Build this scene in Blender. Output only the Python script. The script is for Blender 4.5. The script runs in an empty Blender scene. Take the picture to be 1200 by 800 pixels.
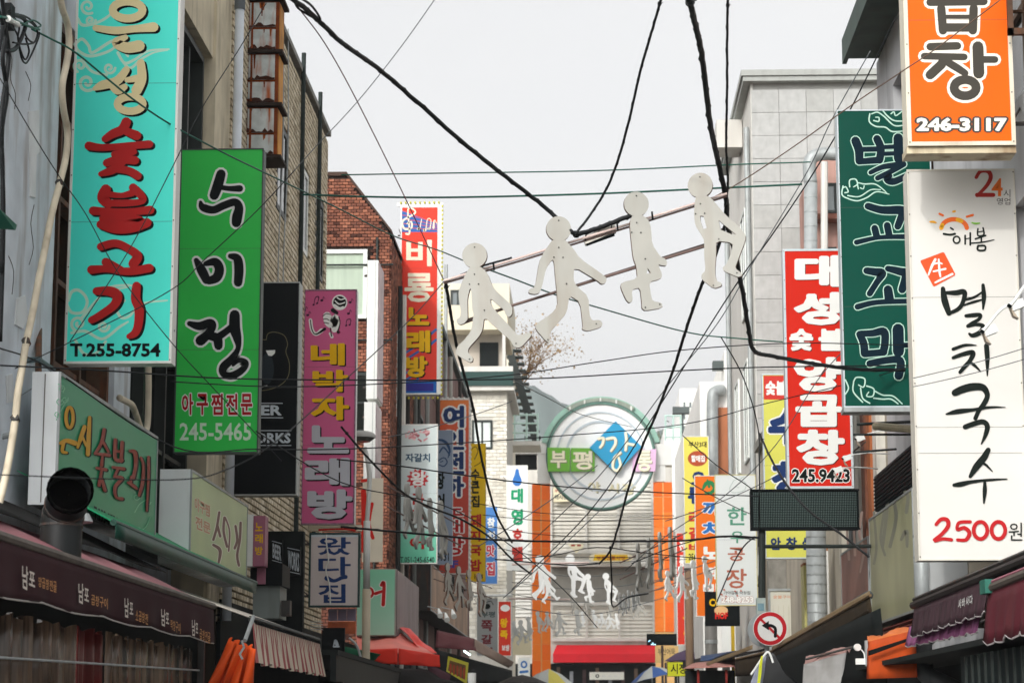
import bpy, bmesh, math, random
from mathutils import Vector, Matrix, Euler
random.seed(7)
SC = bpy.context.scene
COL = SC.collection
# ---------------------------------------------------------------- camera
FPX = 2600.0                       # focal length in pixels of a 1200 wide frame
PITCH = math.atan(450 / FPX)
YAW = math.atan(90 * math.cos(PITCH) / FPX)
CAM = Vector((0, 0, 1.6))
ROT = Euler((math.pi / 2 + PITCH, 0, YAW)).to_matrix()
cam = bpy.data.cameras.new("camera"); camo = bpy.data.objects.new("camera", cam); COL.objects.link(camo)
camo.location = CAM; camo.rotation_euler = (math.pi / 2 + PITCH, 0, YAW)
cam.sensor_width = 36; cam.lens = 78; cam.clip_start = 0.1; cam.clip_end = 6000
cam.dof.use_dof = True; cam.dof.focus_distance = 25; cam.dof.aperture_fstop = 4.5
SC.camera = camo
# ---------------------------------------------------------------- light
SC.view_settings.view_transform = 'Standard'; SC.view_settings.look = 'None'
SC.view_settings.gamma = 1; SC.view_settings.exposure = 0.25
SUN_EL, SUN_AZ = math.radians(30), math.radians(203)      # sun behind the camera, a little to its left
w = bpy.data.worlds.new("World"); SC.world = w; w.use_nodes = True
nt = w.node_tree; bg = nt.nodes['Background']
sky = nt.nodes.new('ShaderNodeTexSky'); sky.sky_type = 'NISHITA'; sky.sun_disc = False
sky.sun_elevation = SUN_EL; sky.sun_rotation = SUN_AZ; sky.air_density = 1.0; sky.dust_density = 8
hs = nt.nodes.new('ShaderNodeHueSaturation'); hs.inputs['Saturation'].default_value = .12; hs.inputs['Value'].default_value = .95; nt.links.new(sky.outputs[0], hs.inputs['Color'])
mx = nt.nodes.new('ShaderNodeMixRGB'); mx.blend_type = 'ADD'; mx.inputs[0].default_value = 1.0     # thin cloud sheet scattering white light over the clear sky behind it
nt.links.new(hs.outputs[0], mx.inputs[2])
tc = nt.nodes.new('ShaderNodeTexCoord'); cn = nt.nodes.new('ShaderNodeTexNoise'); cn.inputs['Scale'].default_value = 3.5; cn.inputs['Detail'].default_value = 5; nt.links.new(tc.outputs['Generated'], cn.inputs['Vector'])
cr = nt.nodes.new('ShaderNodeValToRGB'); nt.links.new(cn.outputs[0], cr.inputs[0]); cr.color_ramp.elements[0].position = .3; cr.color_ramp.elements[1].position = .7
cr.color_ramp.elements[0].color = (.915, .92, .94, 1); cr.color_ramp.elements[1].color = (1.04, 1.025, 1.0, 1)
sc_ = nt.nodes.new('ShaderNodeVectorMath'); sc_.operation = 'SCALE'; sc_.inputs['Scale'].default_value = 3.66; nt.links.new(cr.outputs[0], sc_.inputs[0]); nt.links.new(sc_.outputs[0], mx.inputs[1])
nt.links.new(mx.outputs[0], bg.inputs[0])
bg.inputs[1].default_value = 0.12
sl = bpy.data.lights.new("sun", 'SUN'); sl.energy = 1.0; sl.angle = math.radians(2.0); sl.color = (1, .97, .92)
so = bpy.data.objects.new("sun", sl); COL.objects.link(so)
sd = Vector((math.sin(SUN_AZ) * math.cos(SUN_EL), math.cos(SUN_AZ) * math.cos(SUN_EL), math.sin(SUN_EL)))
so.rotation_euler = sd.to_track_quat('Z', 'Y').to_euler(); so.location = (0, -5, 40)

# ---------------------------------------------------------------- helpers
def ray(px, py): return ROT @ Vector(((px - 600) / FPX, -(py - 400) / FPX, -1))
def P(px, py, Y):
    d = ray(px, py); return CAM + d * (Y / d.y)
def PX(px, py, X):
    d = ray(px, py); return CAM + d * (X / d.x)
def hit(px, py, o, n):
    d = ray(px, py); return CAM + d * ((o - CAM).dot(n) / d.dot(n))
def lin(c): return c / 12.92 if c <= .04045 else ((c + .055) / 1.055) ** 2.4
def rgb(h, k=1.0):
    h = h.lstrip('#'); return tuple(min(.86, lin(int(h[i:i + 2], 16) / 255) * k) for i in (0, 2, 4)) + (1,)
MATS = {}
def mat(name, hexc, rough=.6, var=.12, scale=3.0, dirt=0.0, dirtc='#4a4238', metal=0, bump=0, stretch=(1, 1, 1), k=1.0, spec=.22):
    """painted / printed surface: base colour, blotchy variation, streaks of dirt, fine relief"""
    if name in MATS: return MATS[name]
    if 'sheet' in name or 'letter' in name: spec = min(spec, .1)
    if 'sheet' in name and not dirt: dirt = .1
    m = bpy.data.materials.new(name); m.use_nodes = True; n = m.node_tree.nodes; l = m.node_tree.links
    b = n['Principled BSDF']; b.inputs['Roughness'].default_value = rough; b.inputs['Metallic'].default_value = metal
    b.inputs['Specular IOR Level'].default_value = spec
    col = rgb(hexc, k); b.inputs['Base Color'].default_value = col
    if var or dirt:
        geo = n.new('ShaderNodeNewGeometry'); mp = n.new('ShaderNodeMapping'); mp.inputs['Scale'].default_value = stretch
        l.new(geo.outputs['Position'], mp.inputs['Vector'])
        nz = n.new('ShaderNodeTexNoise'); nz.inputs['Scale'].default_value = scale; nz.inputs['Detail'].default_value = 6
        l.new(mp.outputs[0], nz.inputs['Vector'])
        rp = n.new('ShaderNodeMapRange'); rp.inputs[1].default_value = .3; rp.inputs[2].default_value = .7
        rp.inputs[3].default_value = 1 - var; rp.inputs[4].default_value = 1 + var * .6
        l.new(nz.outputs[0], rp.inputs[0])
        vm = n.new('ShaderNodeVectorMath'); vm.operation = 'SCALE'; vm.inputs[0].default_value = col[:3]
        l.new(rp.outputs[0], vm.inputs['Scale']); out = vm.outputs[0]
        if dirt:
            n2 = n.new('ShaderNodeTexNoise'); n2.inputs['Scale'].default_value = scale * 1.7; n2.inputs['Detail'].default_value = 8
            m2 = n.new('ShaderNodeMapping'); m2.inputs['Scale'].default_value = (1, 1, .18)
            l.new(geo.outputs['Position'], m2.inputs['Vector']); l.new(m2.outputs[0], n2.inputs['Vector'])
            r2 = n.new('ShaderNodeMapRange'); r2.inputs[1].default_value = .5; r2.inputs[2].default_value = .72
            r2.inputs[3].default_value = 0; r2.inputs[4].default_value = dirt; l.new(n2.outputs[0], r2.inputs[0])
            mm = n.new('ShaderNodeMixRGB'); l.new(r2.outputs[0], mm.inputs[0]); l.new(out, mm.inputs[1])
            mm.inputs[2].default_value = rgb(dirtc); out = mm.outputs[0]
        l.new(out, b.inputs['Base Color'])
        if bump:
            bp = n.new('ShaderNodeBump'); bp.inputs['Strength'].default_value = bump; bp.inputs['Distance'].default_value = .02
            l.new(nz.outputs[0], bp.inputs['Height']); l.new(bp.outputs[0], b.inputs['Normal'])
    MATS[name] = m; return m
def grad(name, hexes, z0, z1, rough=.5):
    """vertical printed gradient between heights z0 and z1 (ink on the sheet)"""
    m = bpy.data.materials.new(name); m.use_nodes = True; n = m.node_tree.nodes; l = m.node_tree.links
    b = n['Principled BSDF']; b.inputs['Roughness'].default_value = rough
    geo = n.new('ShaderNodeNewGeometry'); sx = n.new('ShaderNodeSeparateXYZ'); l.new(geo.outputs['Position'], sx.inputs[0])
    mr = n.new('ShaderNodeMapRange'); mr.inputs[1].default_value = z0; mr.inputs[2].default_value = z1; l.new(sx.outputs[2], mr.inputs[0])
    cr = n.new('ShaderNodeValToRGB'); l.new(mr.outputs[0], cr.inputs[0]); e = cr.color_ramp.elements
    for i, (p, h) in enumerate(hexes):
        el = e[i] if i < 2 else e.new(p)
        el.position = p; el.color = rgb(h)
    l.new(cr.outputs[0], b.inputs['Base Color']); return m
def glass(name, hexc, rough=.12):
    m = mat(name, hexc, rough, var=.35, scale=.9, spec=.8); return m

class M:
    def __init__(s): s.v = []; s.f = []; s.mi = []; s.cur = 0
    def add(s, vs, fs):
        b = len(s.v); s.v += [tuple(x) for x in vs]; s.f += [tuple(b + i for i in f) for f in fs]; s.mi += [s.cur] * len(fs); return s
    def obox(s, o, u, v, n, u0, u1, v0, v1, n0, n1):
        c = [o + u * a + v * b + n * d for d in (n0, n1) for b in (v0, v1) for a in (u0, u1)]
        return s.add(c, [(0, 2, 3, 1), (4, 5, 7, 6), (0, 1, 5, 4), (2, 6, 7, 3), (0, 4, 6, 2), (1, 3, 7, 5)])
    def box(s, x0, x1, y0, y1, z0, z1):
        return s.obox(Vector(), Vector((1, 0, 0)), Vector((0, 1, 0)), Vector((0, 0, 1)), x0, x1, y0, y1, z0, z1)
    def prism(s, pts, vec):
        k = len(pts); vec = Vector(vec)
        return s.add([Vector(p) for p in pts] + [Vector(p) + vec for p in pts],
                     [tuple(range(k)), tuple(reversed(range(k, 2 * k)))] + [(i, (i + 1) % k, (i + 1) % k + k, i + k) for i in range(k)])
    def tube(s, pts, r, n=6, caps=True):
        pts = [Vector(p) for p in pts]; rings = []; k = len(pts)
        rr = r if isinstance(r, (list, tuple)) else [r] * k
        up = None
        for i, p in enumerate(pts):
            t = (pts[min(i + 1, k - 1)] - pts[max(i - 1, 0)])
            t = t.normalized() if t.length > 1e-9 else Vector((0, 0, 1))
            if up is None: up = Vector((0, 0, 1)) if abs(t.z) < .9 else Vector((0, 1, 0))
            a = t.cross(up); a = a.normalized() if a.length > 1e-6 else t.orthogonal().normalized(); b = a.cross(t)
            up = b
            rings.append([p + a * (math.cos(2 * math.pi * j / n) * rr[i]) + b * (math.sin(2 * math.pi * j / n) * rr[i]) for j in range(n)])
        fs = [(i * n + j, i * n + (j + 1) % n, (i + 1) * n + (j + 1) % n, (i + 1) * n + j) for i in range(k - 1) for j in range(n)]
        if caps: fs += [tuple(reversed(range(n))), tuple(range((k - 1) * n, k * n))]
        return s.add([q for r_ in rings for q in r_], fs)
    def sheet(s, rows):
        """grid surface from rows of points"""
        nr, nc = len(rows), len(rows[0])
        return s.add([p for r_ in rows for p in r_], [(i * nc + j, i * nc + j + 1, (i + 1) * nc + j + 1, (i + 1) * nc + j) for i in range(nr - 1) for j in range(nc - 1)])

ORG = {}
def tag(o, label=None, cat=None, group=None, kind=None):
    for k_, v_ in (('label', label), ('category', cat), ('group', group), ('kind', kind)):
        if v_: o[k_] = v_
    return o
def ob(name, m, mt, parent=None, label=None, cat=None, group=None, kind=None, smooth=False):
    me = bpy.data.meshes.new(name)
    if parent is None:
        xs = [v[0] for v in m.v]; ys = [v[1] for v in m.v]; zs = [v[2] for v in m.v]
        org = Vector(((min(xs) + max(xs)) / 2, (min(ys) + max(ys)) / 2, min(zs)))
    else: org = ORG[parent.name]
    me.from_pydata([(v[0] - org.x, v[1] - org.y, v[2] - org.z) for v in m.v], [], m.f)
    ms = mt if isinstance(mt, (list, tuple)) else [mt]
    for q in ms: me.materials.append(q)
    if len(ms) > 1: me.polygons.foreach_set('material_index', [min(i, len(ms) - 1) for i in m.mi])
    if smooth: me.polygons.foreach_set('use_smooth', [True] * len(me.polygons))
    me.update()
    o = bpy.data.objects.new(name, me); COL.objects.link(o)
    if parent is None: o.location = org
    else: o.parent = parent
    ORG[o.name] = org
    return tag(o, label, cat, group, kind)
def thing(name, label, cat, loc, group=None, kind=None):
    o = bpy.data.objects.new(name, None); COL.objects.link(o); o.location = loc; o.empty_display_size = .2
    ORG[o.name] = Vector(loc); return tag(o, label, cat, group, kind)
def copy_tree(o, parent=None):
    c = o.copy(); COL.objects.link(c); c.parent = parent
    for ch in list(o.children): copy_tree(ch, c)
    return c
def smooth_path(pts, k=6):
    """Catmull-Rom through tuples of any size"""
    pts = [tuple(map(float, p)) for p in pts]
    if len(pts) < 3: return pts
    out = []; q = [pts[0]] + pts + [pts[-1]]
    for i in range(1, len(q) - 2):
        for j in range(k):
            t = j / k; a, b, c, d = q[i - 1], q[i], q[i + 1], q[i + 2]
            out.append(tuple(.5 * (2 * b[n] + (c[n] - a[n]) * t + (2 * a[n] - 5 * b[n] + 4 * c[n] - d[n]) * t * t + (3 * b[n] - a[n] - 3 * c[n] + d[n]) * t ** 3) for n in range(len(b))))
    out.append(pts[-1]); return out

GL = {}
def glyph(s, off):
    if (s, off) not in GL:
        c = bpy.data.curves.new("glyph", "FONT"); c.body = s; c.offset = off; c.resolution_u = 2
        o = bpy.data.objects.new("glyph", c); me = o.to_mesh()
        GL[(s, off)] = ([(v.co.x, v.co.y) for v in me.vertices], [tuple(p.vertices) for p in me.polygons])
        bpy.data.objects.remove(o); bpy.data.curves.remove(c)
    return GL[(s, off)]

class Face:
    """a plane in the place on which print is laid; pixel positions of the photo are cast onto it"""
    def __init__(s, o, n, parent):
        s.o = Vector(o); s.n = Vector(n).normalized(); s.parent = parent; s.l = 1
        s.step = .0005 * max(1, s.o.y / 25)
    def at(s, px, py, l): return hit(px, py, s.o + s.n * (s.step * l), s.n)
    def strokes(s, strs, mt, grow=0.0, dx=0, dy=0, name='lettering', taper=1, k=6, label=None, bump=True, parent=None):
        m = M()
        for si, st in enumerate(strs):
            closed = st[0] == 'o'
            if closed:   # ('o', cx, cy, rx, ry, w)
                _, cx, cy, rx, ry, wd = st; N = 22
                pts = [(cx + rx * math.cos(a * 2 * math.pi / N), cy + ry * math.sin(a * 2 * math.pi / N), wd) for a in range(N + 1)]
            else: pts = smooth_path([(p + (4,))[:3] for p in st], k)
            hw = [(p[2] + grow) / 2 for p in pts]; L = []; Rr = []; lv = s.l + si * .07
            n_ = len(pts)
            for i in range(n_):
                if closed: a, b = pts[(i - 1) % (n_ - 1)], pts[(i + 1) % (n_ - 1)]
                else: a, b = pts[max(i - 1, 0)], pts[min(i + 1, n_ - 1)]
                tx, ty = b[0] - a[0], b[1] - a[1]; d = math.hypot(tx, ty) or 1; nx, ny = -ty / d, tx / d
                L.append((pts[i][0] + nx * hw[i], pts[i][1] + ny * hw[i])); Rr.append((pts[i][0] - nx * hw[i], pts[i][1] - ny * hw[i]))
            vs = [s.at(x + dx, y + dy, lv) for x, y in L] + [s.at(x + dx, y + dy, lv) for x, y in Rr]
            fs = [(i, i + 1, n_ + i + 1, n_ + i) for i in range(n_ - 1)]
            m.add(vs, fs)
            if not closed:
                for e, h in ((0, hw[0]), (n_ - 1, hw[-1])):
                    N = 10; m.add([s.at(pts[e][0] + dx + h * math.cos(a * 2 * math.pi / N), pts[e][1] + dy + h * math.sin(a * 2 * math.pi / N), lv + .035) for a in range(N)], [tuple(range(N))])
        if bump: s.l += 1
        return ob(name, m, mt, parent or s.parent, label)
    def poly(s, pts, mt, name='print', parent=None, label=None):
        m = M().add([s.at(x, y, s.l) for x, y in pts], [tuple(range(len(pts)))]); s.l += 1
        return ob(name, m, mt, parent or s.parent, label)
    def disc(s, cx, cy, rx, ry, mt, name='print', r0=0, parent=None):
        N = 28; m = M()
        if r0: m.add([s.at(cx + rx * q * math.cos(a * 2 * math.pi / N), cy + ry * q * math.sin(a * 2 * math.pi / N), s.l) for q in (1, r0) for a in range(N)], [(a, (a + 1) % N, N + (a + 1) % N, N + a) for a in range(N)])
        else: m.add([s.at(cx + rx * math.cos(a * 2 * math.pi / N), cy + ry * math.sin(a * 2 * math.pi / N), s.l) for a in range(N)], [tuple(range(N))])
        s.l += 1; return ob(name, m, mt, parent or s.parent)
    def text(s, body, quad, mt, bold=.02, outline=None, shadow=None, chars=None, name='lettering', parent=None):
        """quad = bbox (x0,y0,x1,y1) or 4 px corners (tl,tr,br,bl); chars: list of (char, bbox)"""
        items = chars if chars else [(body, quad)]
        layers = []
        if outline: layers.append((outline[0], outline[1], 0, 0))
        if shadow: layers.append((shadow[0], 0, shadow[1], shadow[2]))
        layers.append((mt, 0, 0, 0)); res = None
        for li, (mm, grow, dx, dy) in enumerate(layers):
            for ci, (ch, q) in enumerate(items):
              m = M()
              b0 = min(bold, .012); v0, fs = glyph(ch, b0); rad = max(0, bold - b0) + grow; base = max(0, bold - b0)
              x0 = min(v[0] for v in v0) - base; x1 = max(v[0] for v in v0) + base; y0 = min(v[1] for v in v0) - base; y1 = max(v[1] for v in v0) + base
              offs = [(0, 0)]                                # heavier weight: the glyph spread outwards in all directions
              if rad > .002: offs += [(rad * math.cos(a * math.pi / 5), rad * math.sin(a * math.pi / 5)) for a in range(10)]
              if rad > .055: offs += [(rad * .5 * math.cos(a * math.pi / 3), rad * .5 * math.sin(a * math.pi / 3)) for a in range(6)]
              if len(q) == 4 and not isinstance(q[0], (tuple, list)): q = ((q[0], q[1]), (q[2], q[1]), (q[2], q[3]), (q[0], q[3]))
              for oi, (ax_, ay_) in enumerate(offs):
                pts = []
                for x, y in v0:
                    x += ax_; y += ay_
                    a = (x - x0) / (x1 - x0); b = (y1 - y) / (y1 - y0)
                    X = (1 - b) * ((1 - a) * q[0][0] + a * q[1][0]) + b * ((1 - a) * q[3][0] + a * q[2][0])
                    Yp = (1 - b) * ((1 - a) * q[0][1] + a * q[1][1]) + b * ((1 - a) * q[3][1] + a * q[2][1])
                    pts.append(s.at(X + dx, Yp + dy, s.l + ((oi + ci * 3) % 17) * .05))
                m.add(pts, fs)
              res = ob((name if len(ch) > 1 else 'letter') if li == len(layers) - 1 else ('letter_outline' if grow else 'letter_shadow'), m, mm, parent or s.parent)
            s.l += 1
        return res

WHITE = lambda: mat('white_enamel', '#e6e6e0', .45, .05, 2, .25, '#8a7f6c')
def sign(name, label, box, Y, face, side=None, depth=.22, rim=.02, wall=None, group=None, bulbs=None, cat='sign', arms=(.15, .85), rimmat=None):
    """box = px (x left at bottom, y top, x right at bottom, y bottom); wall = X of the facade that carries it"""
    x0, yt, x1, yb = box; a = P(x0, yb, Y); b = P(x1, yb, Y); zt = P((x0 + x1) / 2, yt, Y).z
    X0, X1, Z0, Z1 = a.x, b.x, a.z, zt
    r = thing(name, label, cat, ((X0 + X1) / 2, Y + depth / 2, Z0), group)
    side = side or WHITE()
    ob('cabinet', M().box(X0, X1, Y, Y + depth, Z0, Z1), side, r)
    rm = M()
    if rim:
        rm.box(X0 - .004, X1 + .004, Y - .018, Y - .001, Z1 - rim, Z1 + .004); rm.box(X0 - .004, X1 + .004, Y - .018, Y - .001, Z0 - .004, Z0 + rim)
        rm.box(X0 - .004, X0 + rim, Y - .018, Y - .001, Z0 + rim, Z1 - rim); rm.box(X1 - rim, X1 + .004, Y - .018, Y - .001, Z0 + rim, Z1 - rim)
        ob('rim', rm, rimmat or side, r)
    fp = M().box(X0 + rim, X1 - rim, Y - .010, Y - .002, Z0 + rim, Z1 - rim)
    ob('face_panel', fp, face, r)
    if Y < 60:
        n_ = max(1, round((Z1 - Z0) / 1.45))
        for i in range(1, n_): ob('sheet_seam', M().box(X0 + rim, X1 - rim, Y - .0112, Y - .0105, Z0 + (Z1 - Z0) * i / n_ - .0016, Z0 + (Z1 - Z0) * i / n_ + .0016), mat('seam_shadow', '#50524e', .8, 0), r)
        sc_ = M(); k_ = int((Z1 - Z0) / .42)
        for i in range(k_ + 1):
            for x_ in (X0 + max(rim, .02) * .5, X1 - max(rim, .02) * .5): sc_.tube([(x_, Y - .022, Z0 + .03 + (Z1 - Z0 - .06) * i / k_), (x_, Y - .016, Z0 + .03 + (Z1 - Z0 - .06) * i / k_)], .007, 5)
        ob('screw_row', sc_, mat('screw_dark', '#4a443c', .6, 0), r, kind='stuff')
    if wall is not None:
        t = M()
        for q in arms:
            z = Z0 + (Z1 - Z0) * q; xe = X0 if wall < X0 else X1
            if abs(xe - wall) > .02:
                t.tube([(xe, Y + depth / 2, z), (wall, Y + depth / 2, z)], .022, 6)
                t.tube([(xe, Y + depth / 2, z), (wall, Y + depth / 2 + .35, z + .25)], .012, 5)
        if t.v: ob('bracket', t, mat('dark_steel', '#3c3a38', .5, .2, 6, .5, '#6b3a1d'), r)
        # cable ties and screws along the side
    if bulbs:
        bm_, sp, sides, bd = bulbs; m = M(); pts = []
        nx = max(2, int((X1 - X0) / sp)); nz = int((Z1 - Z0) / sp)
        if 't' in sides: pts += [(X0 + (X1 - X0) * i / nx, Z1 + bd) for i in range(nx + 1)]
        if 'b' in sides: pts += [(X0 + (X1 - X0) * i / nx, Z0 - bd) for i in range(nx + 1)]
        if 'l' in sides: pts += [(X0 - bd, Z0 + (Z1 - Z0) * i / nz) for i in range(nz + 1)]
        if 'r' in sides: pts += [(X1 + bd, Z0 + (Z1 - Z0) * i / nz) for i in range(nz + 1)]
        for x, z in pts: m.tube([(x, Y - .03, z - sp * .24), (x, Y - .03, z), (x, Y - .03, z + sp * .24)], [sp * .16, sp * .24, sp * .16], 6)
        ob('bulb_row', m, bm_, r, kind='stuff')
        rl = M(); rl.box(X0 - bd - .01, X1 + bd + .01, Y + .0, Y + .03, Z1 + .006, Z1 + bd + .01); rl.box(X1 + .006, X1 + bd + .01, Y, Y + .03, Z0, Z1)
        ob('bulb_rail', rl, side, r)
    f = Face((0, Y - .010, 0), (0, -1, 0), r)
    f.box = (X0, X1, Z0, Z1); return f

VX, VY, VZ = Vector((1, 0, 0)), Vector((0, 1, 0)), Vector((0, 0, 1))
def bricks(name, parent, o, u, v, n, w, h, bl, bh, mort, mats, holes=(), depth=.03, clip=None, label=None):
    """running bond of separate brick bodies over a mortar bed, joined as one part"""
    m = M(); nv = int(h / (bh + mort)); nu = int(w / (bl + mort)) + 1
    for j in range(nv):
        v0 = j * (bh + mort); sh = (bl + mort) * .5 if j % 2 else 0
        for i in range(-1, nu + 1):
            u0 = max(0, i * (bl + mort) + sh); u1 = min(w, i * (bl + mort) + sh + bl)
            if u1 - u0 < .02: continue
            cu = (u0 + u1) / 2; cv = v0 + bh / 2
            if any(a - .02 < u1 and u0 < b + .02 and c - .02 < v0 + bh and v0 < d + .02 for a, b, c, d in holes): continue
            if clip and not clip(cu, cv): continue
            m.cur = random.choice((0, 0, 1, 1, 2)) if random.random() < .9 else 3
            p = depth + random.uniform(-.004, .004); b = len(m.v)
            c = [o + u * a_ + v * b_ + n * d_ for d_ in (0, p) for b_ in (v0, v0 + bh) for a_ in (u0, u1)]
            m.v += [tuple(x) for x in c]; m.f += [tuple(b + q for q in f) for f in ((4, 5, 7, 6), (0, 1, 5, 4), (2, 6, 7, 3), (0, 4, 6, 2), (1, 3, 7, 5))]; m.mi += [m.cur] * 5
    return ob(name, m, mats, parent, label, kind='stuff')
def window(parent, o, u, v, n, u0, u1, v0, v1, fm, gm, mull=1, trans=0, depth=.06, fw=.05, sill=None, name='window'):
    f = M()
    f.obox(o, u, v, n, u0, u0 + fw, v0, v1, 0, depth); f.obox(o, u, v, n, u1 - fw, u1, v0, v1, 0, depth)
    f.obox(o, u, v, n, u0 + fw, u1 - fw, v0, v0 + fw, 0, depth); f.obox(o, u, v, n, u0 + fw, u1 - fw, v1 - fw, v1, 0, depth)
    W = (u1 - u0); H = v1 - v0
    for i in range(1, mull + 1): f.obox(o, u, v, n, u0 + W * i / (mull + 1) - fw * .4, u0 + W * i / (mull + 1) + fw * .4, v0 + fw, v1 - fw, 0, depth * .8)
    for i in range(1, trans + 1):
        for a in range(mull + 1):
            f.obox(o, u, v, n, u0 + W * a / (mull + 1) + fw * .5, u0 + W * (a + 1) / (mull + 1) - fw * .5, v0 + H * i / (trans + 1) - fw * .3, v0 + H * i / (trans + 1) + fw * .3, 0, depth * .7)
    w_ = ob(name, f, fm, parent)
    for a in range(mull + 1):
        for b in range(trans + 1):
            g = M().obox(o, u, v, n, u0 + W * a / (mull + 1) + fw * .4, u0 + W * (a + 1) / (mull + 1) - fw * .4, v0 + H * b / (trans + 1) + fw * .3, v0 + H * (b + 1) / (trans + 1) - fw * .3, .01, .022)
            ob('pane', g, gm, w_)
    return w_
def wallgrid(o, u, v, n, w, h, holes, thick, m=None):
    """wall slab of the given thickness with rectangular openings cut out (bounded cells)"""
    m = m or M(); us = sorted({0, w, *[a for q in holes for a in q[:2]]}); vs = sorted({0, h, *[a for q in holes for a in q[2:]]})
    for i in range(len(us) - 1):
        j = 0
        while j < len(vs) - 1:
            c = ((us[i] + us[i + 1]) / 2, (vs[j] + vs[j + 1]) / 2)
            if any(a < c[0] < b and d < c[1] < e for a, b, d, e in holes): j += 1; continue
            k = j
            while k + 1 < len(vs) - 1 and not any(a < c[0] < b and d < (vs[k + 1] + vs[k + 2]) / 2 < e for a, b, d, e in holes): k += 1
            m.obox(o, u, v, n, us[i], us[i + 1], vs[j], vs[k + 1], -thick, 0); j = k + 1
    return m
# ---------------------------------------------------------------- the setting
asphalt = mat('asphalt', '#5a5a5c', .9, .2, 4, .3, '#3a3a3a', bump=.3)
ob('ground', M().box(-400, 400, -60, 735, -.4, -.004), mat('soil', '#6e6a60', .95, .3, .3), kind='structure')
ob('road', M().box(-2.9, 2.4, -20, 146, -.003, 0.0), asphalt, kind='structure')
for x0, x1 in ((-5.0, -2.9), (2.4, 4.2)):
    ob('pavement', M().box(x0, x1, -20, 146, -.003, .12), mat('paving', '#8b8780', .9, .2, 3, .2), kind='structure')
# far hill with a rough wooded surface
rows = []
prof = [(-300, 120), (-170, 205), (-60, 238), (-40, 232), (-12, 218), (6, 206), (30, 190), (60, 205), (90, 222), (140, 215), (260, 150), (420, 90)]
def hz(x):
    for (a, b), (c, d) in zip(prof, prof[1:]):
        if a <= x <= c: t = (x - a) / (c - a); t = t * t * (3 - 2 * t); return b + (d - b) * t
    return 60
for j in range(14):
    fr = j / 13; row = []
    for i in range(121):
        x = -300 + i * 6; row.append((x * .4, 520 + 80 * fr + random.uniform(-1.6, 1.6), max(-2, .4 * (hz(x) * math.sin(fr * math.pi / 2) ** .8 + random.uniform(-2.5, 2.5) * fr))))
    rows.append(row)
rows.append([(p[0], 720, -2) for p in rows[-1]])
ob('hills', M().sheet(rows), mat('hill_wood', '#6a7674', .95, .15, .02), kind='structure', smooth=True)

hz_ = ob('haze', M().box(-410, 410, -70, 745, -1.4, 100), None, kind='stuff'); hz_.data.materials.clear()
hm = bpy.data.materials.new('haze'); hm.use_nodes = True; hm.node_tree.nodes.clear(); ho = hm.node_tree.nodes.new('ShaderNodeOutputMaterial'); hv = hm.node_tree.nodes.new('ShaderNodeVolumePrincipled')
hv.inputs['Density'].default_value = .0003; hv.inputs['Color'].default_value = (.92, .94, .96, 1); hm.node_tree.links.new(hv.outputs[0], ho.inputs['Volume']); hz_.data.materials.append(hm)

# materials of the buildings
M_PLASTER = mat('plaster_blue_grey', '#d2dae1', .8, .2, 2.2, .75, '#8a7f74', bump=.5)
M_PLASTER2 = mat('plaster_sand', '#cabfa6', .85, .18, 2.5, .5, '#5f574a', bump=.3)
M_LAV = mat('plaster_lavender', '#c6c7c9', .85, .12, 1.5, .4, '#6f6c70', bump=.2)
M_WHITE = mat('plaster_white', '#d0cec8', .8, .06, 1.0, .28, '#a79f92', bump=.1)
M_DARKF = mat('window_frame_dark', '#2c3230', .45, .15, 4)
M_RUSTF = mat('window_frame_rusty', '#5a4334', .7, .3, 8, .7, '#7a3d18')
M_WFR = mat('window_frame_white', '#dfe3de', .5, .05, 4)
M_GLD = glass('dark_glass', '#0a1413'); M_GLG = glass('grey_glass', '#5d686a', .2); M_GLP = mat('curtained_glass', '#a9b8a6', .25, .12, 1.4, stretch=(6, 6, .4))
M_DARK = mat('dark_shade', '#0c1414', .8, .3, 2)  # near-black colour holding the shade of shops and undersides; also plain dark parts
M_STEEL = mat('dark_steel', '#3c3a38', .5, .2, 6, .5, '#6b3a1d')
M_GALV = mat('galvanised', '#a3a8a8', .5, .15, 5, .3, '#6f6a62', metal=.25)
M_CONC = mat('concrete', '#8e8d88', .9, .2, 1.6, .5, '#4f4b46', bump=.3)
XL, XR = -5.0, 4.2

# ---- left 1: rendered concrete building with a steel window band
b = thing('concrete_building', 'blue grey rendered building with rusty steel window band behind the turquoise sign', 'building', (-7, 22, 0))
m = M().box(-9, XL, 17.9, 20.25, 3.2, 15).box(-9, -5.45, 20.25, 28.95, 3.2, 15).box(-5.45, -5.15, 23.75, 24.6, 3.2, 15)
m.box(-5.45, -5.18, 20.25, 23.75, 8.55, 8.85).box(-5.45, -5.1, 24.6, 28.95, 6.4, 6.8)
ob('wall', m, M_PLASTER, b)
ob('wall', M().box(-9, -5.02, 28.95, 30.2, 3.2, 15).box(-5.45, -5.06, 24.6, 28.95, 10.55, 12.2), M_PLASTER2, b)
ob('shop_shade_slab', M().box(-9, -5.3, 17.9, 30.2, 0, 3.19), M_DARK, b)  # solid slab, its near-black colour stands for the shade inside the shop
o = Vector((-5.45, 0, 0))
window(b, o, VY, VZ, VX, 20.3, 23.7, 4.3, 8.5, M_RUSTF, M_GLD, 2, 4, .25, .09)
window(b, o, VY, VZ, VX, 24.7, 26.4, 6.9, 10.5, M_DARKF, M_GLG, 1, 1, .25, .09)
window(b, o, VY, VZ, VX, 26.5, 28.8, 6.9, 10.5, M_DARKF, M_GLG, 2, 1, .3, .08)
window(b, o, VY, VZ, VX, 24.7, 28.8, 3.6, 6.3, M_DARKF, M_GLD, 2, 1, .2, .09)
m = M()
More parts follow.
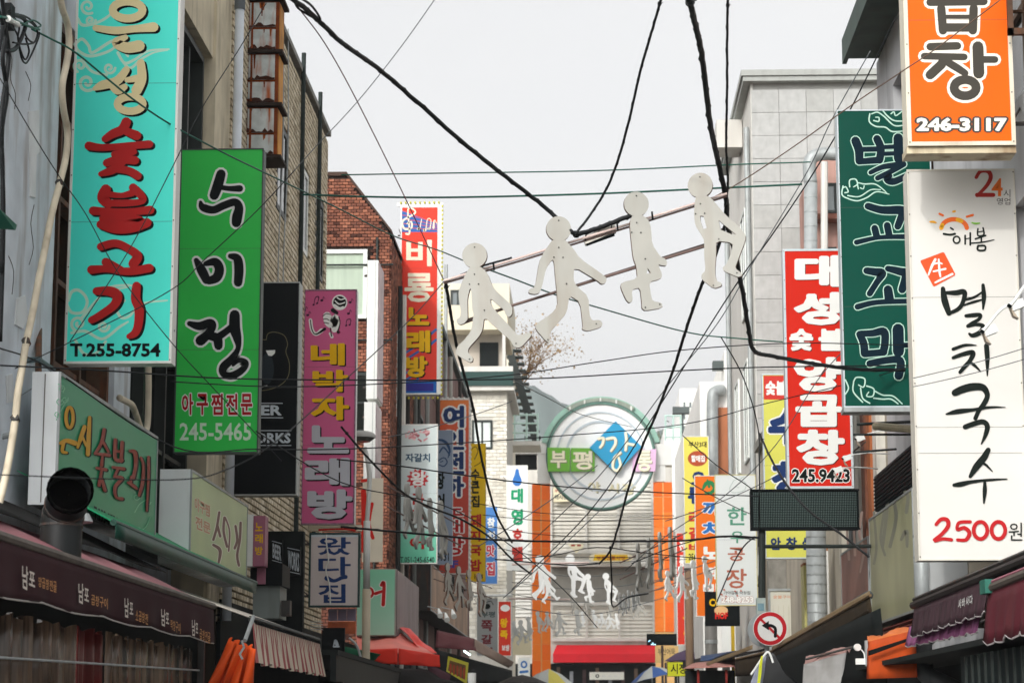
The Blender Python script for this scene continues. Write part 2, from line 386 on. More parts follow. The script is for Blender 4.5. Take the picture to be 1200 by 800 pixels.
for z in (9.3, 11.2): m.box(-5.02, -4.97, 17.9, 20.2, z, z + .015)
ob('render_joint', m, M_CONC, b)
lp = mat('plaster_patch', '#dfe3e4', .8, .1, 3, .3)
for pts in ([(34, 131), (46, 129), (46.5, 178), (43, 182), (42, 232), (36, 230)], [(20, 350), (30, 346), (33, 372), (27, 385), (18, 380)], [(8, 440), (15, 438), (17, 470), (9, 472)]):
    ob('repair_patch', M().prism([PX(x, y, XL + .012) for x, y in pts], (-.011, 0, 0)), lp, b)
ck = mat('crack_dark', '#4a4642', .9, .2, 6)
for pts in ([(8, 50), (14, 70), (12, 92), (18, 110), (17, 128)], [(40, 240), (36, 262), (39, 290), (34, 310)], [(10, 300), (16, 318), (14, 345)], [(30, 84), (36, 100), (33, 118)]):
    ob('crack', M().tube([PX(x, y, XL + .002) for x, y in smooth_path(pts, 3)], .004, 4), ck, b)

# ---- left 2: tan tile-brick building
b = thing('tan_brick_building', 'three storey building faced in thin tan bricks behind the green sign', 'building', (-7, 36, 0))
ob('wall', M().box(-11, XL - .06, 30.2, 41.7, 0, 12.9), mat('mortar_tan', '#39332a', .95, .15, 6), b)
holes = [(4.8, 5.95, 6.9, 8.4), (7.8, 8.8, 6.9, 8.4), (9.95, 11.1, 6.9, 8.4), (1.5, 3.2, 2.3, 3.9)]
tans = [mat('tan_brick_a', '#d6c9b0', .85, .12, 8, .2), mat('tan_brick_b', '#cabda3', .85, .12, 8, .2), mat('tan_brick_c', '#e0d5bf', .85, .12, 8, .2), mat('tan_brick_d', '#ab9e86', .85, .12, 8)]
bricks('brick_facing', b, Vector((XL - .06, 30.2, 3.0)), VY, VZ, VX, 11.5, 9.8, .20, .068, .030, tans, holes, .06)
bricks('brick_facing', b, Vector((-8, 41.7, 3.0)), VX, VZ, VY, 3.0, 9.8, .20, .072, .02, tans, (), .03)
ob('coping', M().box(-6, XL + .05, 30.2, 41.78, 12.9, 13.0), M_CONC, b)
for a, c, d, e in holes: window(b, Vector((XL - .06, 30.2, 3.0)), VY, VZ, VX, a, c, d, e, M_DARKF if a < 7 or a > 9 else M_WFR, M_GLD, 1, 0, .04, .09)
for y in (35.0, 35.6): ob('cable', M().tube(smooth_path([(XL + .03, y, 13.1), (XL + .05, y + .1, 11), (XL + .03, y - .05, 9), (XL + .04, y + .1, 6)]), .012, 5), M_GALV, b)
for y in (37.45, 39.9): ob('downpipe', M().tube([(XL + .06, y, 13.25), (XL + .06, y, 4)], .04, 6), mat('dark_green_pipe', '#1f2a28', .6, .1, 4), b)

# ---- left 3: red brick building with a chamfered gable
b = thing('red_brick_building', 'red brick building with white framed window and cut off gable', 'building', (-7, 58, 0))
ob('wall', M().box(-11, -4.91, 54.06, 62, 0, 13.75).prism([(-11, 54.06, 13.75), (-4.91, 54.06, 13.75), (-6.0, 54.06, 15.2), (-11, 54.06, 15.2)], (0, 7.9, 0)), mat('mortar_red', '#2c211d', .95, .2, 6), b)
reds = [mat('red_brick_a', '#8d5946', .9, .18, 6, .3, '#3f2c25'), mat('red_brick_b', '#764a3c', .9, .18, 6, .3, '#3f2c25'), mat('red_brick_c', '#9d6650', .9, .15, 6), mat('red_brick_d', '#4a2d25', .9, .2, 6)]
wh = [(1.0, 2.55, 8.35, 10.1), (2.2, 2.75, 5.5, 7.0)]
bricks('brick_facing', b, Vector((-8.0, 54.06, 3.2)), VX, VZ, -VY, 3.1, 12.0, .125, .062, .017, reds, wh, .05, clip=lambda u, v: v < 10.5 or u < 2.0 + (12 - v) * .73)
bricks('brick_facing', b, Vector((-4.91, 54.06, 3.2)), VY, VZ, VX, 7.9, 10.5, .16, .085, .02, reds, [(2, 3.0, 6.2, 8.4)], .05)
window(b, Vector((-8.0, 54.06, 3.2)), VX, VZ, -VY, 1.0, 2.55, 8.35, 10.1, M_WFR, M_GLP, 0, 0, .09, .10)
window(b, Vector((-8.0, 54.06, 3.2)), VX, VZ, -VY, 2.2, 2.75, 5.5, 7.0, M_DARKF, M_GLD, 0, 1, .06, .08)
window(b, Vector((-4.91, 54.06, 3.2)), VY, VZ, VX, 2, 3.0, 6.2, 8.4, M_WFR, M_GLD, 0, 1, .09, .08)
for y_, c_ in ((55.2, '#23292a'), (56.4, '#d2d0c8'), (57.8, '#2a2826'), (60.4, '#6d726f'), (61.3, '#1e2222')): ob('downpipe', M().tube([(-4.72, y_, 2.5), (-4.72, y_, 12.6)], .06, 6), mat('pipe_' + c_[1:], c_, .6, .15, 3, .3), b)
ob('ground_floor_front', M().box(-4.9, -4.8, 54.2, 62, 2.4, 5.2), mat('front_dark', '#1d2322', .7, .3, 2), b)
ob('coping', M().prism([(-4.85, 54.0, 13.72), (-4.85, 54.0, 13.8), (-6.0, 54.0, 15.3), (-11, 54.0, 15.3), (-11, 54.0, 15.2), (-6.0, 54.0, 15.2)], (0, 8, 0)), mat('coping_dark', '#4b3a33', .9, .2, 4), b)
m = M()
for z in (12.9, 11.0): m.tube([(-8, 53.95, z), (-4.8, 53.95, z)], .025, 5)
m.tube([(-5.2, 53.95, 13.6), (-5.2, 53.95, 5)], .03, 5)
ob('conduit', m, M_DARKF, b)

# ---- left 4: mauve panel clad building
b = thing('brown_clad_building', 'brown panel clad building beyond the red song room sign', 'building', (-7, 78, 0))
ob('wall', M().box(-10, -5.06, 62.1, 94, 0, 14.8), M_CONC, b)
pm = mat('brown_panel', '#6d4f47', .7, .12, 2, .3, '#463632')
for i in range(12):
    for j in range(4):
        ob('panel', M().box(-5.06, -5.0, 62.3 + i * 2.64, 62.3 + i * 2.64 + 2.58, 4 + j * 2.7, 4 + j * 2.7 + 2.64), pm, b)
ob('gutter', M().box(-5.1, -4.85, 62.1, 94, 14.8, 15.0), mat('gutter_dark', '#2f3a38', .6, .1, 3), b)
for y0_, z0_ in ((64, 5.2), (68.5, 5.2), (73, 5.2), (64, 9), (69, 9), (75, 9.2), (80, 9.2), (80, 5.4), (86, 5.4), (86, 9.2)): window(b, Vector((-5.0, 0, 0)), VY, VZ, VX, y0_, y0_ + 2.2, z0_, z0_ + 1.7, M_DARKF, M_GLD, 1, 0, .07, .08)
for y_, c_ in ((63.2, '#2c3331'), (66.8, '#8e9390'), (71.6, '#3a3330'), (78.2, '#b4b2aa'), (84, '#35302d')): ob('downpipe', M().tube([(-4.86, y_, 3.3), (-4.86, y_, 14.6)], .07, 6), mat('pipe_' + c_[1:], c_, .6, .15, 3, .3), b)
ob('wall_tube', M().tube([(-4.9, 76, 17.5), (-4.9, 76, 9)], .06, 6), M_GALV, b)

# ---- left 5: white tiled building set forward, with roof terrace
b = thing('white_tile_building', 'white tiled building with dark band sign and roof terrace', 'building', (-6, 108, 0))
Yt = 104.0
xa, xb = P(520, 500, Yt).x - 2, P(594, 600, Yt).x
ob('wall', M().box(xa, xb, Yt + .05, Yt + 8, 0, 17.2), mat('mortar_white', '#c4c1b8', .9, .1, 3), b)
whts = [mat('white_tile_a', '#ddd9cd', .5, .05, 3, .15), mat('white_tile_b', '#d4cfc2', .5, .05, 3, .2), mat('white_tile_c', '#e4e1d7', .5, .05, 3), mat('white_tile_d', '#cbc5b6', .5, .05, 3)]
wt = P(553, 492, Yt); wb = P(577, 526, Yt)
hl = (wt.x - xa, wb.x - xa, wb.z - 5, wt.z - 5)
bricks('tile_facing', b, Vector((xa, Yt + .05, 5)), VX, VZ, -VY, xb - xa, 12.2, .30, .15, .022, whts, [hl], .05)
window(b, Vector((xa, Yt + .05, 5)), VX, VZ, -VY, *hl, M_DARKF, mat('pale_glass', '#cfd8d4', .2, .1, 1), 1, 0, .07, .1)
ob('ledge', M().box(xa, xb + .35, Yt - .5, Yt + 8, 17.2, 17.38).box(xa, xb + .3, Yt - .45, Yt - .3, 18.1, 18.35), M_WHITE, b)
ob('band_sign', M().box(P(537, 450, Yt).x, P(602, 450, Yt).x, Yt - .6, Yt - .46, 17.4, 18.08), mat('band_dark_green', '#22403c', .5, .1, 2), b)
ob('terrace_room', M().box(xa + 1, xb - .3, Yt + 2, Yt + 7.5, 17.4, 20.3), mat('terrace_wall', '#b5aca0', .8, .15, 1), b)
ob('terrace_door', M().box(xa + 3.6, xa + 4.5, Yt + 1.9, Yt + 1.99, 17.9, 19.9), M_DARK, b)
ob('terrace_slab', M().box(xa, xb, Yt + .6, Yt + 8, 20.3, 21.5), mat('cream_fascia', '#dcd2bb', .8, .06, 1, .15), b)
ob('terrace_post', M().box(xb - .25, xb - .1, Yt + .7, Yt + .85, 17.4, 20.3), M_WHITE, b)
# upper cream block behind
b2 = thing('cream_building', 'pale cream upper storeys rising behind the white tiled building', 'building', (-6, 122, 0))
ob('wall', M().box(-12, P(597, 400, 120).x, 120, 130, 0, P(597, 332, 120).z), mat('cream_render', '#dcd6c4', .85, .08, .8, .1), b2)
q = P(528, 340, 120); q2 = P(545, 366, 120)
window(b2, Vector((0, 120, 0)), VX, VZ, -VY, q.x, q2.x, q2.z, q.z, M_DARKF, M_GLG, 1, 0, .08, .12)
# outside stair
b3 = thing('steel_stair', 'dark steel outside stair with pale green railings beside the white tiled building', 'staircase', (-3.2, 116, 0))
s0 = P(600, 395, 116); s1 = P(626, 512, 116)
m = M()
for i in range(16):
    t = i / 15; c = s0.lerp(s1, t); m.box(c.x - .5, c.x + .35, 115.6, 116.4, c.z - .06, c.z)
ob('tread', m, mat('stair_dark', '#33413f', .6, .2, 3), b3)
m = M()
for yy in (115.5, 116.5): m.prism([(s0.x - .6, yy, s0.z + .2), (s0.x - .2, yy, s0.z + .2), (s1.x + .3, yy, s1.z - .2), (s1.x - .1, yy, s1.z - .2)], (0, .06, 0))
ob('stringer', m, M_DARKF, b3)
m = M(); g = mat('rail_mint', '#b9d3cb', .5, .05, 3)
for py in (486, 496, 507): m.tube([P(590, py, 114), P(631, py, 114)], .05, 5)
for px in (590, 603, 617, 630): m.tube([P(px, 484, 114), P(px, 518, 114)], .06, 5)
ob('railing', m, g, b3)
ob('landing', M().box(P(588, 520, 114).x, P(633, 520, 114).x, 113.8, 117, P(600, 522, 114).z, P(600, 517, 114).z), M_WHITE, b3)
ob('post', M().box(P(591, 700, 114.5).x, P(593, 700, 114.5).x, 114.4, 114.6, 0, P(600, 522, 114).z), M_WHITE, b3)

# ---- right 1: near building with projecting roof slab
b = thing('lavender_building', 'lavender grey rendered building with dark projecting roof slab behind the orange sign', 'building', (6, 23, 0))
hs = [(2, 5.4, 7.6, 10.0), (8.2, 9.6, 7.4, 10.2), (10.0, 11.4, 7.4, 10.2), (1.0, 3.4, 4.6, 6.6)]
ob('wall', wallgrid(Vector((XR, 18, 0)), VY, VZ, -VX, 13, 11.0, [(a, c_, d - 0, e) for a, c_, d, e in hs], .4), M_LAV, b)
ob('back_wall', M().box(XR + .42, 9, 18, 31, 3.0, 11), M_LAV, b)
ob('shop_shade_slab', M().box(XR + .41, 9, 18.05, 30.9, 0, 2.99), M_DARK, b)  # closed dark slab, shop shade put into its colour
for a, c_, d, e in hs: window(b, Vector((XR + .3, 18, 0)), VY, VZ, -VX, a, c_, d, e, mat('frame_brown', '#5c4433', .6, .2, 4), M_GLD, 1, 1, .1, .09)
ob('roof', M().box(3.7, 9, 17.9, 30.75, 11.0, 11.22).box(3.68, 3.74, 17.9, 30.75, 10.92, 11.28), mat('roof_green_grey', '#4c5a54', .7, .2, 2, .3), b)
m = M()
for y, z in ((19.6, 8.9), (19.6, 8.35), (20.6, 8.9), (20.6, 8.35)): m.tube([(XR, y, z), (XR - .1, y, z)], .02, 5)
m.box(3.98, 4.03, 20.2, 20.25, 8.0, 8.65).box(3.98, 4.2, 20.2, 20.26, 8.6, 8.66).box(3.98, 4.2, 20.2, 20.26, 8.0, 8.06)
ob('rusty_frame', m, M_RUSTF, b)

# ---- right 2: low row building
b = thing('low_shop_building', 'low pale shop building with thick downpipes below the red and green signs', 'building', (6, 42, 0))
ob('wall', M().box(4.25, 9, 31.1, 54.4, 0, 8.2), mat('plaster_beige', '#bcb4a4', .85, .15, 1.3, .5, '#6d645a'), b)
for i, (y, c) in enumerate(((31.6, '#d9d6cc'), (32.3, '#b0683f'), (33.0, '#8d5a45'), (33.8, '#dad8d0'), (34.8, '#7d8485'), (36.2, '#c9c4b6'))):
    ob('pilaster', M().box(4.12, 4.25, y, y + .42, 4.2, 8.2), mat('pil%d' % i, c, .7, .15, 3, .4), b)
ob('coping', M().box(4.1, 9, 31.1, 54.4, 8.2, 8.4), M_CONC, b)
ob('grey_band', M().box(P(900, 690, 48).x, P(951, 690, 48).x, 47.8, 48.2, P(920, 691, 48).z, P(920, 656, 48).z), mat('grey_roughcast', '#8b8880', .95, .2, 6, .2, bump=.5), b)

b = thing('pink_building', 'narrow pinkish brown building with pipes between red sign and granite block', 'building', (6, 51, 0))
pa, pb = P(963, 500, 50).x, P(1002, 500, 50).x
ob('wall', M().box(pa, pb, 50, 54, 8.4, P(970, 186, 50).z), mat('pink_render', '#b58f84', .85, .2, 1.5, .5, '#6d4a40'), b)
for px0, px1, py0, py1 in ((966, 980, 215, 250), (966, 980, 290, 330)):
    a_, c_ = P(px0, py1, 50), P(px1, py0, 50); window(b, Vector((0, 50, 0)), VX, VZ, -VY, a_.x, c_.x, a_.z, c_.z, M_DARKF, M_GLG, 0, 0, .06, .06)
ob('awning_board', M().box(pa - .1, pb, 49.5, 50, P(970, 262, 50).z, P(970, 256, 50).z), mat('brown_board', '#7c5144', .8, .2, 3), b)
b = thing('vent_duct', 'tall galvanised vent duct with elbow top beside the granite block', 'duct', (P(950, 290, 49).x, 49, 0))
def duct(pts, r, parent, name='duct_pipe', n=14, ribs=.35, mt=None):
    o_ = ob(name, M().tube(pts, r, n), mt or M_GALV, parent, smooth=True)
    m = M(); pts = [Vector(p) for p in pts]
    for a, c in zip(pts, pts[1:]):
        L = (c - a).length; k = int(L / ribs)
        for i in range(1, k + 1):
            q = a + (c - a) * (i / (k + 1)); d = (c - a).normalized() * .012; m.tube([q - d, q + d], r * 1.035, n)
    if m.v: ob('seam', m, M_GALV, parent)
    return o_
duct([P(950, 560, 49), P(950, 215, 49)], .15, b); duct(smooth_path([P(950, 215, 49), P(949, 190, 49), P(960, 181, 49), P(985, 181, 49)]), .15, b, 'duct_elbow', ribs=.3)
ob('side_pipe', M().tube([P(966, 560, 49), P(966, 190, 49)], .08, 8), M_WHITE, b)

# ---- right 3: granite clad block
b = thing('granite_building', 'tall pale building clad in large grey granite panels', 'building', (7, 60, 0))
zt = P(940, 97, 54.6).z
ob('wall', M().box(4.27, 10.5, 54.66, 64, 0, zt), mat('granite_bed', '#a3a39f', .9, .1, 3), b)
gr = [mat('granite_' + k, c, .6, .10, 5, .25, '#8f8d88', spec=.1) for k, c in (('a', '#adaeac'), ('b', '#a9aaa7'), ('c', '#b1b2b0'))]
shared = {}
pw, ph = .69, .60
for i in range(8):
    for j in range(21):
        ob('granite_panel', M().box(4.22 + i * pw, 4.22 + (i + 1) * pw - .009, 54.58 + random.uniform(-.004, .004), 54.66, 4.9 + j * ph, 4.9 + (j + 1) * ph - .012), random.choice(gr), b)
ob('side_render', M().box(4.2, 4.26, 54.66, 64, 0, zt), M_WHITE, b)
window(b, Vector((4.2, 0, 0)), VY, VZ, -VX, 57, 58.6, 12.2, 15, M_WFR, M_GLG, 1, 0, .05, .07)
window(b, Vector((4.2, 0, 0)), VY, VZ, -VX, 57, 58.6, 8.4, 11, M_WFR, M_GLG, 1, 0, .05, .07)
window(b, Vector((4.2, 0, 0)), VY, VZ, -VX, 60.5, 62, 8.4, 11, M_WFR, M_GLG, 1, 0, .05, .07)
ob('cornice', M().box(4.0, 10.6, 54.4, 64.2, zt, zt + .12).box(3.95, 10.65, 54.35, 64.2, zt + .13, zt + .28), mat('cornice_grey', '#a7aaa6', .7, .1, 2, .2), b)
q = P(877, 145, 58); ob('rooftop_box', M().box(3.5, 4.18, 57.5, 58.6, P(877, 178, 58).z, P(877, 146, 58).z), M_WHITE, b)
for y in (63.6, 55.2): ob('downpipe', M().tube([(4.12, y, zt - 1), (4.12, y, 5)], .07, 8), M_GALV, b)

# ---- right 4: pale building beyond
b = thing('pale_pipe_building', 'bright pale building with brown stripe and steel flue beyond the granite block', 'building', (6, 84, 0))
xw = P(822, 600, 77).x; zt4 = P(840, 447, 77).z
ob('wall', M().box(xw, 10, 77, 100, 0, zt4).box(xw + .9, 10, 77.2, 95, zt4, P(840, 415, 78).z), mat('bright_render', '#ecebe6', .8, .05, 1, .15), b)
ob('brown_strip', M().box(P(841, 500, 76.9).x, P(854, 500, 76.9).x, 76.85, 76.99, 6, P(845, 478, 77).z), mat('brown_strip', '#b2714f', .8, .15, 1, .3), b)
duct(smooth_path([P(835, 640, 76.6), P(835, 540, 76.6), P(835, 470, 76.6), P(838, 459, 76.6), P(846, 457, 76.9)], 3), .2, b, 'flue', ribs=.5)
ob('grey_pipe', M().tube([P(871, 640, 66), P(871, 420, 66)], .12, 8), M_GALV, b)
ob('blue_panel', M().box(P(880, 540, 63.8).x, P(889, 540, 63.8).x, 64.3, 64.4, P(880, 550, 64).z, P(880, 515, 64).z), mat('blue_panel', '#7fa3b5', .6, .1, 2), b)
for i, px in enumerate((858, 864)): ob('stripe', M().box(P(px, 500, 66).x, P(px + 2.5, 500, 66).x, 66, 66.1, 7, P(px, 412, 66).z), mat('stripe_%d' % i, ('#d8cdbf', '#cfd3d2')[i], .7, .1, 1), b)
b = thing('far_white_block', 'bleached white apartment block far behind the right gate post', 'building', (9, 175, 0))
ob('wall', M().box(P(778, 500, 170).x, P(800, 500, 170).x, 170, 180, 0, P(780, 502, 170).z).box(P(797, 500, 172).x, 14, 172, 184, 0, P(800, 455, 172).z), mat('bleached_render', '#ecebe8', .8, .05, .3), b)
for i in range(3):
    for j in range(4):
        a_, c_ = P(800 + i * 7, 470 + j * 14 + 8, 171.9), P(804 + i * 7, 470 + j * 14, 171.9)
        window(b, Vector((0, 172, 0)), VX, VZ, -VY, a_.x, c_.x, a_.z, c_.z, M_WFR, M_GLG, 0, 0, .08, .06)
b = thing('roof_railing', 'pale mint steel frame on the roof to the right of the round gate sign', 'railing', P(789, 515, 142))
m = M()
for px in (780, 789, 798): m.tube([P(px, 516, 142), P(px, 486, 142)], .07, 5)
for py in (487, 500, 512): m.tube([P(780, py, 142), P(798, py, 142)], .06, 5)
ob('frame_bars', m, g, b)
for i, (px, py, w_) in enumerate(((800, 482, 9), (850, 430, 7))):
    m = M().box(0, 0.01, 0, .01, 0, .01); m = M(); c = P(px, py, 100 if i == 0 else 78)
    m.tube([c + Vector((0, 0, -1.5)), c], .05, 5).box(c.x - .45, c.x + .3, c.y - .2, c.y + .3, c.z - .1, c.z + .2)
    ob('rooftop_vent' , m, mat('vent_grey', '#555d5c', .6, .2, 2), None, ('dark rooftop vent cap right of the round gate sign', 'small dark vent cap above the steel flue')[i], 'vent')

# ---- building with louvred shutters behind the gate
b = thing('shutter_building', 'building with grey louvred shutter front and red awning at the street end', 'building', (1, 155, 0))
Yg = 150.0
def gx(px, Y=Yg): return P(px, 660, Y).x
def gz(py, Y=Yg): return P(700, py, Y).z
ob('wall', M().box(gx(560), gx(860), Yg + .4, Yg + 12, 0, gz(528)), mat('end_wall', '#cfccc4', .85, .12, .6, .3), b)
slat = mat('slat_grey', '#dcd9cf', .55, .1, .8, .2); slat2 = mat('slat_white', '#cdccc6', .5, .05, .8)
for (pa_, pb_, pc, pd, nm) in ((646, 765, 552, 645, 'upper'), (646, 765, 708, 748, 'lower'), (598, 622, 640, 722, 'left')):
    m = M(); z0, z1 = gz(pd), gz(pc); k = int((z1 - z0) / .25)
    for i in range(k):
        z = z0 + (z1 - z0) * i / k; m.add([(gx(pa_), Yg + .38, z), (gx(pb_), Yg + .38, z), (gx(pb_), Yg + .38, z + .235), (gx(pa_), Yg + .38, z + .235), (gx(pa_), Yg + .28, z), (gx(pb_), Yg + .28, z)], [(4, 5, 2, 3), (0, 1, 5, 4), (0, 4, 3), (1, 2, 5)])
    ob('shutter_slats', m, slat if nm != 'left' else slat2, b, kind='stuff')
m = M()
for px in (646, 687, 725, 765): m.box(gx(px) - .07, gx(px) + .07, Yg + .02, Yg + .15, gz(646), gz(552)); m.box(gx(px) - .06, gx(px) + .06, Yg + .02, Yg + .15, gz(749), gz(708))
for py in (646, 707, 749): m.box(gx(645), gx(766), Yg - .0, Yg + .16, gz(py) - .1, gz(py) + .1)
ob('shutter_frame', m, M_WHITE, b)
ob('recess', M().box(gx(646), gx(765), Yg + .25, Yg + .39, gz(706), gz(663)), mat('recess_grey', '#8d8b84', .9, .2, .6, .4), b)
ob('white_canopy', M().prism([(gx(646), Yg + .2, gz(655)), (gx(646), Yg - .7, gz(661)), (gx(646), Yg - .7, gz(664)), (gx(646), Yg + .2, gz(664))], (gx(765) - gx(646), 0, 0)), M_WHITE, b)
ob('red_awning', M().prism([(gx(652), Yg + .3, gz(755)), (gx(648), Yg - .9, gz(766)), (gx(648), Yg - .9, gz(776)), (gx(648), Yg + .3, gz(776))], (gx(766) - gx(648), 0, 0)), mat('red_canvas', '#e02833', .7, .08, 1), b)
ob('shop_shade_slab', M().box(gx(600), gx(800), Yg + .1, Yg + .39, 0, gz(777)), M_DARK, b)  # dark slab painting the shade of the shops below the red awning
ob('light_box', M().box(gx(690), gx(730), Yg - .3, Yg - .1, gz(796), gz(787)), mat('light_box', '#e8eae0', .5, .05, 2), b)
f = Face((0, Yg - .3, 0), (0, -1, 0), b); f.strokes([('o', 700, 791.5, 1.6, 1.6, 1.2)], M_DARKF); f.strokes([[(706, 791.5, 1.5), (709, 791.5, 1.5)], [(713, 791.5, 1.5), (716, 791.5, 1.5)], [(720, 791.5, 1.5), (723, 791.5, 1.5)]], M_WFR)
for i in range(7): ob('hanging_goods', M().box(gx(652 + i * 15), gx(656 + i * 15), Yg - .2, Yg, gz(800), gz(781 + (i * 5) % 7)), mat('goods_%d' % (i % 3), ('#6b5a4c', '#8a8f94', '#4a3a3a')[i % 3], .8, .3, 2), b)

# yellow oval, small triangular and framed notices on the shutters
f = Face((0, Yg - .8, 0), (0, -1, 0), None)
def plate(name, label, pts, Y, mt, d=.12, cat='sign'):
    r = thing(name, label, cat, P(sum(p[0] for p in pts) / len(pts), max(p[1] for p in pts), Y))
    ob('board', M().prism([P(x, y, Y) for x, y in pts], (0, d, 0)), mt, r); return Face((0, Y, 0), (0, -1, 0), r)
cy = mat('cream_board', '#e8dfc0', .6, .05, 1)
f = plate('oval_sign', 'cream oval sign with yellow middle over the grey recess of the shutters', [(716 + 26 * (abs(math.cos(a)) ** .5) * (1 if math.cos(a) > 0 else -1), 653 + 5.5 * math.sin(a)) for a in [i * math.pi / 10 for i in range(20)]], Yg - .9, cy)
f.poly([(697, 649.5), (735, 649.5), (737, 656.5), (695, 656.5)], mat('yellow_print', '#f0c21a', .6, .05, 1), 'print')
f.text('부평깡통시장', (699, 651, 733, 656), mat('red_print', '#a52a1e', .6, 0), .02)
f = plate('pennant_sign', 'cream triangular pennant with two red marks under the upper shutter', [(665, 637), (684, 637), (683, 641), (675, 648)], Yg - .9, cy)
f.strokes([[(670, 638.6, 2), (673, 638.6, 2)], [(677, 638.6, 2), (680, 638.6, 2)]], mat('red_print', '#a52a1e', .6, 0))
f = plate('notice_board', 'small cream notice board hung on the upper shutter near the left orange post', [(648, 571), (667, 570), (668, 587), (649, 588)], Yg - .3, cy)
f.text('부평시장', (650, 573, 665, 577), mat('red_print', '#a52a1e', .6, 0), .02); f.text('야시장', (650, 579, 665, 585), M_DARKF, .03)

# ---- market gate with the round sign
b = thing('market_gate', 'white market gate with orange tiled posts and big round sign', 'gate', (.8, 140, 0))
Y = 140.0
def qx(px): return P(px, 650, Y).x
def qz(py): return P(700, py, Y).z
gw = mat('gate_white', '#dcdcd8', .55, .04, 1, .12)
m = M().box(qx(590), qx(641), Y, Y + 1.2, qz(531), qz(516)).box(qx(641), qx(768), Y + .5, Y + 1.2, qz(548), qz(518)).box(qx(768), qx(797), Y, Y + 1.2, qz(545), qz(520))
m.box(qx(630), qx(645), Y + .05, Y + 1.1, qz(566), qz(531)).box(qx(768), qx(781), Y + .05, Y + 1.1, qz(564), qz(545)).box(qx(790), qx(795), Y + .05, Y + .4, qz(600), qz(545))
ob('beam', m, gw, b)
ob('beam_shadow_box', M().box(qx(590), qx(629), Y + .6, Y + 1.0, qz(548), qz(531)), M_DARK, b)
orange = [mat('orange_tile_' + k, c, .4, .06, 1.5, .1, '#8a3c10') for k, c in (('a', '#fa7414'), ('b', '#f26a10'), ('c', '#fc7c22'))]
for px0, px1, pt, pb2 in ((623.5, 645, 567, 800), (766.5, 789, 565, 741)):
    ob('post_core', M().box(qx(px0) + .03, qx(px1) - .03, Y + .03, Y + 1.0, qz(860) if px0 < 700 else 0, qz(pt)), mat('joint_yellow', '#e8b878', .7, .1, 2), b)
    z1 = qz(pt); z0 = qz(pb2 if px0 > 700 else 850); k = max(1, round((z1 - z0) / .98)); hw = (qx(px1) - qx(px0)) / 2
    for i in range(k):
        for j in range(2):
            ob('tile', M().box(qx(px0) + j * hw + (.04 if j else 0), qx(px0) + (j + 1) * hw - (0 if j else .04), Y - .02, Y + .03, z0 + (z1 - z0) * i / k + (.06 if i % 3 == 0 else .012), z0 + (z1 - z0) * (i + 1) / k), random.choice(orange), b)
if True:
    m = M().box(qx(767), qx(789), Y + .04, Y + .9, 0, qz(742)); ob('post_base', m, mat('post_base', '#6a5a4c', .8, .2, 2), b)
cxy = (704, 535); R = qx(704 + 63.5) - qx(704); C0 = P(704, 535, Y)
def ring(r0, r1, y0, y1, a0=0, a1=360, n=64, c=C0):
    m = M(); k = n; full = a1 - a0 >= 360
    an = [math.radians(a0 + (a1 - a0) * i / k) for i in range(k + (0 if full else 1))]
    vs = [(c.x + r * math.cos(a), y, c.z + r * math.sin(a)) for a in an for r, y in ((r0, y0), (r1, y0), (r1, y1), (r0, y1))]
    nn = len(an); fs = []
    for i in range(nn if full else nn - 1):
        a, d = i * 4, ((i + 1) % nn) * 4
        for q in range(4): fs.append((a + q, a + (q + 1) % 4, d + (q + 1) % 4, d + q))
    return m.add(vs, fs)
mint = mat('mint_steel', '#8fb5a6', .45, .08, 2)
disc = M(); k = 64
disc.prism([(C0.x + R * .97 * math.cos(a * 2 * math.pi / k), Y - .5, C0.z + R * .97 * math.sin(a * 2 * math.pi / k)) for a in range(k)], (0, .35, 0))
ob('round_sign', disc, mat('gate_disc', '#ecedec', .5, .03, .5, .08), b)
ob('ring', ring(R * .965, R * 1.0, Y - .62, Y - .1), mat('ring_dark_mint', '#5d8175', .5, .08, 2), b); ob('ring_edge', ring(R * 1.001, R * 1.02, Y - .55, Y - .1), mat('ring_shadow_line', '#3f5a52', .6, .05, 2), b)
ob('raised_ring', ring(R * .80, R * .83, Y - .56, Y - .5), mat('disc_line', '#bcc6cd', .5, .02, 1), b)
ob('raised_ring', ring(R * .62, R * .66, Y - .56, Y - .5, 60, 280), mat('disc_line', '#bcc6cd', .5, .02, 1), b)
ob('arch', ring(R * 1.04, R * 1.13, Y - .1, Y + .9, 14, 166), mint, b)
m = M()
for a in range(20, 165, 18): r_ = ring(R * 1.005, R * 1.045, Y - .08, Y + .3, a, a + 3, 2); m.add(r_.v, r_.f)
ob('arch_bracket', m, mint, b)
m = ring(R * 1.07, R * 1.20, Y - .3, Y + 1, 58, 122, 24, Vector((C0.x, 0, C0.z - .35))); ob('cap', m, mat('cap_grey', '#8f988c', .7, .2, 2, .3), b)
m = M()
for a in (60, 75, 90, 105, 120): m.box(C0.x + R * 1.14 * math.cos(math.radians(a)) - .05, C0.x + R * 1.14 * math.cos(math.radians(a)) + .05, Y - .34, Y - .3, C0.z - .35 + R * 1.06 * math.sin(math.radians(a)), C0.z - .35 + R * 1.2 * math.sin(math.radians(a)))
ob('cap_joint', m, gw, b)
f = Face((0, Y - .5, 0), (0, -1, 0), b)
def slab(pts, mt, nm, y0=-.75, d=.24): return ob(nm, M().prism([P(x, y, Y + y0) for x, y in pts], (0, d, 0)), mt, b)
cream = mat('cream_letter', '#efe9cf', .5, .04, 1)
slab([(641.5, 524), (668, 524.5), (668, 552), (642, 552)], mat('lime_square', '#6fb23a', .5, .06, 1), 'green_square')
slab([(669, 524.5), (697, 525), (697, 551.5), (669, 552)], mat('lime_square', '#6fb23a', .5, .06, 1), 'green_square')
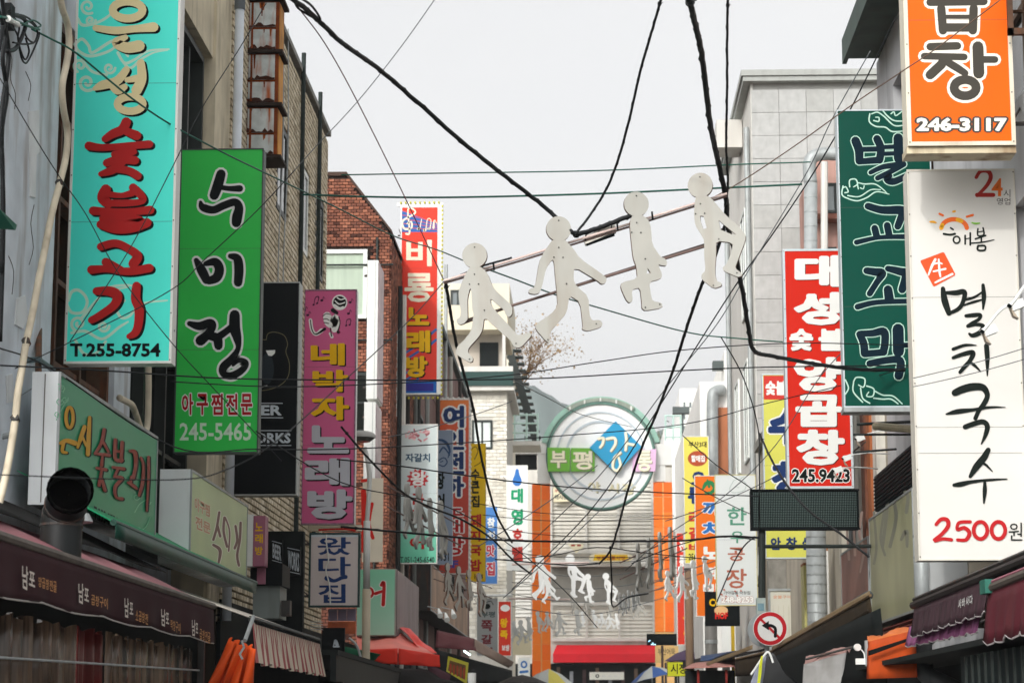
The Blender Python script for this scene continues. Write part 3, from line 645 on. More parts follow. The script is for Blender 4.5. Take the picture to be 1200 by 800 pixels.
slab([(742, 526), (769, 526), (768, 552), (741, 552)], mat('pink_square', '#dcb4d6', .5, .05, 1), 'pink_square', -.7)
slab([(721.5, 493), (752, 523), (722, 554), (691, 524)], mat('blue_diamond', '#2196c4', .5, .06, 1), 'blue_diamond', -.95)
sh = mat('letter_shade', '#7d7a62', .6, 0)
ft = Face((0, Y - .76, 0), (0, -1, 0), b)
ft.text('', None, cream, .03, shadow=(sh, .8, 1), chars=[('부', (645, 528, 664, 548)), ('평', (671, 528, 694, 550))])
ft2 = Face((0, Y - .71, 0), (0, -1, 0), b); ft2.text('', None, cream, .03, shadow=(sh, .8, 1), chars=[('통', (746, 527, 764, 552))])
f3 = Face((0, Y - .96, 0), (0, -1, 0), b)
ks = [[(701, 514, 2.6), (707, 513, 3), (706, 520, 3), (703, 524, 2.4)], [(711, 514, 3), (720, 513, 3.2), (721, 520, 3), (716, 528, 2.4)], [(733, 507, 3), (734, 516, 3), (733, 527, 3)], [(733, 519, 2.6), (743, 521, 3)], [(727, 530, 3), (720, 536, 3), (718, 547, 3), (723, 551, 3), (727, 545, 3), (725, 536, 2.6)]]
f3.strokes(ks, sh, 0, 1, 1.2, 'letter_shadow'); f3.strokes(ks, cream)
f.text('', None, mat('disc_letter', '#ddd6b4', .5, 0), .03, shadow=(mat('disc_letter_shade', '#8a8870', .6, 0), .8, 1), chars=[('야', (689, 564, 703, 577)), ('시', (712, 566, 725, 577)), ('장', (729, 566, 744, 579))])
# ================================================================ signs, left side
K = mat('black_paint', '#070d0f', .6, .05, 4, spec=.1); K2 = mat('ink_dark_green', '#0f1815', .6, .05, 4, spec=.1)
RED = mat('letter_red', '#b3201f', .5, .06, 4); W = mat('letter_white', '#e6e8e4', .5, .03, 3)
BEI = mat('letter_beige', '#e3d3a2', .5, .05, 4); NAVY = mat('letter_navy', '#1c3566', .5, .05, 3)
YEL = mat('letter_yellow', '#e6b412', .5, .06, 3)
def curl(cx, cy, r, s=1, a0=0, turns=1.25, w=2.2, dirn=1):
    return [(cx + s * r * (1 - .8 * t / 14) * math.cos(a0 + dirn * t / 14 * turns * 2 * math.pi), cy + r * (1 - .8 * t / 14) * math.sin(a0 + dirn * t / 14 * turns * 2 * math.pi), w) for t in range(15)]

TQ = mat('turquoise_sheet', '#50f2dc', .35, .05, 1.2, .06, '#2a8f82')
f = sign('vertical_sign', 'tall turquoise grilled meat sign with beige and red brush letters and T.255-8754', (75.5, -60, 200.5, 426), 21.0, TQ, wall=XL, arms=(.08, .5, .9))
cl = mat('cloud_print', '#bfe6cf', .5, .04, 3)
curls = [[(91, 22, 2.5), (98, 30, 2.5), (120, 24, 2.2), (140, 8, 1.5)], curl(106, 24, 6, w=2), curl(103, 8, 9, w=2.2, a0=1),
         [(88, 52, 2.6), (96, 46, 2.6), (104, 54, 2.4), (108, 62, 2.4), (128, 50, 2.4), (140, 45, 1.6)], [(88, 52, 2.6), (92, 60, 2.6), (106, 66, 2.4), (128, 60, 2), (140, 50, 1.5)],
         curl(102, 97, 10, w=2.6, a0=1), curl(94, 77, 8, w=2.4, a0=2), curl(128, 80, 7, w=2, a0=0), [(96, 70, 2.4), (108, 84, 2.2), (125, 88, 2)],
         [(138, 62, 2.2), (146, 74, 2.2), (158, 70, 2), (174, 60, 1.6), (198, 58, .8)], [(141, 68, 2), (152, 80, 2), (165, 70, 1.8), (180, 62, 1), (196, 59, .6)], [(145, 60, 2), (150, 66, 1.8)],
         [(80, 352, 2.6), (84, 342, 2.6), (92, 340, 2.6), (100, 347, 2.4), (102, 356, 2.4), (96, 366, 2.4), (84, 366, 2.4), (79, 358, 2.4)], [(96, 372, 2.4), (115, 350, 2.2), (128, 337, 2), (150, 334, 1.5), (160, 337, 1)],
         curl(92, 379, 9, w=2.4, a0=2), curl(121, 382, 7, w=2.2), [(84, 390, 2.4), (100, 388, 2.4), (120, 397, 2.2), (140, 383, 2), (150, 377, 1)], [(136, 362, 2.2), (142, 372, 2.2), (152, 370, 2), (166, 356, 1.6), (196, 352, .8)], [(138, 358, 2.2), (146, 352, 2)], [(88, 398, 2.2), (98, 414, 2.4), (112, 414, 2.2), (124, 400, 2)], [(132, 340, 1.6), (150, 336, 1.4)]]
f.strokes(curls, cl, 1.1, name='cloud_print')
eun = [('o', 149.5, 12, 17.5, 10, 7), [(112, 33, 5), (135, 36, 6.5), (158, 34, 6), (180, 32, 9)], [(147, 44, 4), (136, 50, 8), (148, 56, 10), (163, 54, 11)],
       [(148, 82, 6), (137, 95, 8), (120, 100, 8), (111, 104, 3)], [(132, 99, 9), (138, 106, 8), (146, 102, 5)], [(165, 74, 7), (166, 92, 9), (160, 106, 10)], [(149, 94, 4), (160, 92, 6)], ('o', 152.5, 122, 15, 8.5, 6.5)]
suk = [[(148, 143, 9), (143, 152, 9), (132, 157, 8), (123, 163, 6)], [(148, 154, 7), (160, 159, 9)], [(104, 171, 8), (120, 173, 6), (150, 171, 6), (175, 169, 7)], [(148, 173, 6), (141, 181, 6)], [(134, 181, 6), (150, 179, 7), (157, 178, 5)],
       [(125, 191, 7), (138, 187, 7), (158, 188, 8)], [(144, 190, 6), (132, 199, 8), (118, 204, 4)], [(134, 198, 6), (150, 200, 7), (161, 206, 8)],
       [(124, 222, 10), (121, 232, 12), (127, 239, 8)], [(127, 238, 6), (148, 238, 6), (166, 236, 5), (166, 230, 7), (156, 220, 8)], [(130, 228, 5), (143, 229, 4), (155, 226, 6)], [(109, 247, 8), (130, 248, 6), (155, 248, 6), (176, 246, 8)], [(137, 249, 5), (133, 254, 6)],
       [(120, 256, 6), (145, 254, 6), (166, 258, 5), (150, 262, 6), (126, 263, 7)], [(118, 263, 8), (135, 269, 7), (155, 268, 7), (172, 261, 9)],
       [(118, 289, 7), (135, 285, 7), (150, 291, 7), (161, 300, 9), (156, 309, 9)], [(124, 307, 8), (133, 312, 8), (142, 316, 6)], [(107, 316, 8), (125, 315, 6), (150, 318, 7), (175, 314, 8)],
       [(113, 341, 7), (128, 341, 9), (137, 346, 10), (134, 357, 8), (118, 369, 7), (107, 375, 6)], [(160, 335, 8), (159, 350, 9), (163, 362, 9), (162, 380, 8), (158, 390, 7), (151, 394, 4)]]
f.strokes(eun + suk, K, 2.4, 2.6, 2.2, 'letter_shadow'); f.strokes(eun, BEI, 2.4); f.strokes(suk, RED, 2.2)
f.text('T.255-8754', (82, 402, 188, 418), K, .035)

f = sign('vertical_sign', 'green sign with black brush letters outlined white above 245-5465', (203.5, 175, 302, 530.5), 26.9, mat('leaf_green_sheet', '#3ac655', .3, .08, .8, .05, '#178a3a'), side=mat('green_side', '#45504c', .5, .15, 4), rim=.012, wall=XL)
s_ = [[(259, 204, 11), (255, 218, 12), (251, 229, 11)], [(256, 219, 6), (268, 221, 6), (281, 221, 8)], [(235, 237, 4), (238, 243, 9), (250, 246, 9), (262, 241, 9), (275, 237, 9), (280, 243, 10), (278, 254, 12), (277, 261, 11)],
      [(230, 305, 6), (236, 316, 11), (242, 328, 10)], [(241, 309, 6), (252, 307, 10), (257, 315, 11), (254, 325, 11), (245, 329, 9)], [(270, 300, 6), (278, 303, 10), (280, 316, 11), (279, 331, 10)],
      [(222, 379, 6), (234, 382, 10), (246, 378, 9), (249, 382, 9), (244, 391, 10), (235, 399, 12)], [(243, 393, 9), (254, 396, 11), (256, 405, 10)], [(254, 396, 9), (264, 389, 8), (273, 382, 8)],
      [(275, 369, 12), (275, 384, 13), (278, 396, 10), (279, 408, 6), (272, 420, 9), (262, 430, 10), (262, 438, 8), (272, 440, 9), (284, 433, 8), (288, 425, 7), (280, 422, 6), (273, 428, 3)]]
f.strokes(s_, W, 5, name='letter_outline'); f.strokes(s_, K)
f.text('', None, mat('letter_crimson', '#a81c22', .5, .05, 4), .03, outline=(W, .055), chars=[(c, (213 + i * 17.3, 461, 226.5 + i * 17.3, 486)) for i, c in enumerate('아구찜전문')])
f.text('245-5465', (210.5, 495, 294.5, 516), mat('letter_pale_green', '#cfe9cf', .5, .03, 3), .018)

f = sign('vertical_sign', 'black beer bar sign with gold outlined bear half hidden by the green sign', (266, 331, 347.5, 580), 31.0, mat('black_sheet', '#050b0e', .45, .2, 1, spec=.12), side=mat('side_grey_white', '#a9adab', .5, .08, 2, .4), depth=.32, rim=.012, wall=XL)
gold = mat('gold_line', '#6c6648', .5, .05, 3)
f.strokes([[(312, 398, .8), (314, 391, .8), (322, 389, .8), (333, 393, .8), (337, 403, .8), (335, 412, .8), (339, 425, .8), (338, 440, .8), (330, 450, .8), (316, 456, .8), (300, 457, .8), (282, 450, .8), (274, 435, .8), (276, 415, .8), (272, 402, .8), (278, 392, .8), (290, 391, .8), (298, 397, .8), (312, 398, .8)]], gold, name='bear_outline', k=4)
f.disc(313, 432, 8, 18, mat('bear_muzzle', '#152229', .5, .1, 2), 'bear_muzzle')
f.poly([(311.5, 410.5), (322.5, 410), (322, 414), (318.5, 417), (314.5, 416.5)], W, 'bear_mouth')
f.strokes([[(306, 453, 1.6), (313, 452, 1)]], W, name='bear_chin')
SE = mat('letter_grey_white', '#b9c2c9', .5, .03, 3)
f.text('BEER', (283, 474.5, 330, 486.5), SE, .035); f.text('WORKS', (281, 507, 340.5, 519), SE, .035)
f.strokes([[(281, 472.3, .9), (331, 472.3, .9)], [(281, 489, .9), (331.5, 489.3, .9)], [(280, 504.3, .9), (341, 504.3, .9)], [(280, 521.5, .9), (341, 521.7, .9)]], SE, name='letter_rule')

f = sign('vertical_sign', 'pink song room sign with hand and microphone drawing and yellow and grey letters', (352.5, 339.5, 415, 614), 38.6, mat('pink_sheet', '#cb5f8c', .4, .06, 1.2, .08), side=W, rim=.02, wall=XL, depth=.25, rimmat=mat('rim_dots', '#8f6a80', .5, .5, 30))
def px_(cx, cy): return (345 + cx / 5.3375, 330 + cy / 5.3375)
GR = mat('letter_shaded_white', '#b7b9c2', .5, .04, 3)  # white letters, their shade put into this grey
micw = [[(*px_(205, 215), 9), (*px_(215, 250), 10), (*px_(240, 265), 9), (*px_(258, 225), 8), (*px_(262, 265), 7), (*px_(250, 300), 6)], [(*px_(225, 325), 3), (*px_(235, 345), 3)], [(*px_(275, 315), 3)] * 2]
f.strokes([[(*px_(100, 240), 3.4), (*px_(110, 300), 3.4), (*px_(135, 328), 3.4), (*px_(170, 305), 4.4)]] + micw + [('o', *px_(283, 130), 4.2, 4.2, 9)], W, .8, name='drawing_outline')
f.disc(*px_(283, 130), 7.6, 7.4, K, 'microphone_head')
f.strokes([[(*px_(255, 120), 1.4), (*px_(280, 140), 1.6), (*px_(315, 130), 1.4)], [(*px_(268, 100), 1.4), (*px_(290, 112), 1.4), (*px_(318, 105), 1.2)], [(*px_(250, 145), 2.4), (*px_(280, 165), 2.6), (*px_(305, 158), 2)]], W, name='microphone_band')
f.strokes([[(*px_(240, 178), 5), (*px_(265, 195), 4)], [(*px_(100, 240), 1.2), (*px_(110, 300), 1.2), (*px_(135, 328), 1.4), (*px_(190, 295), 3.4)], [(*px_(178, 215), 1), (*px_(200, 200), 1), (*px_(225, 205), 1)], [(*px_(182, 235), 1), (*px_(200, 232), 1), (*px_(215, 240), 1)], [(*px_(185, 255), 1), (*px_(200, 258), 1), (*px_(215, 262), 1)], [(*px_(225, 290), 1.2), (*px_(232, 340), 1.4)], [(*px_(278, 220), 1.2), (*px_(285, 260), 1.2), (*px_(270, 315), 1.6)]], K, name='drawing_line')
def note(cx, cy, s): return [[(cx - s, cy + s, 2 * s * .8), (cx - s * .4, cy + s, 1.4 * s)], [(cx, cy + s, .7), (cx + s * .4, cy - s * 1.4, .7), (cx + s * 1.4, cy - s * .2, .6)]]
f.strokes(sum([note(*px_(x, y), 1.7) for x, y in ((70, 170), (90, 200), (178, 108), (355, 120), (345, 190))], []) + [[(*px_(118, 145), 2), (*px_(122, 143), 2)], [(*px_(122, 143), .7), (*px_(132, 100), .9), (*px_(152, 95), 1.2), (*px_(146, 132), .7)], [(*px_(140, 136), 2), (*px_(144, 134), 2)], [(*px_(322, 275), 2), (*px_(326, 273), 2)], [(*px_(324, 272), .7), (*px_(328, 240), 1), (*px_(352, 236), 1.2), (*px_(350, 266), .7)], [(*px_(344, 270), 2), (*px_(348, 268), 2)]], mat('note_print', '#3b1a38', .5, 0), name='music_note_print')
f.text('', None, YEL, .042, shadow=(K, 1.6, 1.2), chars=[('네', (364, 402, 404, 428)), ('박', (366, 433, 408, 459)), ('자', (364, 464, 409, 492))])
f.text('', None, GR, .05, shadow=(K, 1.6, 1.6), chars=[('노', (360, 498, 409, 531)), ('래', (357, 536, 410, 569)), ('방', (360, 573, 413, 608))])

TB = mat('dark_green_trim', '#1f3b3a', .5, .1, 4)
f = sign('hanging_sign', 'small greyish pink sign with navy letters and dark green rim beside the lamp post', (361.5, 624, 421, 711), 37.2, mat('pinkish_grey_sheet', '#c4bab8', .4, .06, 1.5, .1), side=TB, rim=.03, wall=XL, depth=.12)
f.poly([(363, 626), (419.5, 626), (419.5, 628.8), (363, 628.8)], mat('bluish_strip', '#b9c4cc', .5, 0), 'strip')
f.text('', None, NAVY, .022, chars=[('왔', (372, 629, 411, 650)), ('다', (373, 652, 411, 674)), ('집', (373, 684, 405, 706))])
f.strokes([[(383, 677, 6), (392, 680, 4), (403, 675, 4.5)], [(405, 675.5, 5), (401, 677, 3), (388, 681, 1)]], NAVY)
m = M().tube([P(x, y, 37.0) for x, y in smooth_path([(382, 626), (383, 640), (385, 655), (382, 668), (386, 685), (387, 708)])], .012, 5); ob('loose_wire', m, mat('wire_pale', '#c9cac6', .5, 0), f.parent)

f = sign('vertical_sign', 'red song room sign with music notes, striped foot and yellow bulbs on its edge', (468, 242, 513, 462), 57.4, mat('vermilion_sheet', '#e2402f', .4, .05, .8, .06), side=W, rim=.03, wall=XL, depth=.3, bulbs=(mat('bulb_yellow', '#c9c23c', .3, .05, 3), .115, 'trb', .10))
BL = mat('sheet_blue', '#3867ad', .5, .06, 1); X0, X1 = 468.5, 513.5
f.poly([(471, 247), (513, 262), (513, 272), (471, 272)], BL, 'blue_band'); f.strokes([[(471, 252 + i * 5, .9), (490, 255 + i * 4.2, .9), (513, 262 + i * 2.4, .9)] for i in range(4)], mat('stave_red', '#c34a55', .5, 0), name='stave')
CRM = mat('letter_cream', '#ece4cc', .5, .04, 2)
f.strokes([[(476, 274, 2.4), (480, 272, 2), (478, 246, 1.6), (484, 245, 1.8), (486, 250, 2), (472, 259, 2.2), (474, 268, 2.4), (482, 267, 2.2), (482, 260, 1.8), (477, 262, 1.4)], [(490, 268, 3), (491, 268, 3)], [(492, 268, 1), (494, 257, 1)], [(497, 270, 3), (498, 270, 3)], [(499, 270, 1), (501, 257, 1), (505, 258, 1), (504, 268, 1)], [(502, 268, 2.6), (503, 268, 2.6)], [(508, 267, 2.6), (509, 258, .9), (512, 262, .8)]], CRM, name='clef_print')
for i in range(9):
    yb_ = 396 + i * 8; f.strokes([[(471, yb_ + 12 - (0 if i < 7 else 0), 2.6), (490, yb_, 2.6)] if i < 7 else [(495, 400 + (i - 7) * 12, 3), (511, 386 + (i - 7) * 12, 3)]], BL, name='stripe_print', bump=False)
f.l += 1
f.poly([(469, 446), (513, 446), (513, 461), (468.5, 461)], mat('sheet_blue_b', '#1f63b0', .5, .06, 1), 'foot_band'); f.poly([(472, 449), (508, 449), (508, 458), (472, 458)], mat('sheet_violet', '#33308a', .5, .06, 1), 'foot_panel')
f.text('', None, CRM, .028, chars=[('비', (476, 281, 506, 312)), ('룡', (474, 320, 508, 354))])
f.text('', None, YEL, .05, shadow=(K, 1.5, 1.2), chars=[('노', (476, 360, 503, 381)), ('래', (476, 387, 504, 413)), ('방', (475, 417, 501, 442))])

zc = P(480, 622, 56).z
f = sign('vertical_sign', 'white to mint seafood sign with pink dish picture and red starburst', (465.5, 497, 512, 660), 56.0, grad('mint_gradient', ((0, '#5cc39f'), (.21, '#78cdb0'), (.25, '#c3d4d4'), (1, '#cfdad9')), P(480, 660, 56).z, P(480, 497, 56).z), rim=.02, wall=XL, depth=.25)
pnk = [mat('dish_pink_' + k, c, .6, .1, 3) for k, c in (('a', '#d9949a'), ('b', '#e9bcbc'), ('c', '#b06a70'))]
for i in range(26):
    a = random.uniform(0, 6.28); rr = random.uniform(0, 1) ** .5; x, y = 489 + 14 * rr * math.cos(a), 509.5 + 8 * rr * math.sin(a); a2 = random.uniform(0, 3)
    f.strokes([[(x - 2.4 * math.cos(a2), y - 1.6 * math.sin(a2), 1.6), (x + 2.4 * math.cos(a2), y + 1.6 * math.sin(a2), 2.2)]], pnk[i % 3], name='dish_picture', bump=False); f.l += .15
f.l = int(f.l) + 1
f.text('자갈치', (475, 531, 504, 541), mat('letter_blue_grey', '#35566e', .5, 0), .03)
cx, cy = 489.5, 560.5
f.poly([(cx + (13.5 if i % 2 else 9.5) * math.cos(i * math.pi / 12), cy + (12 if i % 2 else 8.5) * math.sin(i * math.pi / 12)) for i in range(24)], mat('burst_red', '#c22a30', .5, .05, 2), 'starburst')
f.text('왕', (481, 552, 499, 569), W, .04)
f.text('', None, RED, .035, chars=[('곰', (482, 578, 497, 591)), ('장', (482, 596, 498, 610)), ('어', (480, 629, 497, 643))])
f.text('T.051-245-6540', (469, 652, 509, 659), K2, .012)

f = sign('vertical_sign', 'narrow blue grey sign with jumping blue fish and number ending 9931 behind the mint sign', (506, 504, 530, 661), 62.0, mat('blue_grey_sheet', '#8c9cb0', .4, .05, 1), side=mat('lightgrey_side', '#b0bac2', .5, .05, 1), rim=.01, wall=XL, depth=.2)
FB = mat('fish_blue', '#28486f', .5, .05, 2)
f.strokes([[(514, 515, 2), (519, 516, 3.2), (524, 520, 3.5), (527, 528, 2.5), (525, 536, 1)], [(515, 530, 1.5), (520, 524, 2), (527, 533, 1.4)], [(513, 540, 1.2), (520, 536, 1.4), (524, 541, 1.4), (520, 546, 1.4), (514, 544, 1.2)], [(516, 541, 1), (519, 540, 1)]], FB, name='fish_picture')
f.text('', None, K2, .05, chars=[('장', (511, 553, 521, 573)), ('어', (511, 578, 521, 596))]); f.text('9931', (512, 647, 526, 657), K2, .02)

f = sign('vertical_sign', 'orange red song room sign with navy letters, 2F and white bulb rim', (511, 468, 549.5, 672), 74.0, grad('orange_gradient', ((0, '#b8361d'), (.55, '#c23a20'), (.85, '#d9531e'), (1, '#e07a26')), P(530, 672, 74).z, P(530, 467, 74).z), rim=.02, wall=XL, depth=.25, bulbs=(mat('bulb_white', '#dfe0da', .3, .02, 3), .16, 'tlr', .04))
cs = [('여', (519, 475, 544, 501)), ('인', (517, 503, 544, 527)), ('전', (519, 529, 544, 556)), ('하', (519, 557, 544, 582))]
f.text('', None, NAVY, .05, outline=(W, .075), chars=cs)
f.text('', None, RED, .03, outline=(W, .06), chars=[('노', (521, 588, 543, 604)), ('래', (521, 608, 543, 624)), ('방', (521, 628, 544, 650))])
f.text('2F', (521, 656, 537, 665), mat('letter_violet', '#4a4a9c', .5, 0), .04)
f = sign('vertical_sign', 'yellow soup restaurant sign with black and dark red letters and number 184', (546, 519.5, 569, 681), 88.0, mat('yellow_sheet', '#e0b916', .4, .06, .8, .06), side=mat('yellow_side', '#b79a22', .5, .1, 1), rim=.015, wall=XL)
f.strokes([[(553, 526, .8), (557, 523, .8), (560, 528, .8), (558, 534, .8), (556, 538, .8)], [(563, 528, .8), (564, 540, .8), (556, 546, .8)]], K2, name='line_drawing')
f.text('', None, K2, .04, chars=[('수', (552, 549, 562, 562)), ('큰', (552, 563, 562, 578)), ('집', (552, 580, 562, 594))])
f.text('', None, RED, .045, chars=[('돼', (551, 602, 564, 618)), ('지', (551, 621, 563, 634)), ('국', (551, 638, 564, 651)), ('밥', (551, 655, 564, 669))]); f.text('184', (556, 672, 566, 678), K2, .02)
f = sign('vertical_sign', 'blue sign with white and red letters left of the white hotel sign', (562, 593.5, 583, 684), 101.0, mat('azure_sheet', '#4f83c4', .4, .3, .8), rim=.015, wall=XL, arms=(.1,))
f.text('', None, W, .05, chars=[('참', (571, 606, 580, 618)), ('치', (571, 622, 580, 634))]); f.text('', None, mat('letter_rose', '#c13a50', .5, 0), .045, outline=(W, .05), chars=[('맛', (570, 638, 580, 652)), ('집', (570, 658, 580, 674))])
f = sign('vertical_sign', 'white hotel sign with blue mark and green and red letters beside the left orange post', (593.5, 545, 618.5, 668), 103.2, mat('white_sheet', '#dfe2df', .4, .03, .5), rim=.02, wall=-3.95, depth=.25)
f.strokes([[(606, 551, 4), (606, 556, 6), (606, 561, 10), (606, 564, 11)]], mat('mark_blue', '#2b6cb4', .5, 0), name='mark_print')
GN = mat('letter_green', '#129062', .5, 0)
f.text('', None, GN, .05, chars=[('대', (599, 572, 613, 589)), ('영', (599, 596, 613, 615))]); f.text('', None, mat('letter_brick', '#b0372f', .5, 0), .05, chars=[('호', (600, 619, 613, 634)), ('텔', (600, 640, 613, 657))])
f = sign('vertical_sign', 'grey sign with brown letters above the left stalls near the orange post', (558.5, 700, 583.5, 768), 97.0, mat('grey_sheet', '#a5a8a8', .45, .06, .8), rim=.02, wall=XL, arms=(.9,), depth=.2)
f.strokes([[(568, 706, .8), (575, 704, .8), (578, 708, .8)]], K2, name='mark_print'); f.disc(571, 710, 3.6, 3.2, K2, 'mark_dot')
f.text('부평', (564, 716, 580, 723), mat('letter_slate', '#4a5a58', .5, 0), .03); BRN = mat('letter_maroon', '#7c3038', .5, 0)
f.text('', None, BRN, .035, chars=[('쪽', (564, 726, 577, 739)), ('갈', (564, 743, 577, 754)), ('비', (565, 758, 577, 767))])
ob('cross_bar', M().tube([P(553, 698, 96.8), P(601, 697, 96.8)], .07, 6), W, f.parent)
f = sign('vertical_sign', 'red sign with yellow letters and chef hat print right of the grey sign', (584, 704, 599, 768), 102.0, mat('red_sheet_far', '#cf3a28', .4, .05, .8), rim=.015, wall=None, depth=.2)
f.disc(592, 712, 5.5, 4, W, 'hat_print'); f.text('', None, YEL, .05, chars=[('왕', (586, 724, 595, 735)), ('족', (586, 738, 595, 748))]); f.text('보쌈', (588, 755, 597, 762), W, .04)

# left: white side-on boxes on the red brick wall
for i, (x0, x1, y0, y1, lb) in enumerate(((429, 441.5, 305, 467, 'blank white upright light box, the upper one on the red brick corner'), (425.5, 439, 471, 590, 'blank white upright light box below the other, behind the street lamp'))):
    Y = 49.6; a = P(x0, y1, Y); c = P(x1, y1, Y); z1 = P(x0, y0, Y).z
    r = thing('light_box', lb, 'sign', (a.x, Y, a.z)); ob('cabinet', M().box(a.x, c.x, Y, Y + 1.3, a.z, z1), W, r)
    ob('face_panel', M().box(c.x, c.x + .02, Y + .04, Y + 1.26, a.z + .04, z1 - .04), mat('faded_lilac', '#b9a5a9', .4, .3, 3), r)
    ob('edge_fold', M().box(a.x + (c.x - a.x) * .72, a.x + (c.x - a.x) * .76, Y - .012, Y, a.z, z1), mat('fold_grey', '#a9adac', .5, 0), r)
    ob('bracket', M().tube([(a.x, Y + .3, a.z + .3), (XL - .1, Y + .3, a.z + .3)], .03, 5).tube([(a.x, Y + .3, z1 - .3), (XL - .1, Y + .3, z1 - .3)], .03, 5), M_STEEL, r)

# left: rusty stacked light boxes on the tan brick wall
r = thing('rusty_box_sign', 'upright stack of three badly rusted empty sign boxes high on the tan wall', 'sign', (-4.8, 31.7, 8))
RU = mat('rust', '#7a3a17', .85, .45, 5, .6, '#2a1710', bump=.4); PAN = mat('pitted_panel', '#bcc3c2', .5, .3, 5, .97, '#a4501a', bump=.1)
for (y0, y1) in ((-70, -3), (2, 59), (63, 121), (126, 182)):
    a = P(283, y1, 31.6); c = P(304.5, y0, 31.6); a.x = -5.02; c.x = -4.55; zs = (a.z, (a.z * .55 + c.z * .45), c.z)
    ob('box', M().box(a.x, c.x, 31.62, 32.1, a.z, c.z), RU, r); ob('side_sheet', M().box(c.x + .001, c.x + .012, 31.66, 32.08, a.z + .02, c.z - .02), mat('side_rust', '#c78a35', .7, .35, 3, .8, '#7c3b16'), r)
    for i in range(2): ob('pane', M().box(a.x + .03, c.x - .05, 31.6, 31.618, zs[i] + .02, zs[i + 1] - .02), PAN, r)
    ob('ledge', M().box(a.x - .03, c.x + .07, 31.55, 32.2, a.z - .05, a.z - .003), mat('ledge_dark', '#2b211c', .8, .3, 5), r)
    m = M().box(a.x + .06, a.x + .09, 31.585, 31.6, a.z + .02, c.z - .02); ob('rust_strip', m, RU, r)
    for i in range(2):
        for q_ in range(3):
            x_ = a.x + .05 + random.random() * (c.x - a.x - .15); h_ = random.uniform(.05, .6) * (zs[i + 1] - zs[i]); w_ = random.uniform(.008, .045)
            ob('rust_stain', M().prism([(x_, 31.597, zs[i + 1] - .02), (x_ + w_, 31.597, zs[i + 1] - .02), (x_ + w_ * .7, 31.597, zs[i + 1] - h_), (x_ + w_ * .3, 31.597, zs[i + 1] - h_)], (0, .002, 0)), mat('rust_run_%s' % 'ab'[q_ % 2], ('#a3561f', '#6b3114')[q_ % 2], .9, .3, 9), r)
        zz = zs[i]; ob('rust_crust', M().prism([(a.x + .03, 31.596, zz + .02)] + [(a.x + .03 + (c.x - a.x - .08) * k / 9, 31.596, zz + .02 + random.uniform(.005, .07)) for k in range(10)] + [(c.x - .05, 31.596, zz + .02)], (0, .003, 0)), mat('rust_dark', '#3c1d10', .9, .3, 8), r)
b = thing('white_downpipe', 'white drainpipe running down between the sand plaster and tan brick', 'pipe', (P(259, 190, 30.1).x, 30.1, 0))
zt = P(259, 12, 30.0).z
ob('pipe', M().tube([(XL + .12, 30.0, zt), (XL + .12, 30.0, 3.0)], .065, 10), mat('pipe_pale', '#c6cdd4', .4, .05, 3, .2), b, smooth=True)
ob('socket', M().tube([(XL + .12, 30.0, zt + .75), (XL + .12, 30.0, zt)], .078, 10).tube([(XL + .12, 30.0, 12.5), (XL + .12, 30.0, zt + .7)], .065, 10), mat('socket_grey', '#7d858d', .5, .2, 5), b, smooth=True)

# ---- signs flat to the left facades (faces look across the street)
def xsign(name, label, X, pts, face, side, wall, txt=None, y1y2=None, cat='sign'):
    """pts: near px, far px, z0, z1 on the plane x = X"""
    pn, pf, z0, z1 = pts; Y0 = PX(pn, 600, X).y; Y1 = PX(pf, 600, X).y; s = 1 if X < 0 else -1
    r = thing(name, label, cat, ((X + wall) / 2, (Y0 + Y1) / 2, z0))
    ob('cabinet', M().box(min(X, wall), max(X, wall), Y0, Y1, z0, z1), side, r)
    ob('face_panel', M().box(min(X, X + s * .012), max(X, X + s * .012), Y0 + .03, Y1 - .03, z0 + .03, z1 - .03), face, r)
    m = M(); e = .02
    for a, c, d, g_ in ((Y0, Y1, z0, z0 + .03), (Y0, Y1, z1 - .03, z1), (Y0, Y0 + .03, z0 + .03, z1 - .03), (Y1 - .03, Y1, z0 + .03, z1 - .03)): m.box(min(X, X + s * e), max(X, X + s * e), a, c, d, g_)
    ob('rim', m, M_GALV, r); return Face((X + s * .012, Y0, 0), (s, 0, 0), r), Y0, Y1
f, y0, y1 = xsign('shopfront_sign', 'green grill sign along the wall with yellow and red brush letters behind the exhaust mouth', -4.6, (63, 181, 3.48, 4.64), mat('sea_green_sheet', '#1f9468', .35, .08, .8, .06), mat('box_side_white', '#e9edee', .5, .06, 1.5, .3, '#8a7a60'), -4.83)
f.step = .003
f.strokes([curl(72, 455, 4, w=1), curl(70, 470, 5, w=1.1), curl(76, 468, 4, w=1), curl(67, 485, 4, w=1), [(68, 450, 1), (75, 453, 1), (74, 460, 1)], [(66, 492, 1), (72, 480, 1), (80, 466, 1)], curl(160, 582, 4, w=1), curl(174, 588, 3, w=1), [(158, 600, 1), (164, 590, 1), (174, 584, 1)], curl(163, 620, 4, w=1), [(158, 625, 1), (170, 618, 1), (176, 606, 1)]], mat('pale_curl', '#7fc9a0', .5, 0), name='cloud_print')
gb = [('o', 81.5, 489, 4.2, 12, 4), [(71, 519, 4), (78, 516, 5), (88, 519, 6)], [(75, 517, 4), (73, 528, 4), (78, 530, 3)], [(99, 500, 5), (95, 512, 5), (91, 524, 3)], [(96, 510, 3), (101, 522, 3)], [(105, 489, 4), (104, 510, 5), (103, 532, 5)]]
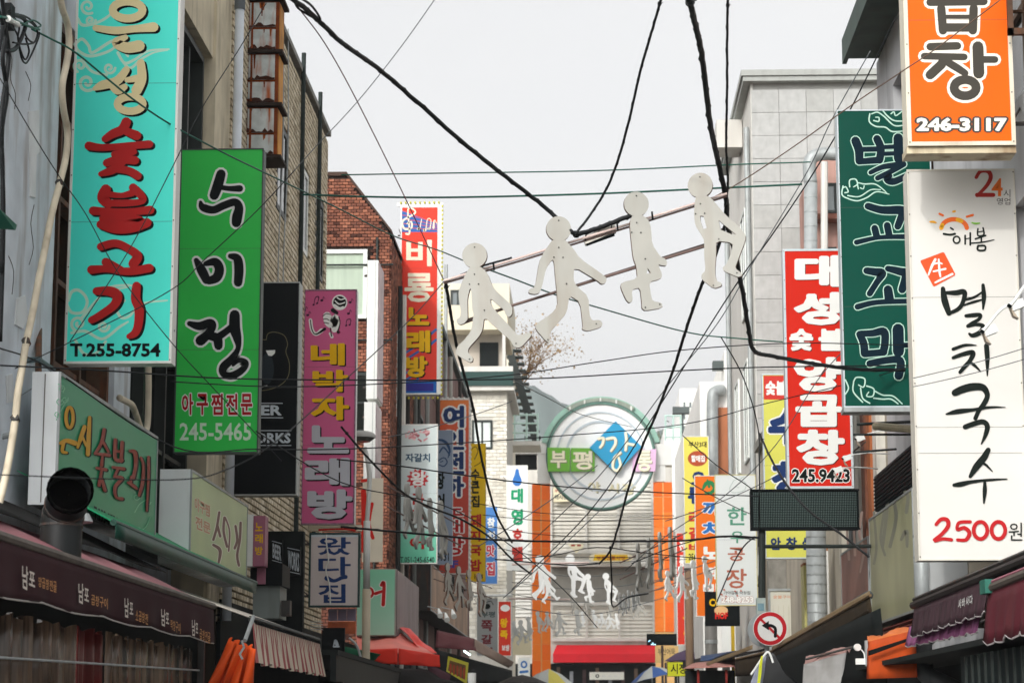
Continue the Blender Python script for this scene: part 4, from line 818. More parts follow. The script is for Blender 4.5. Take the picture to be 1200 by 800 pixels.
gr_ = [[(122, 503, 4), (119, 518, 4), (112, 530, 3)], [(120, 516, 3), (127, 529, 3)], [(111, 531, 3), (128, 533, 4)], [(120, 535, 3), (119, 545, 4)], [(113, 548, 3), (124, 550, 4)], [(119, 552, 3), (116, 568, 4)], [(119, 560, 3), (123, 574, 4)],
       [(135, 515, 4), (135, 537, 4), (143, 539, 4)], [(143, 518, 4), (142, 540, 4)], [(135, 528, 3), (143, 529, 3)], [(132, 547, 3), (145, 549, 4)], [(138, 550, 3), (135, 556, 3)], [(134, 558, 3), (143, 560, 4), (135, 570, 4), (136, 582, 3), (143, 584, 4)],
       [(152, 528, 3), (158, 530, 5), (159, 545, 4), (156, 560, 4)], [(150, 565, 3), (155, 568, 4), (160, 572, 3)], [(154, 558, 3), (153, 566, 3)], [(165, 536, 3), (168, 545, 3), (167, 565, 4), (163, 580, 3)], [(174, 535, 3), (174, 560, 3), (172, 598, 2)]]
f.strokes(gb + gr_, K, .6, 1.3, .8, 'letter_shadow'); f.strokes(gb, mat('letter_amber', '#cf9a1d', .5, .05, 3)); f.strokes(gr_, mat('letter_brickred', '#93392a', .5, .06, 3))
f.text('T.255-8754', ((110, 592), (138, 606), (138, 619), (110, 608)), K2, .02)
r = f.parent
ob('box_seam', M().box(-4.72, -4.712, y0 - .008, y0, 3.5, 4.62), mat('seam_dark', '#6f6a66', .6, 0), r)
f, y0, y1 = xsign('shopfront_sign', 'pale green restaurant sign along the wall below the green hanging sign', -4.55, (222, 289, 3.42, 4.50), mat('pale_olive_sheet', '#b3c594', .35, .1, .9, .08), mat('box_side_white', '#c9d0d3', .5, .06, 1.5), -4.9)
lt = mat('letter_faded_brown', '#7a5a52', .5, 0); wo = mat('outline_faded', '#dfe2cf', .5, 0)
kk = [[(257, 600, 3), (254, 618, 3), (250, 632, 3)], [(255, 616, 3), (258, 628, 3)], [(250, 638, 3), (258, 645, 4), (255, 664, 2)], [(263, 606, 3), (262, 622, 3), (266, 640, 3)], [(264, 606, 2), (269, 622, 2), (268, 645, 2)], [(276, 616, 3), (278, 632, 3), (275, 642, 3)], [(282, 612, 3), (281, 632, 3), (278, 650, 3), (280, 662, 3)]]
f.strokes(kk, wo, 1.6, name='letter_outline'); f.strokes(kk, lt)
f.text('', None, mat('letter_faded_red', '#c79a7c', .5, 0), .04, outline=(wo, .04), chars=[('아구찜', ((228, 581), (246, 592), (246, 606), (228, 598))), ('전문', ((229, 603), (247, 613), (247, 626), (229, 619)))])
r = thing('side_panel_sign', 'small pink song room box sign beside the pale green restaurant sign', 'sign', P(300, 665, 30.2))
a = P(296, 663, 30.2); c = P(311, 604, 30.2); ob('cabinet', M().box(a.x, c.x, 30.2, 30.5, a.z, c.z), mat('pink_faded', '#a06478', .5, .15, 3), r); ob('edge', M().box(P(287, 663, 30.2).x, a.x - .003, 30.2, 30.5, a.z, c.z + .02), W, r)
f = Face((0, 30.2, 0), (0, -1, 0), r); f.text('', None, YEL, .03, chars=[('노', (299, 612, 308, 622)), ('래', (299, 625, 308, 636)), ('방', (299, 640, 308, 650))])
r = thing('beer_sign', 'two small black plaques lettered BEER and WORKS on a dark frame under the pink sign', 'sign', (-4.5, 33.5, 3.5))
for (px0, px1, py0, py1, tx) in ((318, 331, 632, 661, 'BEER'), (336, 352, 640, 674, 'WORKS')):
    a = P(px0, py1, 33.5); c = P(px1, py0, 33.5); ob('plaque', M().box(a.x, c.x, 33.5, 33.6, a.z, c.z), K, r)
    f = Face((0, 33.5, 0), (0, -1, 0), r); f.text(tx, ((px0 + 1.5, py0 + 4), (px1 - 1.5, py0 + 8), (px1 - 1.5, py1 - 4), (px0 + 1.5, py1 - 8)), SE, .03, name='lettering')
    f.strokes([[(px0 + 1, py0 + 1.5, .8), (px1 - 1, py0 + 4.5, .8)], [(px0 + 1, py1 - 5, .8), (px1 - 1, py1 - 2, .8)]], SE, name='letter_rule')
a = P(311, 760, 33.7); c = P(356, 622, 33.7); ob('frame', M().box(a.x, c.x, 33.7, 33.9, a.z, c.z), M_DARK, r)
f, y0, y1 = xsign('shopfront_sign', 'mauve side panel receding from the mint corner sign above the red tarp', -3.85, (465, 490, 0, 0), W, W, -4.0) if False else (None, 0, 0)
r = thing('corner_sign', 'mint box sign with red letter above the red tarp, its side panel mauve', 'sign', P(450, 745, 44))
a = P(418, 745, 44); c = P(464, 666, 44); Yb = PX(490, 700, c.x).y
ob('cabinet', M().box(a.x, c.x, 44, Yb, a.z, c.z), mat('box_edge', '#9b9a94', .5, .1, 2), r)
ob('face_panel', M().box(a.x, c.x - .02, 43.97, 43.995, a.z + .02, c.z - .02), grad('mint_face', ((0, '#9ed3bd'), (1, '#7cc9a6')), a.z, c.z), r)
ob('side_panel', M().box(c.x + .003, c.x + .02, 44.1, Yb - .05, a.z + .02, c.z - .02), mat('mauve_panel', '#8a7c80', .5, .15, 1.5, .4), r)
f = Face((0, 43.97, 0), (0, -1, 0), r); q = [[(447, 685, 4), (450, 683, 4), (449, 708, 4.4)], [(440, 695, 4), (449, 692, 3)], ('o', 432, 694, 5, 5.5, 3)]
f.strokes(q, W, 1.8, name='letter_outline'); f.strokes(q, RED)
r = thing('banner', 'white banner with big red letters hanging beside the street lamp', 'banner', P(440, 690, 46)); a = P(424, 658, 46); c = P(449, 560, 46)
ob('sheet', M().box(a.x, c.x, 46, 46.06, a.z, c.z), mat('banner_white', '#d9d0bd', .6, .08, 2), r); f = Face((0, 46, 0), (0, -1, 0), r)
f.strokes([[(426, 575, 6), (427, 600, 7), (426, 645, 5)], [(436, 590, 4), (432, 612, 5), (437, 630, 4)], [(425, 563, 4), (434, 562, 3)]], mat('letter_scarlet', '#c9281f', .5, 0))
r = thing('banner', 'red and white strip banner just above the small greyish pink sign', 'banner', P(390, 622, 39.5)); a = P(352, 622, 39.5); c = P(424, 617.5, 39.5)
ob('sheet', M().box(a.x, c.x, 39.5, 39.56, a.z, c.z + .04), mat('banner_white', '#d9d0bd', .6, .08, 2), r); f = Face((0, 39.5, 0), (0, -1, 0), r); f.strokes([[(374, 620.5, 2.4), (400, 619.5, 2.4), (416, 621, 2.6)]], mat('letter_scarlet', '#c9281f', .5, 0))

# ================================================================ signs, right side
OR = mat('orange_sheet', '#ef6414', .35, .05, 1, .05)
f = sign('vertical_sign', 'orange offal restaurant sign with dark grey letters and 246-3117 at the top right', (1064, -120, 1190, 171), 20.4, OR, side=mat('cream_side', '#ded7c4', .5, .08, 2, .5, '#7a6440'), rim=.035, wall=XR, depth=.3, arms=(.1, .8))
DG = mat('letter_charcoal', '#45423c', .5, .04, 2); WC = mat('letter_warm_white', '#f0e9dc', .5, .02, 2)
top = [[(1090, 3, 9), (1153, 2, 9)], [(1119, -16, 11), (1119, 0, 11)], [(1092, -38, 9), (1150, -38, 9), (1150, -14, 10)]]
bt = [[(1103, 10, 10), (1105, 36, 10)], [(1141, 10, 10), (1140, 36, 10)], [(1104, 20, 5), (1142, 20, 5)], [(1105, 32.5, 10), (1140, 32.5, 10)]]
ch = [[(1090, 55, 9), (1122, 54, 9)], [(1083, 66, 8), (1130, 67, 8)], [(1108, 68, 11), (1103, 76, 11), (1090, 88, 11)], [(1112, 74, 9), (1122, 80, 9), (1131, 86, 8)], [(1146, 55, 13), (1147, 86, 13)], [(1148, 70, 8), (1166, 70, 8)], ('o', 1131, 103, 13, 9.5, 10.5)]
def sharp(sts):
    out = []
    for s_ in sts:
        out.append(s_)
    return out
for grp in (top, bt, ch):
    f.strokes(grp, WC, 6.5, name='letter_outline', k=1)
for grp in (top, bt, ch): f.strokes(grp, DG, k=1)
f.text('246-3117', (1074, 138, 1180, 154), WC, .05, outline=(DG, .10))
ob('base_tray', M().box(f.box[0] - .01, f.box[1] + .01, 20.42, 20.72, f.box[2] - .07, f.box[2] - .005), mat('tray_cream', '#cfc4a8', .6, .1, 3, .8, '#7a5a34'), f.parent)

f = sign('vertical_sign', 'dark green cockle restaurant sign with navy letters outlined pale, partly behind the white sign', (989.5, 129, 1100, 477), 27.0, mat('bottle_green_sheet', '#06493c', .35, .08, .8, .05), side=mat('side_pale', '#c8d2d6', .5, .05, 2, .2), rim=.012, wall=XR, depth=.25)
PG = mat('outline_pale_green', '#b9dccb', .5, 0); DN = mat('letter_midnight', '#041e2b', .6, 0, spec=.1)
sc = 4.44
def q5(x, y, w): return (980 + x / 4.44, 120 + y / 4.44, w)
def q6(x, y, w): return (980 + x / 4.21, 300 + y / 4.21, w)
be = [[q5(100, 200, 9), q5(118, 250, 9), q5(120, 305, 8)], [q5(212, 190, 8), q5(232, 240, 8), q5(225, 300, 8)], [q5(128, 245, 5), q5(222, 243, 5)], [q5(122, 308, 6), q5(226, 300, 7)], [q5(250, 233, 4), q5(300, 231, 4)], [q5(250, 268, 4), q5(300, 266, 4)], [q5(322, 186, 10), q5(324, 292, 10)],
      [q5(178, 365, 4), q5(240, 337, 5), q5(300, 328, 6), q5(350, 322, 6)], [q5(350, 324, 5), q5(300, 352, 5), q5(215, 394, 5)], [q5(225, 388, 4), q5(280, 376, 5), q5(262, 402, 6), q5(300, 412, 7), q5(375, 378, 6)]]
gy = [[q5(165, 540, 7), q5(240, 560, 8), q5(330, 560, 9), q5(370, 570, 8)], [q5(345, 580, 8), q5(320, 645, 7)], [q5(200, 655, 7), q5(210, 695, 7)], [q5(265, 640, 7), q5(275, 690, 7)], [q5(105, 728, 5), q5(220, 703, 4), q5(360, 698, 5)]]
kk2 = [[q6(150, 72, 7), q6(190, 78, 8), q6(228, 85, 8), q6(200, 130, 6), q6(165, 185, 6)], [q6(255, 62, 6), q6(310, 75, 8), q6(345, 90, 9), q6(325, 165, 8)], [q6(255, 165, 9), q6(262, 215, 10)], [q6(105, 250, 6), q6(200, 228, 5), q6(370, 222, 5)]]
mk = [[q6(115, 385, 7), q6(135, 430, 8), q6(140, 480, 8)], [q6(120, 382, 6), q6(180, 380, 7), q6(235, 372, 8), q6(240, 430, 8), q6(232, 470, 8)], [q6(140, 482, 7), q6(235, 474, 7)], [q6(305, 360, 12), q6(307, 470, 12)], [q6(310, 440, 5), q6(365, 438, 5)], [q6(165, 530, 7), q6(240, 515, 7), q6(315, 515, 8), q6(308, 590, 9)]]
for g_ in (be, gy, kk2, mk): f.strokes(g_, PG, 3.4, name='letter_outline')
for g_ in (be, gy, kk2, mk): f.strokes(g_, DN, 1.2)
def t5(L): return [q5(*p) for p in L]
def t6(L): return [q6(*p) for p in L]
f.strokes([t5([(175, 60, 1.6), (172, 100, 1.6), (205, 125, 1.6), (255, 130, 1.6), (290, 152, 1.6), (345, 150, 1.2)]), t5([(195, 95, 1.6), (220, 100, 1.5), (222, 80, 1.4), (205, 78, 1.2)]), t5([(185, 60, 1.6), (215, 52, 1.6), (250, 75, 1.6), (300, 120, 1.6), (350, 120, 1.4)]), t5([(240, 40, 1.6), (265, 70, 1.6), (300, 95, 1.6), (345, 98, 1.4)]), t5([(285, 60, 1.5), (300, 50, 1.5), (310, 70, 1.4), (345, 45, 1.4)]),
           t5([(35, 435, 1.5), (30, 480, 1.5), (60, 500, 1.5), (110, 512, 1.5), (160, 495, 1.5), (210, 465, 1.4), (275, 478, 1)]), t5([(45, 470, 1.4), (62, 465, 1.4), (50, 440, 1.4), (35, 445, 1.4)]), t5([(70, 440, 1.5), (70, 405, 1.5), (100, 400, 1.5), (110, 425, 1.5), (90, 440, 1.2)]), t5([(115, 450, 1.5), (112, 420, 1.5), (145, 425, 1.5), (200, 425, 1.5), (240, 450, 1.3), (265, 475, 1)]), t5([(125, 445, 1.3), (140, 450, 1.3), (145, 435, 1.2)]), t5([(60, 485, 1.4), (120, 490, 1.4), (180, 455, 1.3), (230, 455, 1.2)]),
           t6([(45, 610, 1.6), (60, 650, 1.6), (45, 680, 1.6)]), t6([(85, 620, 1.6), (100, 598, 1.6), (140, 605, 1.6), (135, 645, 1.5), (110, 635, 1.4)]), t6([(85, 625, 1.6), (85, 670, 1.6), (130, 720, 1.6)]), t6([(120, 650, 1.6), (130, 700, 1.6), (165, 725, 1.6)]), t6([(150, 640, 1.6), (185, 655, 1.6), (180, 690, 1.6), (150, 690, 1.5), (160, 670, 1.3)]), t6([(190, 665, 1.6), (230, 685, 1.6), (280, 690, 1.6), (325, 728, 1.4)]), t6([(185, 700, 1.6), (230, 705, 1.6), (270, 705, 1.6), (305, 728, 1.3)])], PG, name='cloud_print')
ob('bottom_rail', M().box(f.box[0] - .01, f.box[1], 26.97, 27.28, f.box[2] - .06, f.box[2] - .004), M_GALV, f.parent)

f = sign('vertical_sign', 'big white noodle sign with brush letters, orange sun and 2500 won in red', (1077, 199, 1206, 656), 21.3, mat('white_gloss_sheet', '#dedcd6', .35, .03, .7, .05, '#c8c2b4', k=.98), side=mat('side_ivory', '#dcd8cc', .45, .05, 2, .25), rim=.012, wall=XR + .08, depth=.28, arms=(.1, .9))
DR = mat('letter_darkred', '#a32a24', .5, 0); ORL = mat('letter_orange', '#e5702a', .5, 0); YO = mat('print_yolk', '#f2ab20', .5, 0)
f.strokes([[(1144, 208, 4), (1149, 201, 4.4), (1158, 201, 5), (1161, 208, 5), (1156, 218, 4.4), (1145, 229.5, 3.6)], [(1145, 228.5, 5), (1164, 228.5, 5)]], DR, name='numeral')
f.text('4', (1162, 209, 1175, 230), ORL, .02); f.text('시', (1176, 222, 1184, 231), DG, 0); f.text('영업', (1168, 232, 1184, 240), DG, 0)
arc = [(1119 + 15.5 * math.cos(math.radians(a)), 1, 5.5) for a in range(180, 361, 20)]
arc = [(1118 + 15 * math.cos(math.radians(a)), 268 + 11 * math.sin(math.radians(a)), 5.2) for a in range(185, 361, 17)]
f.strokes([arc], mat('print_orange', '#ee6a22', .5, 0), name='sun_print'); f.strokes([[arc[0], arc[1]], [arc[6], arc[7]]], YO, name='sun_print')
f.strokes([[(1090, 260, 2), (1094, 260, 2.6), (1097, 261, 1.6)], [(1117, 248, 2.5), (1119, 247.6, 2.5)]], YO, name='sun_ray')
f.strokes([[(1101, 250.5, 2.6), (1105, 252.5, 2.6)], [(1133, 254, 2.6), (1140, 252, 2.8)]], mat('print_orange', '#ee6a22', .5, 0), name='sun_ray'); f.strokes([[(1139, 261, 1.6), (1143, 262, 2.2), (1148, 261.5, 1.6)]], mat('print_grass', '#7dbb3c', .5, 0), name='sun_ray')
IK = mat('brush_ink', '#151d19', .6, .04, 3, spec=.1)
hb = [[(1106, 274, 2.6), (1113, 275, 2.4), (1119, 274, 2.8)], [(1114, 267, 2), (1117, 269, 2)], ('o', 1121, 281, 3.8, 4, 2), [(1131, 276, 2.2), (1131, 286, 2)], [(1131, 280, 1.2), (1137, 279, 1.2)], [(1137, 273, 2.2), (1137, 287, 2)], [(1146, 268, 2), (1146, 276, 2), (1153, 275, 2), (1152, 267, 2)], [(1146, 272, 1.4), (1152, 271, 1.4)], [(1143, 280, 2), (1155, 276, 2)], [(1150, 277, 2), (1150, 283, 2)], [(1137, 285, 1.6), (1150, 284, 1.8), (1165, 281, 1)], [(1146, 288, 2.4), (1154, 288, 2.4), (1154, 293, 2.2), (1146, 293, 2.4), (1146, 288, 2.4)]]
f.strokes(hb, IK, k=3)
c = [(1078, 305.5), (1106, 295), (1120, 322), (1094, 336)]
rp = []
for i in range(4):
    a, b_, d = c[i - 1], c[i], c[(i + 1) % 4]
    for t in (.12, .04): rp.append((b_[0] + (a[0] - b_[0]) * t, b_[1] + (a[1] - b_[1]) * t))
    for t in (.04, .12): rp.append((b_[0] + (d[0] - b_[0]) * t, b_[1] + (d[1] - b_[1]) * t))
f.poly(rp, mat('seal_orange', '#e8511f', .5, 0), 'seal_print')
f.strokes([[(1096, 304, 3), (1092, 312, 3), (1088, 322, 2)], [(1092, 310, 2), (1100, 308, 2), (1104, 309, 1.6)], [(1100, 304, 2), (1101, 318, 2.6), (1102, 324, 2)], [(1094, 318, 2), (1108, 315, 2.4)], [(1096, 331, 2), (1104, 327, 2.6), (1116, 321, 2.6)]], W, name='seal_letter')
ms = [[(1105, 338, 5), (1107, 352, 8), (1112, 367, 6)], [(1109, 343, 4), (1120, 343, 6), (1130, 342, 6), (1129, 352, 5), (1124, 361, 5), (1113, 367, 4)], [(1152, 334, 4), (1153, 348, 5.5), (1152, 362, 2)], [(1131, 351, 3), (1142, 348, 3), (1151, 342, 2)], [(1128, 358, 2), (1140, 354, 3), (1151, 351, 2)], [(1132, 370, 4), (1142, 369, 5), (1149, 369, 4), (1147, 374, 4), (1140, 378, 4), (1134, 382, 4)], [(1135, 382, 4), (1144, 380, 4), (1152, 382, 5), (1149, 389, 6), (1140, 393, 5), (1136, 391, 3)],
      [(1117, 409, 4), (1128, 405, 3.6), (1136, 404, 3), (1144, 404.5, 1)], [(1117, 419, 4), (1128, 415, 5), (1140, 413, 6), (1137, 422, 5), (1130, 430, 5), (1125, 436, 4)], [(1135, 423, 2.5), (1142, 428, 3.6), (1149, 435, 1.5)], [(1156, 405, 6), (1157, 420, 5.5), (1157, 440, 1.5)],
      [(1119, 460, 8), (1128, 456, 9), (1140, 453, 9), (1152, 454, 8), (1157, 463, 6), (1153, 473, 6), (1147, 481, 5), (1143, 490, 5)], [(1109, 485, 2), (1122, 482, 6), (1140, 480, 4), (1160, 477, 3), (1178, 477, 1)], [(1131, 500, 6), (1142, 496, 6), (1152, 494, 6), (1157, 499, 6), (1155, 509, 5), (1150, 520, 1.5)],
      [(1158, 527, 6), (1153, 536, 8), (1144, 547, 8), (1137, 558, 4)], [(1149, 540, 2), (1156, 545, 3), (1163, 552, 1)], [(1118, 568, 4), (1126, 567, 6), (1140, 564, 4), (1160, 562, 3), (1180, 561, 1.5)], [(1154, 563, 3), (1154, 575, 5), (1153, 589, 2)]]
f.strokes(ms[:7], IK); f.strokes(ms[7:11], IK); f.strokes(ms[11:14], IK); f.strokes(ms[14:], IK)
f.strokes([[(1097, 614, 4), (1103, 608, 4.5), (1110, 609, 5), (1111, 616, 5), (1104, 625, 4.4), (1095, 632, 4)], [(1096, 633, 4.5), (1105, 631, 4), (1115, 632, 4)], [(1137, 611, 4), (1124, 612, 4), (1122, 620, 4), (1130, 618, 4.5), (1136, 624, 5), (1132, 632, 4.4), (1122, 632, 3.6)], ('o', 1149, 621, 8, 10, 4.6), ('o', 1170, 621, 8, 10, 4.6)], mat('price_red', '#b5161c', .5, 0), name='price')
f.text('원', (1182, 612, 1198, 633), IK, 0)
ob('sheet_joint', M().box(f.box[0] + .03, f.box[1] - .03, 21.286, 21.29, P(1100, 531, 21.3).z, P(1100, 530.4, 21.3).z), mat('joint_line', '#a9a9a6', .5, 0), f.parent)

f = sign('vertical_sign', 'red charcoal offal sign with white block letters and 245.9423', (923, 292, 1000.5, 572), 32.5, mat('signal_red_sheet', '#d02818', .35, .06, 1, .05), side=mat('side_pale', '#c8d2d6', .5, .05, 2, .2), rim=.03, wall=XR, depth=.25)
SR = mat('letter_shade_red', '#5c1c16', .5, 0)
f.text('', None, W, .055, shadow=(SR, 1, 1), chars=[('대', (931, 299, 985, 336)), ('성', (930, 342, 985, 381)), ('숯', (925, 385, 953, 411)), ('불', (959, 385, 988, 411)), ('양', (930, 418, 988, 459)), ('곱', (932, 462, 987, 500)), ('창', (933, 503, 990, 545))])
f.text('245.9423', (928, 549, 996, 565), K2, .035, outline=(W, .05))
f = sign('vertical_sign', 'yellow sign with red header and navy letters half hidden behind the red offal sign', (897, 438, 951, 654), 42.0, mat('lemon_sheet', '#d3d262', .35, .05, 1, .05), side=mat('side_pale', '#c8d2d6', .5, .05, 2, .2), rim=.02, wall=XR, depth=.2)
f.poly([(894.8, 440), (950, 440), (950, 468), (895.2, 468)], mat('header_red', '#c8332a', .5, .04, 1), 'header'); f.text('숯불갈비', (897, 446, 944, 463), W, .05)
f.text('', None, NAVY, .06, outline=(W, .04), chars=[('수', (900, 478, 948, 522)), ('창', (904, 540, 948, 580)), ('육', (903, 590, 948, 612))]); f.text('', None, NAVY, .045, chars=[('안', (903, 629, 915, 644)), ('창', (921, 629, 934, 644)), ('살', (940, 629, 950, 644))])
f = sign('vertical_sign', 'white sign with green and brown handwriting and 248-8253 beside the arrow sign', (840, 556, 888, 709), 53.0, mat('whitish_sheet', '#ccd1d0', .4, .03, .8, .06), side=mat('side_yellowed', '#c9c084', .5, .1, 2), rim=.012, wall=XR, depth=.25)
hg = mat('letter_sage', '#4f8a72', .5, 0); hr = mat('letter_rust', '#a5604c', .5, 0)
f.strokes([[(858, 566, .6), (861, 562, .6), (868, 562, .6), (874, 566, .6), (872, 574, .6), (860, 577, .6), (855, 573, .6), (858, 566, .6)], [(862, 570, .5), (866, 571, .5)], [(867, 561, .6), (872, 558, .6)]], mat('faint_line', '#8fa09c', .5, 0), name='line_drawing')
f.text('', None, hg, .018, chars=[('한', (852, 594, 875, 615)), ('우', (856, 622, 872, 636))]); f.text('', None, hr, .02, chars=[('공', (853, 641, 873, 657)), ('장', (851, 666, 875, 689))])
f.text('가야길통 막창집', (848, 692, 879, 696), K2, .01)
sp = []
for i in range(14): x, y = 845 + random.uniform(0, 26), random.uniform(690, 707); sp.append([(x, y, random.uniform(1, 3)), (x + 1, y + .5, random.uniform(1, 2.6))])
f.strokes(sp, mat('berry_print', '#b5604a', .5, 0), name='berry_print'); f.text('248-8253', (845, 698.5, 883, 706), W, .04, outline=(hr, .03))
f = sign('vertical_sign', 'orange song room sign with green dinosaur-like figure and blue and white letters', (816, 557, 851, 722), 69.0, mat('orange_sheet_far', '#e5701f', .4, .05, .8, .05), rim=.02, wall=XR, depth=.2)
f.strokes([[(824, 572, 3), (828, 566, 5), (834, 566, 5), (837, 572, 4), (833, 577, 4), (826, 577, 2)], [(831, 570, 3), (829, 562, 2)]], mat('print_green', '#1f7a45', .5, 0), name='figure_print')
bl2 = mat('letter_cobalt', '#2a6cb4', .5, 0)
f.text('', None, bl2, .05, outline=(W, .05), chars=[('까', (823, 587, 846, 604)), ('치', (823, 611, 845, 628))]); f.text('', None, W, .05, chars=[('노', (822, 640, 845, 655)), ('래', (826, 663, 846, 679)), ('방', (824, 683, 846, 700))])
f = sign('vertical_sign', 'yellow old restaurant sign with round red picture and number starting 256', (802.5, 511, 832.5, 660), 75.0, mat('light_yellow_sheet', '#e3d560', .4, .05, .8, .05), rim=.02, wall=3.9, depth=.2)
f.text('부산3대', (807, 517, 828, 524), K2, .03); f.disc(817.5, 537, 11.5, 9, mat('print_terracotta', '#b04a26', .5, .2, 3), 'round_picture'); f.text('할매집', (810, 533, 826, 541), W, .04)
f.text('', None, NAVY, .06, chars=[('오', (810, 552, 827, 568)), ('류', (806, 570, 826, 590))]); f.text('', None, mat('letter_red_far', '#c23a28', .5, 0), .05, chars=[('리', (807, 598, 823, 614)), ('갈', (807, 617, 823, 632)), ('비', (807, 636, 822, 646))]); f.text('256', (807, 648, 816, 656), K2, .02)
f = sign('vertical_sign', 'white sign with teal handwriting right beside the right orange gate post', (788.5, 525, 803, 622), 100.0, mat('white_sheet', '#dfe2df', .4, .03, .5), rim=.02, wall=None, depth=.25)
f.strokes([[(794, 530 + i * 7, 1), (797, 532 + i * 7, 1), (795, 535 + i * 7, 1)] for i in range(5)], mat('faint_line', '#8fa09c', .5, 0)); f.disc(797, 567, 3.2, 3, mat('print_peach', '#e8a07a', .5, 0)); f.text('', None, mat('letter_teal', '#3f9c8a', .5, 0), .04, chars=[(c_, (794, 580 + i * 11, 801, 588 + i * 11)) for i, c_ in enumerate('어머니집')])
f = sign('vertical_sign', 'red sign with white and yellow letters behind the white walking cutouts', (794, 624, 815, 755), 92.0, mat('red_sheet_far', '#cf3a28', .4, .05, .8), rim=.015, wall=None, depth=.2)
f.text('', None, W, .05, chars=[('전', (796, 632, 802, 646)), ('통', (796, 650, 802, 664))]); f.text('', None, YEL, .06, chars=[('부', (803, 702, 813, 715)), ('산', (800, 716, 813, 730)), ('족', (801, 733, 814, 750))])
f = sign('hanging_sign', 'small black bar sign with yellow letters, bread picture and red HOF', (826.5, 693, 867, 733), 58.0, K, side=K, rim=.01, wall=None, depth=.12)
f.text('COLD', (831, 701, 858, 710), YEL, .04); f.disc(845, 715, 8, 5.5, mat('bread_print', '#d9b07c', .5, .1, 3)); f.text('HOF', (838, 717, 853, 725), mat('letter_scarlet', '#c9281f', .5, 0), .05); ob('hang_rod', M().tube([P(840, 693, 58.05), P(840, 680, 58.05), P(880, 680, 58.05)], .03, 5), M_STEEL, f.parent)

# LED board on a post
r = thing('led_board', 'black dot matrix display board on a thin post below the red offal sign', 'display', P(943, 620, 31.5))
a = P(880.5, 620, 31.5); c = P(1006, 573.5, 31.5); zt, zb = c.z, a.z
ob('case', M().box(a.x, c.x, 31.5, 31.75, zb, zt), mat('led_case', '#0a1112', .7, .1, 4, spec=.1), r)
m = M(); nx, nz = 60, 21; dm = mat('led_dot', '#566663', .6, 0, spec=.1)
for i in range(nx):
    for j in range(nz):
        x = a.x + .03 + (c.x - a.x - .06) * (i + .5) / nx; z = zb + .03 + (zt - zb - .06) * (j + .5) / nz
        m.add([(x + .0085 * math.cos(k * 1.047), 31.492, z + .0085 * math.sin(k * 1.047)) for k in range(6)], [(0, 1, 2, 3, 4, 5)])
ob('led_matrix', m, dm, r, kind='stuff')
ob('frame', M().box(a.x - .01, c.x + .01, 31.48, 31.5, zt - .015, zt + .01).box(a.x - .01, c.x + .01, 31.48, 31.5, zb - .01, zb + .015), K, r)
ob('mount', M().tube([P(893, 620, 31.6), P(893, 700, 31.6)], .05, 8).tube([P(893, 640, 31.6), (4.25, 31.6, P(893, 640, 31.6).z)], .03, 6), M_DARKF, r)
f, y0, y1 = xsign('shopfront_sign', 'olive green sign facing the street with faint grey brush letters beside the white noodle sign', 4.02, (1071, 1019, 2.98, 4.5), mat('olive_sheet', '#abab88', .35, .25, .7, .15), M_STEEL, 4.19)
f.strokes([[(1040, 585, 4), (1038, 610, 4), (1034, 640, 4)], [(1036, 600, 3), (1032, 630, 3), (1037, 650, 3)], [(1048, 588, 4), (1050, 608, 4), (1043, 640, 4)], [(1060, 575, 4), (1064, 582, 4), (1062, 600, 4)], [(1056, 632, 3), (1062, 622, 5), (1063, 640, 3)], [(1024, 600, 3), (1027, 640, 3), (1024, 660, 3)]], mat('letter_faint_grey', '#8f8f80', .5, 0))
f, y0, y1 = xsign('shopfront_sign', 'faded reddish sign facing the street between the olive sign and the display board', 4.05, (1017, 985, 2.9, 4.3), mat('faded_red_sheet', '#9c6a5c', .35, .3, 1.0, .2), M_STEEL, 4.2)
f.strokes([[(1010, 600, 3), (1007, 625, 3), (1012, 640, 3)], [(1000, 605, 3), (1002, 650, 3)], [(992, 615, 2), (995, 655, 3)], [(1012, 650, 3), (1008, 670, 2)]], mat('letter_faint_rose', '#c9aca0', .5, 0))
b = thing('lintel_band', 'dark ribbed fascia sloping up between the green sign and the olive sign', 'fascia', (4.05, 30.5, 4.6)); m = M()
Y0, Y1 = PX(1071, 540, 4.0).y, PX(1024, 540, 4.0).y
m.box(4.0, 4.18, Y0, Y1, 4.53, 5.02); ob('band', m, mat('fascia_dark', '#12232a', .6, .1, 3), b); m = M()
for i in range(9): m.box(3.985, 4.0, Y0, Y1, 4.55 + i * .052, 4.57 + i * .052)
ob('rib', m, K, b)
